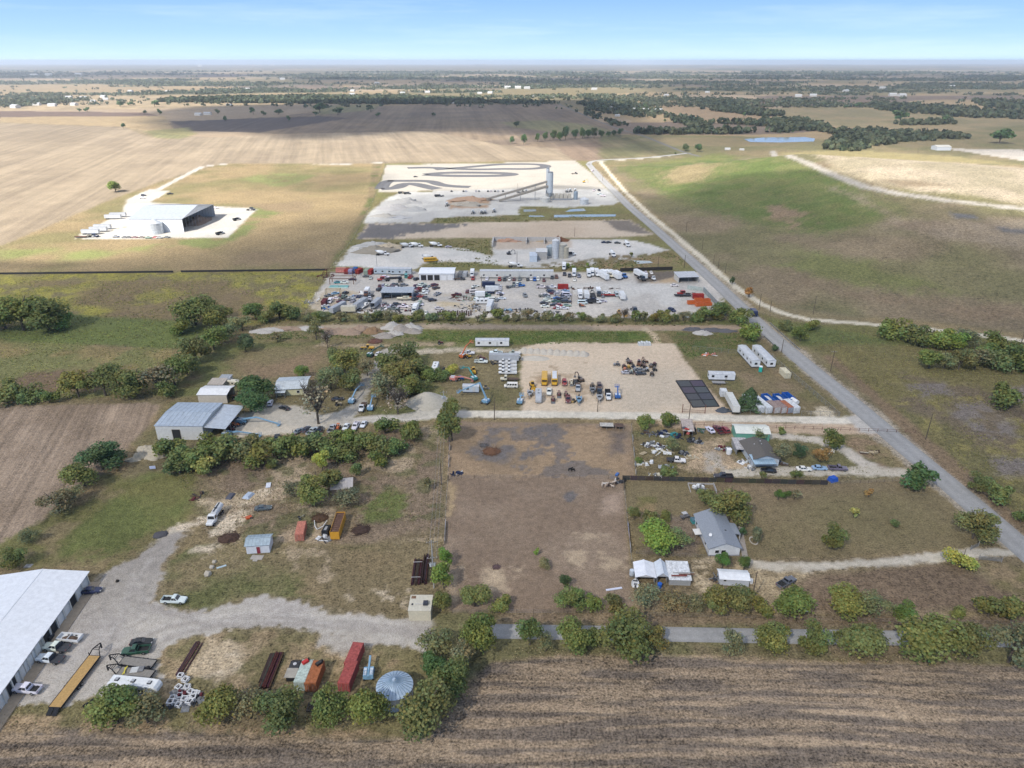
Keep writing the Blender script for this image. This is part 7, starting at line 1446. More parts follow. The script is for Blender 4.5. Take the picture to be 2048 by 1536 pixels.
auto('sedan',1537,940,170,'black','dark car half under the blue carport'); auto('pickup',1447,951,178,(.035,.03,.04),'black pickup parked against the dark board fence')
put('tarp_pad',[part('cover',MB().box(-1.3,1.3,-1.1,1.1,0,1.4,.25,.25),'matte'),part('weight',MB().box(-1.4,1.4,-1.2,-1.1,0,.15),'matte',(.2,.2,.2))],1666,958,20,'bright blue tarpaulin at the end of the dark fence','tarpaulin',None,(.02,.09,.42),1.3)
put('water_tank',[part('tank_body',MB().cyl((0,0,0),(0,0,1.8),.9,14),'paint'),part('lid',MB().cyl((0,0,1.8),(0,0,1.95),.3,10),'paint')],1458,903,0,'white round tank left of the lean to','tank',None,CLR['white'],1.6)
put('pipe_fence',[part('rail',MB().beam((0,0,z),(80,0,z),.06,.06),'rusty',(.2,.1,.07)) for z in (.5,1.2)] + [part('post',MB().cyl((x,0,0),(x,0,1.3),.07,6),'rusty',(.2,.1,.07)) for x in np.arange(0,80.1,3.2)],1372,850,((1372,850),(1705,862)),'rust brown pipe fence along the gravel road','fence',None,base=True)
JUNK = [(1300,868,3.0,1.6,14,['charcoal','gray','brown'],'scrap timber behind the round yellowish tree'),(1325,868,3.4,2.2,20,['charcoal','gray','navy','white'],'dark collapsed lean to full of scrap'),(1298,890,3.6,2.0,22,['gray','charcoal','white','brown'],'grey timber frame heap by the paddock fence'),(1318,894,4.0,1.5,16,['gray','white','navy'],'pale boards and drums heap by the grey frame'),(1350,872,2.2,2.0,16,['navy','charcoal','teal'],'dark blue scrap left of the shack'),(1388,882,2.6,1.6,16,['gray','white','charcoal'],'scrap spilled in front of the shack'),(1398,862,2.2,1.4,10,['charcoal','green','gray'],'scrap right behind the shack'),(1312,905,6.0,1.2,14,['cream','tan','white'],'long pale timbers lying in the junk yard'),(1290,928,3.2,1.4,14,['cream','white','tan'],'white rubble heap by the paddock fence'),(1312,951,3.4,1.0,12,['cream','white','gray'],'pale rubble by the left end of the board fence'),(1365,908,2.6,1.2,12,['charcoal','gray','black'],'dark scrap behind the white flatbed'),(1385,915,2.6,.9,9,['cream','tan'],'pale broken stone right of the white flatbed'),(1448,898,2.4,1.4,14,['maroon','white','gray'],'red and white clutter left of the lean to'),(1487,925,1.6,1.0,8,['white','gray'],'white garden chairs clutter by the house'),(1503,938,1.4,1.2,8,['gray','teal','white'],'clutter at the left of the blue carport'),(1562,928,2.0,1.0,9,['gray','brown'],'stacked boards right of the blue carport'),(1655,902,2.4,.5,8,['cream','white'],'row of pale stones by the loop drive'),(1738,905,3.2,.8,10,['cream','brown','tan'],'pale stones in the ditch beside the road'),(1500,870,1.5,.8,6,['gray','rust'],'scrap at the left end of the green barn')]
for k,(px,py,rx,ry,n,cs,lb) in enumerate(JUNK): junk('scrap_pile',px,py,rx,ry,n,cs,lb,seed=60 + k)
# ------------------------------------------------------------------ container yard
put('mobile_office',mobile_office(18,3.6,3.3,4),1497,713,((1509,726),(1483,698)),'left long white mobile home beside the road','mobile home',None,(.72,.73,.73),3.0)
put('mobile_office',mobile_office(18,3.6,3.3,4),1527,713,((1541,726),(1513,698)),'right long white mobile home nearest the road','mobile home',None,(.72,.73,.73),3.0)
put('mobile_office',mobile_office(10.5,3.2,2.9,2),1442.5,752,-4,'short white office trailer above the black tarp panels','office trailer',None,(.74,.75,.76),2.8)
put('flatbed_trailer',[part('deck',MB().box(-2.6,2.6,-1.1,1.1,.7,.85),'plank',(.3,.29,.28)),part('hitch',MB().beam((2.6,0,.6),(3.8,0,.6),.15,.15),'steel')] + wheels((-.6,.4),.9,.36,.25),1437,766,-4,'small flat trailer in front of the office trailer','trailer',None,CLR['gray'],.8)
put('portable_toilet',[part('cabin',MB().box(-.6,.6,-.6,.6,.1,2.1),'paint'),part('roof',MB().box(-.64,.64,-.64,.64,2.1,2.35,.2,.2),'paint',(.7,.72,.72)),part('door',MB().box(-.45,.45,-.63,-.6,.15,2.0),'paint',(.02,.40,.33))],1521,739,-20,'turquoise portable toilet with a white roof','portable toilet',None,(.02,.36,.30),2.1,1.15)
put('shipping_container',container(6.06),1570,746,((1577,753),(1563,739)),'cream container alone near the roadside fence','container',None,(.64,.58,.42),2.6)
put('shipping_container',container(3.0),1446.6,785,((1450,792),(1443,776)),'short white storage box beside the tarp panels','container',None,(.66,.67,.67),2.6)
put('box_trailer',box_trailer(12.5,2.4),1464.5,808,((1472,824),(1456,794)),'long white box trailer beside the gate','trailer',None,(.64,.63,.58),3.0)
for k,(x,c,L,lb) in enumerate([(1521,(.62,.64,.65),12.2,'leftmost long white container by the conifer'),(1537,(.64,.66,.67),12.2,'second long white container from the conifer'),(1553,(.33,.25,.22),6.06,'brown roofed container with white doors, left one'),(1567,(.30,.22,.20),6.06,'brown roofed container with white doors, right one'),(1579,(.40,.15,.08),6.06,'container with an orange roof and grey door'),(1592,(.64,.65,.65),7.5,'rightmost white container of the row')]):
    g = G(x + 1,827); an = math.radians(103)
    dv = np.array([math.cos(an),math.sin(an)]) * L / 2
    pr = [dict(q) for q in container(L)]
    if 2 <= k <= 4:
        for q in pr:
            if q['name'] == 'door': q['color'] = (.55,.52,.5) if k < 4 else (.30,.33,.38)
    spawn('shipping_container',pr,lb,'container','containers by the gravel road',(g[0] + dv[0],g[1] + dv[1],0),an,c,1.0,x)
for x,y,lb in [(1536,798,'left blue dumpster filled with white rubbish'),(1559,798,'middle blue dumpster filled with white rubbish'),(1577,795,'right empty blue dumpster')]:
    put('dumpster',dumpster(6.4,2.4,1.8) + ([part('rubbish',heap_mesh(2.6,.95,.7,int(x)),'matte',(.55,.55,.55),loc=(0,0,1.2))] if x < 1570 else []),x,y,((x + 8,y + 6),(x - 8,y - 7)),lb,'dumpster','blue dumpsters behind the containers',(.015,.10,.38),1.8)
put('orange_drum',[part('drum',MB().cyl((0,0,0),(0,0,1.2),.9,10),'paint'),part('lid',MB().cyl((0,0,1.2),(0,0,1.25),.92,10),'paint')],1577,804,0,'orange tank behind the orange roofed container','tank',None,(.6,.14,.08),1.2)
put('fuel_tank',[part('tank_body',MB().cyl((-1.6,0,1.2),(1.6,0,1.2),.9,12),'paint'),part('stand',MB().box(-1.2,1.2,-.5,.5,0,.5),'steel')],1589,803,110,'white tank behind the rightmost container','tank',None,CLR['white'],1.8)
# eight black tarp panels
c0,c1,c2,c3 = [G(*p)[:2] for p in [(1352,762),(1404,761),(1438,813),(1386,815)]]
org = c0; PN = []
def bil(u,v): return (c0 * (1 - u) + c1 * u) * (1 - v) + (c3 * (1 - u) + c2 * u) * v - org
for i in range(2):
    for j in range(4):
        q = [bil(i / 2 + .015,j / 4 + .012),bil((i + 1) / 2 - .015,j / 4 + .012),bil((i + 1) / 2 - .015,(j + 1) / 4 - .012),bil(i / 2 + .015,(j + 1) / 4 - .012)]
        m = MB().add([(p[0],p[1],.05) for p in q] + [(p[0],p[1],.16) for p in q],[(0,1,5,4),(1,2,6,5),(2,3,7,6),(3,0,4,7),(4,5,6,7)])
        PN.append(part('mat_panel',m,'matte',tuple(v * random.uniform(.85,1.2) for v in (.072,.072,.08))))
fm = MB()
for u in (0,.5,1): fm.beam((*bil(u,0),.12),(*bil(u,1),.12),.45,.3)
for v in (0,.25,.5,.75,1): fm.beam((*bil(0,v),.12),(*bil(1,v),.12),.45,.3)
PN.append(part('kerb',fm,'matte',(.03,.03,.032)))
spawn('drying_bed',PN,'dark framed bed of eight grey mat panels on the sand','mat bed',None,(org[0],org[1],0),0,CLR['charcoal'],1.0,1390)
heap('rubble_pile',1446,822,3.2,1.8,1.5,(.09,.10,.115),'dark rubble heap by the gate','rubble heap',rough=.7)
put('gate',[part('post',MB().cyl((s * 4.2,0,0),(s * 4.2,0,3.6),.14,8),'rusty',(.2,.1,.07)) for s in (-1,1)] + [part('rail',MB().beam((-4.2,0,z),(4.2,0,z),.1,.1),'rusty',(.2,.1,.07)) for z in (.5,1.2)],1387,826,-4,'rusty open gate frame at the sand yard entrance','gate',None,base=True)
def chain_fence(p0,p1,label,h=2.1,post=3.0,slat=None):
    a,b = G(*p0),G(*p1); d = b - a; L = float(np.linalg.norm(d)); an = math.atan2(d[1],d[0]); n = max(2,int(L / post)); P = []
    for k in range(n + 1): P.append(part('post',MB().cyl((k * L / n,0,0),(k * L / n,0,h),.05,6),'steel'))
    m = MB()
    for k in range(int(L / .6)): m.beam((k * .6,0,.1),(k * .6 + 1.0,0,h - .05),.016,.016).beam((k * .6 + 1.0,.0,.1),(k * .6,.0,h - .05),.016,.016)
    P += [part('mesh',m,'steel',kind='stuff'),part('rail',MB().beam((0,0,h),(L,0,h),.05,.05),'steel')]
    return spawn('chain_fence',P,label,'fence',None,tuple(a),an,CLR['gray'],1.0,p0[0])
chain_fence((1480,829),(1520,830),'chain link fence between box trailer and containers'); chain_fence((1543,718),(1676,833),'chain link fence along the road by the mobile homes'); chain_fence((1602,832),(1678,834),'chain link fence right of the container row'); chain_fence((1385,700),(1545,716),'chain link fence behind the mobile homes')
junk('scrap_pile',1420,710,3.0,1.0,9,['orange','white','pink'],'orange and white scrap in the weeds behind the tarp panels',seed=91)
# ------------------------------------------------------------------ poles
for px,py,h,lb,ar in [(989,840,9,'thin dark pole at the top of the paddock',0),(889,830,10,'grey transformer pole at the paddock corner',1),(1376.6,848,9,'brown pole in front of the tin roofed shack',0),(1518,619,8.5,'pole beside the truck on the road',0),(1540,623,6,'pole right of the truck at the hill track',0),(1496.5,593,6,'pole by the dead bush on the hill track',0),(1450.4,546,6,'pole by the dark bush on the hill track',0),(1436.5,535,6,'pole above the dark bush on the hill track',0),(1427,527,6,'pole third up the hill track',0),(1368.4,535,8,'pole at the entrance of the scrap yard',0),(1315.7,537,8.5,'pole by the small pond at the plant',0),(1626,629,10,'tall dark pole on the foot of the hill',0),(1661,742,9.5,'pole in the verge opposite the containers',1),(1851,879,10,'pole in the right verge near the junction',0),(2042,688,9,'pole at the right edge on the hill foot',0),(1563,704,6,'short pole by the mobile homes',0),(883,970,8,'thin pole left of the paddock fence',0),(1195,823,4.5,'short lamp post at the sand yard entrance',0),(754,533,9,'pole behind the blue grey trailers',0),(963,575,7,'yellow post in the middle of the scrap yard',0),(1143,609,10,'tall pole right of the parked car stack',1),(1270,565,0,'',0),(1404,500,8,'pole right of the white track by the plants',0),(1372,465,8,'pole further up the white track',0),(1034,527,8,'pole at the near concrete plant yard',0),(1149,473,7,'thin post on the sand strip',0),(1205,362,8,'thin post beside the road at the tower plant',0),(1035.5,383,8,'thin lamp pole at the go kart area',0),(1835,307,10,'pole by the far white building',0)]:
    if h: put('utility_pole',pole(h,ar,lb.startswith('grey transformer'),brown='grey' not in lb),px,py,10,lb,'utility pole','utility poles',base=True)
def wires(p0,p1,h0,h1,label):
    a,b = Vector(G(*p0)),Vector(G(*p1)); m = MB()
    for s in (-1.0,0,1.0):
        q = []
        for k in range(9): t = k / 8; p = a.lerp(b,t); q.append((p.x + s - a.x,p.y - a.y,p.z - a.z + h0 + (h1 - h0) * t - 2.2 * 4 * t * (1 - t)))
        m.tube(q,.022,3)
    spawn('power_line',[part('wire',m,'steel')],label,'power line',None,tuple(a),0,CLR['gray'],1.0,p0[0])
wires((868,1176),(889,830),9.2,9.2,'power line along the left side of the paddock')
# guardrails
def guardrail(pts,label):
    W = [G(*p) for p in pts]; o = W[0]; P = []
    for a,b in zip(W[:-1],W[1:]):
        P.append(part('rail',MB().beam(Vector(a - o) + Vector((0,0,.65)),Vector(b - o) + Vector((0,0,.65)),.08,.32),'steel',(.4,.42,.44))); n = int(np.linalg.norm(b - a) / 4)
        for k in range(n): q = a + (b - a) * k / n - o; P.append(part('post',MB().box(q[0] - .08,q[0] + .08,q[1] - .08,q[1] + .08,0,.6),'plank',(.2,.17,.14)))
    spawn('guardrail',P,label,'guardrail',None,tuple(o),0,CLR['gray'],1.0,pts[0][0])
guardrail([(1528,674),(1545,690),(1556,700)],'guardrail on the left of the road bend'); guardrail([(1540,648),(1570,676),(1600,702)],'guardrail on the right of the road bend')
truck('garbage',1503.5,622,((1498,614),(1510,627)),'navy','dark blue truck driving on the road')
TH = THINGS[-1][0]; TH.rotation_euler.z += math.pi
# ------------------------------------------------------------------ equipment yard and sand yard
building('metal_shed',(316,879),(411,878),18,5.4,6.2,'big grey metal shed with a dark doorway and ribbed roof','metal shed',ang=-1,axis='w',over=.2,seams=1.6,wallc=(.62,.62,.60),roofc=(.44,.50,.56),doors=[('s',5.6,2.8,0,4.0,'open')])
g_ = G(412,879); spawn('shed_awning',[part('roof',MB().hexa([(0,0,4.7),(7.5,0,4.1),(7.5,18,4.1),(0,18,4.7),(0,0,4.82),(7.5,0,4.22),(7.5,18,4.22),(0,18,4.82)]),'metal',(.52,.56,.6)),*[part('post',MB().box(7.2,7.35,y - .08,y + .08,0,4.1),'steel') for y in (.3,4.7,9,13.4,17.7)]],'lean to roof along the right side of the big shed','lean to',None,(g_[0],g_[1],0),math.radians(-1),(.5,.5,.5),1.0,430)
building('metal_shed',(398,806),(456,806),8,3.6,4.4,'white roofed shed directly behind the big metal shed','metal shed',axis='w',over=.3,seams=0,roofc=(.72,.72,.71),roofmat='paint',wallc=(.55,.5,.42),open_sides='e',ang=-1)
building('shed',(418,780),(447,780),5,2.4,2.9,'small open shed with a beige tin roof','shed',shed=True,over=.3,seams=1,open_sides='s',wallc=(.4,.38,.35),roofc=(.55,.48,.4),ang=-2); building('shed',(437,772),(458,771),5,2.4,2.8,'small grey roofed shed left of the white camper','shed',shed=True,over=.2,seams=1,wallc=(.4,.4,.4),roofc=(.42,.44,.46),ang=-2)
put('camper',camper(6.5),467,766,-10,'small white camper behind the sheds','camper',None,CLR['cream'],2.6,.8)
building('house',(553,792),(612,780),11,2.9,3.9,'pale yellow house with a light metal roof','house',axis='w',over=.5,seams=.9,wallc=(.62,.58,.36),roofc=(.58,.62,.63),doors=[('s',8,1,.9,1.9,'window'),('s',10.6,.9,.4,2.2,'window'),('s',1.8,.9,.2,2.2,'door',(.4,.35,.3)),('e',5,1,.9,1.9,'window')],ang=7)
building('porch',(552,797),(571,795),3.5,2.3,2.6,'front porch roof of the pale yellow house','porch',shed=True,over=.2,seams=.8,open_sides='sew',wallc=(.6,.56,.36),roofc=(.58,.62,.63),ang=5)
T = lambda s: [r.split('|') for r in s.strip().split('\n')]
def num(v):
    if '>' in v: a,b,c,d = [float(q) for q in v.replace('>',',').split(',')]; return ((a,b),(c,d))
    return float(v)
def fleet(txt,group=None,lod=0,suffix=''):
    for k,px,py,a,c,lb in T(txt):
        px,py,a,lb = float(px),float(py),num(a),lb + suffix
        if k in CARN: auto(k,px,py,a,c,lb,group,lod)
        elif k in BTN: truck(k,px,py,a,c,lb,group,lod,.74 if k == 'service' else .85 if k in ('flat','dump') else 1)
        elif k in TRN: machine(k,px,py,a,c,lb,group,.78)
        elif k == 'bus': put('school_bus',school_bus(),px,py,a,lb,'bus',group,CLR[c],3)
        elif k == 'rv': put('motorhome',motorhome(),px,py,a,lb,'motorhome',group,CLR[c],3)
        elif k == 'boat': put('boat',boat(5.6),px,py,a,lb,'boat',group,CLR[c],1.6)
        elif k == 'yacht': put('boat',boat(8.5,True),px,py,a,lb,'boat',group,CLR[c],1.8)
        elif k in ('semi_trailer','short_trailer','open_trailer'): put('semi_trailer',box_trailer(13 if k == 'semi_trailer' else 7.5 if k == 'short_trailer' else 11,2.6,k == 'open_trailer'),px,py,a,lb,'trailer',group,CLR[c],3.6)
        elif k == 'cont': put('shipping_container',container(6.06),px,py,a,lb,'container',group,CLR[c],2.6)
        elif k == 'office': put('mobile_office',mobile_office(19.5,4.2,3.9,5),px,py,a,lb,'office trailer',group,CLR[c],3.6)
        elif k == 'bin': put('dumpster',dumpster(5.6,2.4,1.7),px,py,a,lb,'dumpster',group,CLR[c],1.7)
        elif k == 'flatdeck': put('gooseneck_trailer',gooseneck(9,2.4,'plank',6),px,py,a,lb,'trailer',group,CLR[c],.9)
fleet('''suv|540|805|100|white|white suv parked by the dark trees at the house
sedan|569|815|150|black|black car alone on the gravel turning place
truck_|0|0|0|white|x
truck_|0|0|0|white|x'''.replace('\ntruck_|0|0|0|white|x',''))
fleet('''sedan|612|858|80|charcoal|dark wreck at the left under the bare tree
pickup|625|861|70|silver|wrecked silver pickup under the bare tree
sedan|640|858|100|black|black wreck right under the bare tree
sedan|598|861|60|gray|grey wreck at the left end of the wreck row
pickup_ext|664|856|85|silver|silver pickup left of the orange machine
loader|676|853|-90|orange|orange loader between silver pickup and white cars
sedan|692|853|-95|white|white car right next to the orange loader
pickup|711|851|-95|white|white pickup between two white cars by the hedge
sedan|727|848|-95|white|rightmost white car at the hedge by the drive
flat|723|816|-90|white|white truck beside the blue lift at the grove
pickup|430|886|20|teal|dark teal truck below the big shed corner
sedan|462|893|60|white|white wreck hidden in the hedge
sedan|553|874|100|black|black wreck half in the hedge
backhoe|448|851|20|yellow|yellow machine under the shed lean to
farm|462|857|-20|maroon|red brown tractor under the shed lean to
loader|470|849|40|orange|orange machine at the shed lean to edge
sedan|474|838|10|gray|dark car at the far end of the lean to
farm|470|794|30|rust|rusty implement behind the big shed
sedan|675|797|10|charcoal|dark trailer load left of the vertical blue lift
farm|677|806|5|tan|tan flat implement left of the vertical blue lift''')
LF = [(484,843,-8,12,-14,7,8,1,'sky','blue boom lift stretched out in front of the shed'),(455,869,-2,6,-8,5,7,1,'sky','blue boom lift parked at the shed corner'),(704,802,84,12,-8,7,7,1,'sky','pale blue boom lift raised along the drive'),(741,816,92,12,-6,5,4,1,'sky','blue boom lift in the shade of the grove'),(970,803,150,64,-32,7.5,11,1,'sky','large blue boom lift bent high over the yard'),(947,757,120,25,-20,6,6,1,'teal','green boom lift behind the little camper'),(908,758,-10,8,-12,4.5,4,1,'pink','faded pink boom lift lying low'),(926,712,60,40,10,5,4,1,'orange','orange boom lift with a raised arm'),(741,710,70,8,-6,5,6,1,'green','green lift beside the yellow grader'),(1040,803,80,12,0,3,1.5,1,'sky','small blue lift at the sand yard edge'),(1235,792,85,35,-20,4,3,1,'blue','bright blue lift standing alone on the sand')]
for x,y,a,a1,a2,l1,l2,s,c,lb in LF: put('boom_lift',boom_lift(a1,a2,l1,l2,s),x,y,a,lb,'boom lift',None,CLR[c],1.5)
put('mobile_office',mobile_office(15.5,3.4,3.1,3),984.6,685,0,'long white office trailer behind the equipment yard','office trailer',None,(.72,.72,.71),3.0)
put('camper',mobile_office(6.4,2.6,2.9,1),942,777,-2,'little pale blue site trailer in the equipment yard','site trailer',None,(.52,.58,.64),2.8)
heap('gravel_pile',855,804,8.5,8,4.2,(.46,.42,.345),'big pale gravel pile beside the drive','gravel pile',rough=.12)
fleet('''grader|737|695|175|yellow|yellow road grader at the top of the drive
sedan|756|707|80|white|white car right of the green lift
farm|881|684|10|maroon|dark red tractor on the grass track
pickup|936|705|0|white|white pickup behind the orange lift
farm|937|712|20|yellow|yellow machine beside the orange lift
backhoe|964|715|5|maroon|dark red machine behind a white pickup
pickup|962|722|-5|white|white pickup in front of the dark red machine
loader|988|724|20|tan|tan machine left of the white service trucks
rv|871|735|88|white|white motorhome right of the right grove
skid|888|737|70|charcoal|dark skid steer right of the motorhome
skid|908|731|20|orange|small orange part in the weeds
wheel_loader|947|741|100|yellow|yellow loader behind the green lift
farm|922|756|0|blue|small blue machine beside the pink lift
skid|971|773|10|tan|tan skid steer right of the site trailer
van|1022|770|178|white|white van at the edge of the sand yard
flat|1010|756|180|cream|cream truck with a rusty load in the row
service|1025|704|170|sage|pale green truck at the upper end of the row
pickup|1027|712|170|white|white pickup at the upper right of the row
semi_trailer|1008|716|-2|silver|long flat silver trailer above the service trucks
pickup|992|704|175|white|topmost white pickup of the left column
service|994|712|175|white|white service truck below the topmost pickup''')
fleet('\n'.join(f'service|{x}|{y}|178|white|white service truck' for y in (722,729,736,743) for x in (1005,1017)),'white service trucks in the row',0,' parked in the double row by the sand yard')
fleet('''wheel_loader|1065|770|-80|yellow|yellow loader at the left of the sand yard
boat|1060|787|-95|silver|silver boat on a trailer by the sand yard edge
rv|1077|792|-92|silver|grey motorhome on the sand
bus|1089|757|-93|yellow|yellow school bus on the left
pickup|1098|782|-93|white|white pickup with a dark cover on the sand
loader|1106|798|-92|maroon|dark red loader tractor nearest the road
loader|1118|787|-92|maroon|dark red loader tractor in the second row
suv|1129|764|-92|red|red car with a silver roof on the sand
loader|1143|764|-92|cream|cream loader tractor on the sand
sedan|1151|764|-90|black|black box trailer beside the cream tractor
excavator|1161|758|120|brown|dark excavator at the back of the row
flat|1156|776|-95|silver|silver truck behind the small trailers
farm|1132|788|-90|maroon|small dark red tractor
pickup|1136|797|-92|maroon|red pickup with a white hood
skid|1147|800|60|gold|small yellow implement by the road
boat|1158|800|-95|sky|small blue boat on a trailer
farm|1185|771|-90|charcoal|small dark tractor on the sand
boat|1185|781|-95|gray|small grey boat behind the dark tractor
suv|1199|771|-92|brown|brown vehicle at the back of the middle row
flat|1199|783|-92|charcoal|black flatbed truck behind the boat
boat|1199|796|-95|silver|dark boat with a white stripe
dump|1217|793|-92|white|white truck with a dark dump bed''')
b_ = [dict(q) for q in school_bus()]
for q in b_:
    if q['name'] == 'roof_panel': q['color'] = (.6,.62,.64)
put('school_bus',b_,1109,757,math.degrees(-1.62),'yellow school bus with a silver roof','bus',None,CLR['yellow'],3)
CL = [('roller',1234,727,170,'charcoal'),('loader',1248,731,80,'rust'),('roller',1257,722,95,'brown'),('backhoe',1257,733,85,'yellow'),('farm',1262,724,80,'maroon'),('skid',1267,731,100,'navy'),('excavator',1280,727,60,'rust'),('roller',1270,738,90,'gray'),('loader',1289,731,95,'rust'),('farm',1294,738,85,'silver'),('roller',1302,730,90,'brown'),('loader',1309,727,70,'maroon'),('farm',1309,737,95,'charcoal'),('backhoe',1304,746,80,'brown'),('sedan',1281,739,5,'gray'),('sedan',1281,746,5,'charcoal'),('sedan',1254,744,3,'silver'),('farm',1263,743,80,'sage'),('skid',1272,741,85,'silver'),('backhoe',1250,738,70,'orange'),('skid',1256,718,95,'brown'),('farm',1291,722,10,'rust'),('roller',1278,722,80,'maroon')]
for k,x,y,a,c in CL: fleet(f'{k}|{x}|{y}|{a}|{c}|{c} {k.replace("_", " ")} in the crowded cluster of old machines on the sand','old machines clustered on the sand')
for k in range(10): heap('sand_pile',1048 + k * 13.2,703 + k * .75,3.0,3.0,2.0,(.50,.45,.375),['leftmost','second','third','fourth','fifth','sixth','seventh','eighth','ninth','rightmost'][k] + ' of the pale gravel heaps in a row on the sand yard','gravel heap','gravel heaps on the sand yard',rough=.2)
heap('sand_pile',1070,717,7,3.2,1.1,(.52,.47,.39),'low broad gravel heap in front of the row of heaps','gravel heap')
put('wrapped_stack',[part('bundle',MB().box(-3 + k * 1.2,-1.95 + k * 1.2,-1.2,1.2,0,1.3 + (k % 2) * .3,.1,.1),'paint') for k in range(5)],1289,687,3,'white wrapped bundles at the back of the sand yard','bundles',None,(.58,.6,.6),1.4)
# dirt heaps along the track
for k,(x,y,rx,ry,h,c) in enumerate([(653,662,6,4,1.8,0),(676,664,7,4,2,0),(700,666,7,4,2.2,0),(722,660,6,3.5,2.4,0),(745,664,5,3.5,2.6,1),(785,656,6,4,3,2),(803,660,6,4,2.6,3),(820,657,6,4,2.6,2),(825,664,5,3.4,1.8,3),(790,668,5,3,1.6,2),(770,672,6,3.4,1.8,3),(520,664,6,3,1.2,2),(545,660,7,3,1.2,2),(580,658,8,3,1.4,0),(628,658,8,3.5,1.6,2),(1405,667,4.5,3,1.6,2),(1425,661,6,3,1.4,4),(1385,659,6,3,1.2,4),(1450,662,6,2.6,1.1,4)]):
    heap('dirt_heap',x,y,rx,ry,h,[(.33,.24,.175),(.26,.17,.10),(.45,.42,.38),(.33,.29,.25),(.12,.115,.12)][c],['reddish','brown','pale grey','grey brown','dark'][c] + ' heap in the row along the dirt track','heap','heaps along the dirt track',rough=.6)
# ------------------------------------------------------------------ scrap yard
S = ' in the scrap yard'
building('workshop',(839,560.5),(908,560.5),13,4.2,5.0,'long white workshop with three dark bays','workshop',axis='w',over=.4,seams=0,wallc=(.62,.64,.66),roofc=(.76,.77,.78),roofmat='paint',ang=0,doors=[('s',1.0 + k * 4.0,3.1,0,3.2,'open' if k < 3 else 'roll',(.7,.7,.7)) for k in range(5)])
building('workshop',(763,599),(825,598),9,4.0,4.4,'grey roofed open workshop among the wrecks','workshop',shed=True,over=.4,seams=1.4,wallc=(.6,.6,.58),roofc=(.45,.48,.51),ang=0,open_sides='s')
building('shelter',(1357,566),(1387,560),9,3.4,4.2,'open shelter with a slanted grey roof by the road','shelter',shed=True,over=.4,seams=1.5,wallc=(.6,.58,.52),roofc=(.52,.53,.55),open_sides='s',ang=6)
for x,y,c,lb in [(769,541,'sky','left blue grey office trailer at the back'),(803,542,'sky','right blue grey office trailer at the back'),(999.5,548.5,'cream','left long white office trailer with dark steps'),(1067,548.5,'cream','right long white office trailer behind parked cars')]:
    put('mobile_office',mobile_office(12.5 if c == 'sky' else 24,4.2,4.4 if c == 'cream' else 3.7,3),x,y,-1,lb + S,'office trailer',None,(.40,.46,.50) if c == 'sky' else (.62,.60,.55),3.8)
put('stairs',[part('step',MB().box(-3 + k * .8,-2.2 + k * .8,-.8,.8,0,.3 + .25 * min(k,7 - k) + .4),'steel',(.08,.08,.09)) for k in range(8)],1014,556,0,'dark steps at the left white office trailer','steps',None,base=True)
A = 'cars parked in front of the office trailers'; B = 'cars packed right of the tall pole'; Cg = 'wrecks round the grey workshop'
fleet('''sedan|974|557|-92|white|white car left of the dark steps
suv|999|558|-92|red|red suv left of the dark steps
suv|1009|558|-92|charcoal|dark suv beside the red one
sedan|1019|558|-92|white|white car right by the dark steps
sedan|1028|558|-92|maroon|maroon car
suv|1039|557|-92|gray|grey suv between the two office trailers
sedan|1055.5|558|-92|charcoal|charcoal car
sedan|1062.5|557|-92|white|white car
suv|1069.5|558|-92|blue|blue suv
suv|1076|557|-92|white|white suv
sedan|1088|560|-92|maroon|dark red car at the right steps
suv|1104|554|-92|charcoal|dark suv right of the office trailers
suv|1113|553|-92|rust|rusty red suv right of the office trailers''',A,1,S)
fleet('''pickup|1129|547|-95|charcoal|dark pickup by the trees
pickup|1139|550|-95|charcoal|dark teal pickup by the white truck
box|1148|549|-95|white|white box truck standing tall
sedan|1149|559|-95|white|white car in front of the box truck
pickup|1158|551|-95|gray|grey pickup right of the box truck
box|1178|550|-92|white|white box truck alone at the left of its row
box|1185|548|-92|white|white box truck second of the row
box|1195|549|-88|white|white box truck third of the row
semi_trailer|1205|551|-70|white|long white trailer left in the slanted row
box|1213|551|-70|white|white box truck front in the slanted row
box|1222|551|-70|cream|cream box truck in the slanted row
semi_trailer|1229|550|-70|white|long white trailer in the slanted row
box|1240|553|-70|white|rightmost white box truck of the slanted row
tanker|1249|552|-62|blue|blue tanker truck
semi|1286|557|-70|charcoal|dark semi truck with a white trailer
semi_trailer|1281|549|-70|white|white trailer behind the dark semi truck
sedan|1291.5|545|-90|white|white car near the dark fence
sedan|1302.5|545|-90|white|white van like car near the shelter
flat|1307|556|-75|white|white truck left of the shelter
sedan|1349|570|2|white|white car before the shelter
semi|1362|586|180|red|red truck by the orange dumpsters
flatdeck|1365|591|0|charcoal|black flat trailer before the red truck
cont|1396|592|0|red|red container behind the orange dumpsters
sedan|1319|625|-80|black|black car by the hedge
suv|1344|619|-60|navy|navy car by the hedge
semi|1270|621|-85|charcoal|dark truck by the hedge
wheel_loader|1238|625|-90|yellow|left yellow loader behind the hedge
wheel_loader|1250|626|-90|gold|right yellow loader behind the hedge
wheel_loader|1408|620|0|orange|orange machine behind the hedge''',None,1,S)
for k,(x,y) in enumerate([(1383,605),(1397,600),(1412,601),(1399,609),(1415,608)]):
    put('dumpster',dumpster(4.5,2.2,1.7),x,y,4 + k * 3,['leftmost','rear','right rear','front middle','front right'][k] + ' bright orange dumpster by the roadside wall','dumpster','orange dumpsters',(.55,.13,.03),1.7)
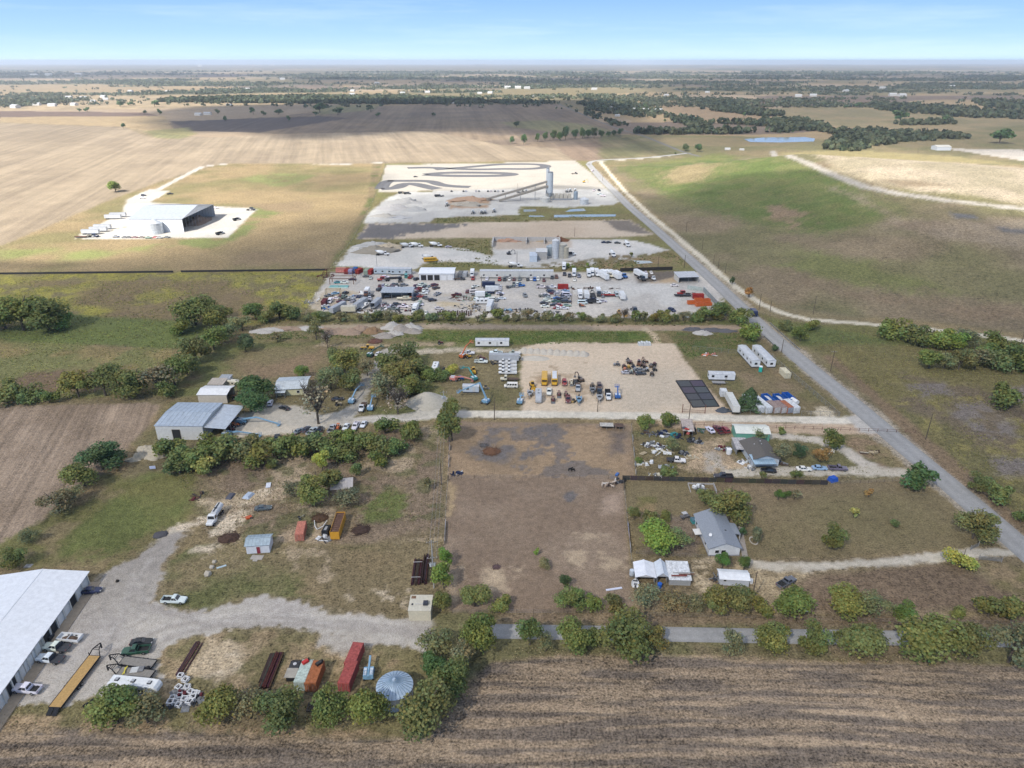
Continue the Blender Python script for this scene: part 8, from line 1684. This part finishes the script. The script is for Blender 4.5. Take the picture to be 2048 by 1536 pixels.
def panels(name,p0,p1,w,h,c,mat,lb,cat='fence'):
    L = float(np.linalg.norm(G(*p1) - G(*p0))); n = max(1,int(L / w)); w = L / n
    put(name,[part('wall_panel',MB().box(k * w,k * w + w - .05,-.04 - .03 * (k % 2),.04 + .03 * (k % 2),0,h),mat,c) for k in range(n)],*p0,(p0,p1),lb,cat,None,base=True)
panels('corrugated_wall',(1406,583),(1452,632),2.5,3,(.34,.38,.38),'metal','grey corrugated wall along the road','wall')
panels('corrugated_wall',(1374,578),(1405,583),2.5,2.4,(.5,.55,.5),'metal','pale green sheet wall at the gate of the scrap yard','wall')
fleet('''pickup|1083|573|0|white|left white crew pickup
pickup|1103.5|573|0|white|right white crew pickup
cont|1126|573|0|red|red container behind the packed cars
suv|1103.5|582|0|navy|navy suv
sedan|1091|588.5|-10|white|white coupe
sedan|1098|595|0|silver|silver car at the left
suv|1116|587|0|silver|silver suv in the middle
sedan|1131|581|0|sky|light blue car
van|1134|588|0|white|white van
sedan|1115|595.5|0|blue|blue car
sedan|1131|595|0|gray|grey car
suv|1093|601|0|white|white suv
sedan|1088|605|0|charcoal|charcoal car
sedan|1112|602|0|green|dark green car
suv|1130|602|0|charcoal|charcoal suv at the right
sedan|1108.6|609.5|0|black|black car
sedan|1119|610|0|red|red car
sedan|1134|610|0|sage|pale green car
sedan|1090|612|0|white|white car low at the left
sedan|1115|615|0|red|red car nearest the hedge
sedan|1129|615.5|0|white|white car nearest the hedge
sedan|1100|580|20|charcoal|dark car behind the navy suv''',B,1,' in the packed block left of the tall pole')
fleet('''box|1161|593|-90|white|white truck right of the tall pole
short_trailer|1173|591|90|white|white trailer right of the tall pole
flatdeck|1186|592|90|charcoal|black trailer in the oil stained bay
box|1198|588|-90|charcoal|black truck with a white box
flatdeck|1218|591|0|red|red trailer frame
sedan|1213|585|0|white|white car behind the red trailer frame
van|1233|588|-85|silver|silver van by the white bus
short_trailer|1244|592|-88|white|white bus like trailer alone
dump|1196|602.5|0|white|black dump truck with a white cab
van|1165|604|0|white|white van with orange marks
loader|1163|610|0|orange|orange red machine by the hedge
pickup|1034.5|568|0|white|white pickup on the open gravel
pickup|1040|570|10|blue|blue and white pickup on the open gravel
suv|1050|590|-80|gray|grey suv alone on the open gravel
pickup|874.6|587|60|silver|silver pickup left of the pale dirt mound
suv|864.5|599|20|charcoal|dark suv in the middle gravel
sedan|878|616|-10|silver|silver coupe left of the pipe row
pickup|913|588.5|30|maroon|dark red pickup at the junk heap
semi_trailer|980|612|84|white|long white trailer pointing at the hedge
short_trailer|984|579|0|white|white box trailer in the middle stack
short_trailer|977|570|0|navy|dark blue trailer in the middle stack
suv|996|571|0|silver|silver suv in the middle stack
sedan|951|572|30|white|white car top left of the middle stack
van|948|583|10|white|white van left of the middle stack
suv|935.5|582|80|maroon|dark suv left of the white van
sedan|1000|586|0|white|white car right of the middle stack
flatdeck|972|586|0|navy|navy flat trailer in the middle stack
box|974|591|0|green|dark green truck in the middle stack
rv|966|602|0|white|white motorhome in the middle stack
van|985|598|0|white|white van under the long trailer
suv|954|597|60|white|white suv left of the motorhome
cont|921|548|85|gray|grey blue container right of the workshop
cont|930.5|548|85|silver|silver container right of the workshop
flat|924|556|0|charcoal|dark flatbed truck before the containers
box|944|550|-90|white|white box truck right of the containers
pickup|946|556|-90|red|red and white pickup before the box truck
semi|762|558|180|red|red semi truck
suv|771|553.5|0|white|white car behind the red semi truck
flatdeck|786|556|10|charcoal|dark folded trailer by the red semi truck
semi|800|557|100|charcoal|dark truck by the folded trailer
van|812|551|100|teal|teal van by the trailers
pickup|821|553|80|red|red pickup left of the workshop
suv|833|557|60|charcoal|dark suv at the workshop corner
sedan|705|558|2|navy|navy car by the rusty frame
sedan|733|552|0|charcoal|dark car before the red containers
sedan|741|555|-80|silver|silver car before the red containers
cont|682|540|0|pink|pale pink container in the back corner
cont|694|542|90|red|bright red container in the back corner
cont|702|542|90|lilac|lilac container in the back corner
cont|710|540|90|blue|blue container in the back corner
cont|718|542|75|red|red container left of the grey green one
cont|733|543|90|sage|grey green container at the back
cont|742|543|80|red|red container next to the blue grey trailer''',None,1,S)
fleet('''suv|759|578|60|charcoal|dark suv
sedan|759|571|100|maroon|maroon car
sedan|766|571|100|lilac|lilac car
sedan|774|571|20|white|white car
suv|784|573|100|charcoal|charcoal suv
sedan|793|575|-80|white|white car behind the roof
suv|794|569|100|black|black suv
suv|808|569|20|gray|grey suv
sedan|803|577|0|silver|silver car behind the roof
suv|835|571|30|maroon|dark red suv
pickup|838|577|60|red|red pickup
sedan|829|578|20|lilac|lilac car at the right
sedan|837|582|70|maroon|maroon car at the right
sedan|841|592|20|red|red car at the right
sedan|831|590|20|navy|navy car at the right
sedan|823|596|10|orange|orange car at the right
suv|830|597|60|charcoal|charcoal suv at the right
suv|850|573|70|charcoal|charcoal suv of the right group
sedan|857|572|60|silver|silver car of the right group
suv|869|569|40|maroon|maroon suv of the right group
suv|872|575|40|brown|brown suv of the right group
sedan|847|580|-80|white|white car of the right group
suv|854|580|-80|silver|silver suv of the right group
yacht|808|597.5|-5|cream|cream boat leaning in front of the roof
suv|776|593|10|black|black wreck under the roof''',Cg,1,' round the grey workshop')
fleet('''sedan|708|592|60|sky|light blue car left
sedan|715|592|60|gray|grey car in the row of three
sedan|722|592|60|navy|navy car in the row of three
box|732|588|-90|rust|rusty box truck
suv|742|591|70|charcoal|dark suv right of the rusty truck
sedan|740|602|0|black|black car between trailers
yacht|731|611|70|white|white boat between two trailers
semi_trailer|721|608|75|silver|silver trailer left of the boat
open_trailer|752|607|80|silver|open ended trailer right of the boat
semi_trailer|676|616|70|silver|silver trailer at the left end
short_trailer|697|619|0|cream|cream trailer lying across by the hedge
van|660|601|-88|white|white van at the left end
cont|649|604|90|maroon|maroon box at the left end
suv|691|585|70|charcoal|dark suv by the pale frame
pickup|686|593|60|sage|pale green pickup below the dark suv
sedan|681|602|20|maroon|maroon car below the pale green pickup
sedan|671|586|20|sky|light blue car in the pale frame
sedan|765|609.5|-80|white|white car right of the open ended trailer
sedan|771|615|-80|white|white car by the hedge
suv|786|611|90|charcoal|dark box like suv
suv|794|607.6|10|charcoal|dark suv of the lower row
pickup|806|612|0|white|white pickup of the lower row
pickup|825|611|60|white|white pickup slanted
yacht|839|607|80|sage|pale teal boat
box|828|622|-95|white|white box truck facing the hedge
suv|842|624|-90|charcoal|dark suv beside the box truck
sedan|851|625|-95|white|white car beside the dark suv
sedan|676|564|10|teal|teal car inside the rusty frame
sedan|689|564|5|white|white car inside the rusty frame''',None,1,' in the left part of the scrap yard')
for x,y,w,d,h,c,lb in [(680,556,18,9,4.5,'rust','large rusty lifting frame'),(686,566,14,6,3.5,'rust','lower rusty frame over two cars'),(667,590,8,3,3.5,'tan','pale arch frame at the left')]:
    put('gantry',[part('post',MB().box(sx * w / 2 - .15,sx * w / 2 + .15,sy * d / 2 - .15,sy * d / 2 + .15,0,h),'rusty') for sx in (-1,1) for sy in (-1,1)] + [part('beam',MB().beam((-w / 2,sy * d / 2,h),(w / 2,sy * d / 2,h),.25,.3),'rusty') for sy in (-1,1)] + [part('beam',MB().beam((sx * w / 2,-d / 2,h),(sx * w / 2,d / 2,h),.25,.3),'rusty') for sx in (-1,1)],x,y,0,lb + S,'gantry',None,CLR[c],base=True)
put('pool_shell',[part('panel',MB().box(x - 2.6,x + 2.6,-2,2,.1,.5),'paint') for x in (-2.8,2.8)] + [part('kerb',MB().box(-5.6,5.6,-2.3,-2,0,.6),'paint',(.45,.6,.55))],678,574,0,'two flat teal panels below the rusty frame','panels',None,(.12,.34,.31),base=True)
for k in range(16): put('steel_pipe',[part('pipe',MB().cyl((0,0,0),(0,0,2.8),.42,10),'rusty',(.16,.11,.10)),part('cap',MB().cyl((0,0,2.8),(0,0,2.95),.46,10),'paint',(.42,.38,.37))],876 + k * 4.4,632 - (k % 2) * 1.5,0,'upright rusty pipe in the long row by the hedge','pipe','upright rusty pipes',base=True)
for k,(x,y,rx,ry,n,cs,lb) in enumerate([(934,597,9,5,40,['rust','gray','sage','brown'],'rusty machine scrap left of the boards strip'),(935,613,8,5,34,['gray','silver','charcoal'],'grey scrap behind the pipe row'),(951,600,2,12,26,['tan','gold','brown'],'narrow strip of tan boards'),(958,622,7,5,24,['brown','tan','gray'],'brown scrap left of the long white trailer'),(1000,622,6,5,24,['sky','gray','tan'],'scrap right of the long white trailer'),(1030,624,14,5,44,['gray','charcoal','tan','brown'],'long scrap row along the hedge'),(1075,624,12,4,34,['gray','white','charcoal'],'pale scrap row along the hedge'),(626,602,7,6,30,['gray','white','tan'],'grey scrap at the left fence'),(660,617,5,3,18,['blue','teal','navy'],'blue tarps and scrap at the left end'),(1396,631,10,3,26,['white','gray','navy'],'white scrap behind the roadside trees'),(790,622,10,4,30,['gray','charcoal','maroon'],'wreck parts along the hedge left'),(738,622,8,4,26,['white','gray','brown'],'white scrap behind the hedge trailers'),(729,585,3,2,10,['white','rust'],'tank and rusty drums by the row of three cars'),(1182,577,16,2.4,30,['rust','brown','charcoal'],'scrap behind the oil stained bay'),(650,552,7,4,20,['maroon','rust','brown'],'red scrap beside the large rusty frame')]): junk('scrap_pile',x,y,rx,ry,n,cs,lb + S,seed=200 + k)
rd = random.Random(17)
for cx,cy,rx,ry,n in [(800,573,44,6,12),(840,585,26,10,9),(700,600,50,12,12),(1112,598,26,16,14),(975,588,30,14,10),(1060,570,46,4,7),(1190,596,30,8,6),(800,612,40,6,8)]:
    for _ in range(n): k,c = rd.choice(['sedan','sedan','suv','pickup']),rd.choice(['white','silver','charcoal','gray','white','navy','maroon']); auto(k,cx + rd.uniform(-rx,rx),cy + rd.uniform(-ry,ry),rd.choice([0,5,90,80,100,30]),c,f'{c} {k} wreck crowded among others in the scrap yard','crowded wrecks in the scrap yard',1,.92)
# ------------------------------------------------------------------ concrete plants, track and barn
def plant(px,py,h,w,c,lb,extra=()):
    P = [part('silo',MB().cyl((0,0,h * .28),(0,0,h),w,14),'paint',c),part('cone',MB().cyl((0,0,h * .12),(0,0,h * .28),w * .25,14,w),'paint',c),part('top_rail',MB().cyl((0,0,h),(0,0,h + .9),w * .9,12),'steel')] + [part('leg',MB().box(sx * w * .8 - .2,sx * w * .8 + .2,sy * w * .8 - .2,sy * w * .8 + .2,0,h * .3),'steel') for sx in (-1,1) for sy in (-1,1)]
    put('silo',P + list(extra),px,py,0,lb,'silo',None,c,base=True)
conv = [part('conveyor',MB().beam((-58,-4,2),(-2,1,17),2.4,1.8),'matte',(.30,.27,.23)),part('conveyor',MB().beam((-48,-9,1),(-2,-1,13),2.6,1.8),'matte',(.28,.25,.21)),part('hopper',MB().cyl((-58,-4,0),(-58,-4,3),1.5,8,3),'matte',(.4,.36,.3))] + [part('trestle',MB().box(x - .25,x + .25,-1.6,-1.1,0,z),'steel') for x,z in ((-42,6),(-28,10),(-14,15))]
plant(1099.5,400,25,2.8,(.42,.46,.49),'tall grey concrete plant silo with sloping conveyors',conv); plant(1094.5,398,28,1.6,(.50,.53,.55),'slim pale silo attached to the tall plant silo')
put('aggregate_bins',[part('bin',MB().box(x,x + 3.6,-3,3,1.5,5.5,.3,.3),'matte',(.40,.37,.31)) for x in np.arange(-12,12,4)] + [part('frame',MB().box(-12,12,-3,3,0,1.5),'steel',(.2,.19,.18))],1118,399,0,'row of aggregate bins right of the tall silo','bins',None,base=True)
for x,y,r,h,c,lb in [(1090,404,4.5,4,(.62,.6,.55),'round white tank below the tall silo'),(1168,408,4,4.5,(.58,.6,.62),'white tank at the pond of the tower plant'),(1110.5,516,2.4,12,(.66,.67,.68),'white silo of the near concrete plant'),(1124,515,3.2,9,(.50,.47,.40),'beige silo of the near concrete plant'),(1101,510,3,6,(.38,.44,.47),'blue grey tank of the near concrete plant'),(1131,516,2,7.5,(.56,.5,.38),'cream tower of the near concrete plant'),(1151,399,2,7,(.3,.36,.42),'blue grey mixer tower right of the bins'),(312,466.5,5.8,8.0,(.52,.55,.57),'round metal grain bin in front of the big barn')]:
    put('storage_tank',[part('shell',MB().cyl((0,0,0),(0,0,h),r,22),'metal',c),part('cone_roof',MB().cyl((0,0,h),(0,0,h + r * .45),r * 1.03,22,r * .12),'metal',c)] + [part('hoop',MB().cyl((0,0,z),(0,0,z + .12),r + .05,22),'metal',tuple(v * .85 for v in c)) for z in np.arange(1.5,h,1.8)],x,y,0,lb,'tank',None,c,base=True)
building('plant_office',(1059,524),(1074,524),9,4,4.4,'pale blue block of the near concrete plant','plant building',shed=True,over=.1,seams=0,wallc=(.5,.56,.62),roofc=(.55,.6,.66),ang=-2); building('plant_office',(1072,519),(1094,519),8,5,5.5,'white roofed hopper house of the near concrete plant','plant building',shed=True,over=.2,seams=0,wallc=(.4,.38,.35),roofc=(.66,.65,.62),ang=-2)
put('wall',[part('wall',MB().box(-.5,.5,-9,9,0,3.2),'matte',(.45,.43,.4)) for _ in (0,)] + [part('wall',MB().box(.5,48,8.4,9,0,3.2),'matte',(.45,.43,.4))] + [part('wall',MB().box(x - .4,x + .4,0,8.4,0,3.2),'matte',(.45,.43,.4)) for x in (24,37,48)],986,488,-1,'concrete walled bays for gravel at the near plant','bay wall',None,base=True)
for x,y,rx,ry,h,c,lb in [(1015,482,11,4,2.4,(.42,.26,.18),'reddish sand in the left walled bay'),(1081,481,8,4,2.2,(.40,.31,.21),'tan sand in the middle walled bay'),(1118,481,7,4,2.6,(.17,.08,.045),'dark brown soil in the right walled bay'),(757,503,16,9,4,(.28,.25,.2),'grey brown heap in the near plant yard'),(775,497,12,8,3.5,(.44,.37,.27),'tan heap in the near plant yard'),(752,492,14,6,3,(.4,.39,.37),'pale heap behind the grey brown one'),(735,500,9,5,2,(.45,.44,.42),'low pale heap at the left fence'),(940,401,20,10,3.5,(.40,.27,.185),'long reddish sand heap at the tower plant'),(935,410,19,8,3.2,(.38,.34,.28),'tan heap in front of the reddish one'),(812,405,16,12,4,(.40,.385,.36),'grey rubble heap at the back of the tower plant'),(790,417,14,10,3.5,(.42,.4,.38),'grey rubble heap left in the tower plant'),(830,420,13,8,2.6,(.40,.39,.37),'grey rubble heap right in the tower plant'),(770,433,12,6,2.2,(.43,.40,.35),'low pale heap by the dark strip'),(800,436,10,5,2,(.45,.44,.43),'white rubble heap by the dark strip')]: heap('material_heap',x,y,rx,ry,h,c,lb,'heap',rough=.8)
W_ = ' at the concrete plants'
fleet('''mixer|772|507|0|white|white mixer truck in the near yard
mixer|865|515|15|white|white mixer truck behind the yellow bus
bus|862|519|12|yellow|yellow bus parked across the yard
mixer|820|491|20|white|white mixer truck at the back grass
mixer|840|491|0|white|white mixer drum truck at the grass edge
mixer|878|490|0|white|lone white mixer truck in the grass
sedan|897|493|10|silver|silver car at the grass edge
mixer|1038|531|-5|white|white mixer truck near the plant blocks
box|1128|536|-95|white|white truck behind the green tree pair
dump|1147|507|0|white|white dump truck by the blue puddle
mixer|1227|510|-80|white|white mixer truck at the loading ramp
sedan|1209|484|5|navy|navy car by the grass line
sedan|1217|484|30|charcoal|dark car by the grass line
sedan|1235|485|0|charcoal|dark car right at the grass line
mixer|1256|490|-80|white|white mixer truck by the gate
excavator|1018|506|20|charcoal|dark scrap machine by the walled bays
dump|880|391|0|charcoal|dark truck behind the reddish sand
mixer|894|408|90|silver|grey mixer truck left of the reddish sand
dump|807|385|0|tan|tan dump truck by the go kart track
dump|818|386|0|charcoal|dark dump truck by the go kart track
mixer|946|423|90|silver|left of three mixer trucks by the grass
mixer|963|423|90|silver|middle of three mixer trucks by the grass
mixer|970|423|90|silver|right of three mixer trucks by the grass
mixer|988|420|90|silver|mixer truck left of the concrete blocks
mixer|1036|382|90|silver|left mixer truck of the group by the lamp pole
mixer|1045|381|90|silver|middle mixer truck of the group by the lamp pole
mixer|1052|381|90|silver|right mixer truck of the group by the lamp pole
mixer|1133|381|90|charcoal|dark mixer truck behind the bins
mixer|1140|380|90|silver|mixer truck right of the dark one
mixer|1150|380|90|white|white mixer truck near the road
pickup|1188|380|80|white|white pickup near the road
pickup|1198|380|100|charcoal|dark pickup near the road
pickup|1200|388|-30|white|white pickup slanted by the road
pickup|1206|391|-30|white|white pickup front by the road
excavator|1168|363|0|yellow|yellow excavator by the white tents
flat|1152|346|10|charcoal|dark truck by the go kart buildings
pickup|1185|341|60|white|white pickup on the road bend
sedan|831|353|20|charcoal|dark car on the white track ground''',None,1,W_)
fleet('\n'.join(f'sedan|{x}|{y}|90|{c}|{c} car in the line behind the tower plant' for x,y,c in [(903,382,'charcoal'),(927,382,'charcoal'),(932,382,'silver'),(952,382,'silver'),(958,382,'gray'),(976,382,'charcoal'),(982,382,'silver'),(990,382,'charcoal'),(996,382,'silver'),(1006,382,'charcoal'),(876,391,'charcoal'),(886,391,'gray')]),'cars behind the tower plant',1)
KT = (.115,.115,.12)
def kart(pts,w,lb):
    strip('kart_track',pts,w,'asphalt',.04,False,KT)
kart([(762,378),(772,361),(786,361)],14,''); kart([(762,378),(800,378),(802,372),(797,367),(815,365),(838,367),(850,375),(875,378)],15,''); kart([(775,362),(830,361),(880,362),(862,366),(890,373),(940,374)],14,''); kart([(850,349),(880,345),(960,345),(1030,347),(1040,349),(1000,352),(900,352),(855,350),(850,349)],16,''); kart([(815,336),(850,334),(900,337),(960,340),(1000,337),(1060,339),(1105,334),(1085,328),(1000,328),(930,335),(870,339)],14,'')
m,nt,b = nmat('water'); b.inputs['Base Color'].default_value = (.26,.29,.27,1); b.inputs['Roughness'].default_value = .12
def pond(pts,z=.1):
    W = [G(*p) for p in pts]; zz = max(w[2] for w in W) + z; prop(link('pond',MB().add([(w[0],w[1],zz) for w in W],[tuple(reversed(range(len(W))))]).mesh('pond'),'water'),'structure')
for p in ([(1047,419),(1072,419),(1072,423),(1047,424)],[(1140,419),(1168,417),(1172,422),(1130,424)],[(1056,431),(1085,431),(1090,434),(1058,434)],[(1108,430),(1180,429),(1232,429),(1231,433),(1180,434),(1108,435)],[(1266,521),(1300,522),(1306,526),(1275,528)],[(1487,278),(1530,275),(1610,274),(1630,277),(1628,283),(1560,285),(1500,284)]): pond(p)
# big barn
bw = (.70,.72,.74)
building('barn',(262,464),(371,463),60,10,15,'very large white barn open on its right side','barn',axis='w',over=.5,seams=2.2,wallc=bw,roofc=(.50,.53,.57),open_sides='e',ang=-1)
heap('feed_pile',396,444,8,18,5,(.22,.16,.12),'brown bulk heap inside the open side of the barn','heap',rough=.5)
for x,y,a,c,lb in [(226,434,5,'silver','long silver trailer rear left of the barn'),(236,430,5,'silver','long silver trailer behind it left of the barn'),(205,454,2,'silver','upper of three silver trailers in the barn yard corner'),(197,459,2,'silver','middle of three silver trailers in the barn yard corner'),(181,464,2,'silver','lower of three silver trailers in the barn yard corner')]: put('semi_trailer',box_trailer(13,2.6),x,y,a,lb,'trailer','silver trailers by the barn',CLR[c],3.6)
BY = ' in the barn yard'
fleet('''semi|191|471|0|navy|navy truck by the silver trailers
flatdeck|162|474|0|rust|rusty flat trailer at the corner
dump|444|465|60|silver|open silver tipper nearest the field
dump|477|437|60|silver|open silver tipper further right
semi|505|418|0|charcoal|dark truck at the far right corner
pickup|285|395|20|white|white pickup by the loop road
suv|287|390|20|charcoal|dark suv by the loop road
pickup|340|387|30|charcoal|dark pickup at the loop road edge
pickup|430|415|0|white|white pickup behind the barn end
sedan|232|473|3|navy|navy car leftmost in the front line
sedan|250|474|3|charcoal|charcoal car in the front line
sedan|258|474|3|black|black car in the front line
sedan|270|474|3|maroon|maroon car in the front line
sedan|284|474|3|brown|brown car in the front line
sedan|297|475|3|green|green car in the front line
sedan|311|474|3|red|red car in the front line
sedan|319|475|3|gray|grey car in the front line
sedan|334|474|3|charcoal|dark car rightmost in the front line''',None,1,BY)
panels('silt_fence',(-60,549.5),(347,545),8,1.2,(.03,.03,.032),'matte','long black silt fence along the left meadow')
panels('silt_fence',(362,544.5),(655,541),8,1.2,(.03,.03,.032),'matte','right stretch of black silt fence after the gap')
panels('board_fence',(1240,543),(1345,540),4,2.2,(.04,.035,.03),'plank','dark board fence behind the blue tanker')
machine('excavator',1690,328,180,'yellow','yellow excavator on the sunny hilltop'); machine('wheel_loader',1697,327,0,'yellow','yellow loader beside the excavator on the hilltop')
# far buildings
building('depot',(1873,301),(1905,302),16,5,7,'white building on the far gravel lot at the right','depot',axis='w',over=.3,seams=0,wallc=(.5,.52,.54),roofc=(.46,.44,.38),roofmat='paint',ang=0)
FB = gable(16,11,4,6.5,'w',.3,0,'paint','paint',(.5,.49,.46),(.42,.42,.41))
rd = random.Random(3)
for x,y,s_ in [(389,231,1.2),(407,230,1.3),(452,212,1.2),(65,211,1.5),(95,213,1.6),(140,211,1.5),(20,216,1.8),(205,200,1.3),(255,184,1.5),(200,195,1.5),(160,198,1.6),(130,197,1.6),(345,200,1.2),(400,204,1.2),(595,203,1.3),(632,203,1.5),(670,198,1.4),(700,190,1.4),(800,188,1.5),(850,186,1.6),(955,188,1.4),(975,187,1.5),(1060,195,1.2),(900,208,1),(930,206,1),(960,206,1),(1185,180,1.8),(1030,177,2.2),(1010,177,2.2),(1050,178,2),(1220,218,1.1),(1262,221,1.2),(1285,222,1.3),(1312,224,1.5),(1230,233,.9),(1215,220,1),(1330,192,1.3),(1410,186,1.4),(1590,194,1.8),(1620,193,1.8),(1690,184,1.8),(1780,192,2),(1800,193,2),(1760,178,2),(1900,175,2),(1995,215,1.2),(1450,300,.6),(1480,301,.5),(330,185,1.5),(560,160,2.6),(90,152,4),(150,151,4),(60,153,4),(540,132,8),(395,133,7),(700,183,1.5),(490,180,1.6),(750,168,2),(620,192,1.3),(1100,196,1.2),(460,196,1.2),(50,204,1.3),(110,204,1.3),(180,204,1.2)]:
    g = G(x,y); spawn('barn',FB,'small pale building far off ' + ('left' if x < 420 else 'mid' if x < 1000 else 'right') + ' on the plain','building','far buildings on the plain',tuple(g),rd.uniform(-.4,.4),(.5,.5,.5),s_ * .8,x)
# give labels that still coincide their place in the row, from left to right
ORD = ['second','third','fourth','fifth','sixth','seventh','eighth','ninth','tenth','eleventh','twelfth','thirteenth','fourteenth','fifteenth','sixteenth','seventeenth','eighteenth','nineteenth','twentieth'] + [f'twenty-{q}' for q in ('first','second','third','fourth','fifth','sixth')]
by = {}
for o,x in THINGS: by.setdefault(o['label'],[]).append((x,o))
for lb,L in by.items():
    if 1 < len(L) <= 26:
        L.sort(key=lambda t: t[0])
        for k,(x,o) in enumerate(L): o['label'] = lb + (', leftmost' if k == 0 else ', rightmost' if k == len(L) - 1 else f', {ORD[k - 1]} from left')
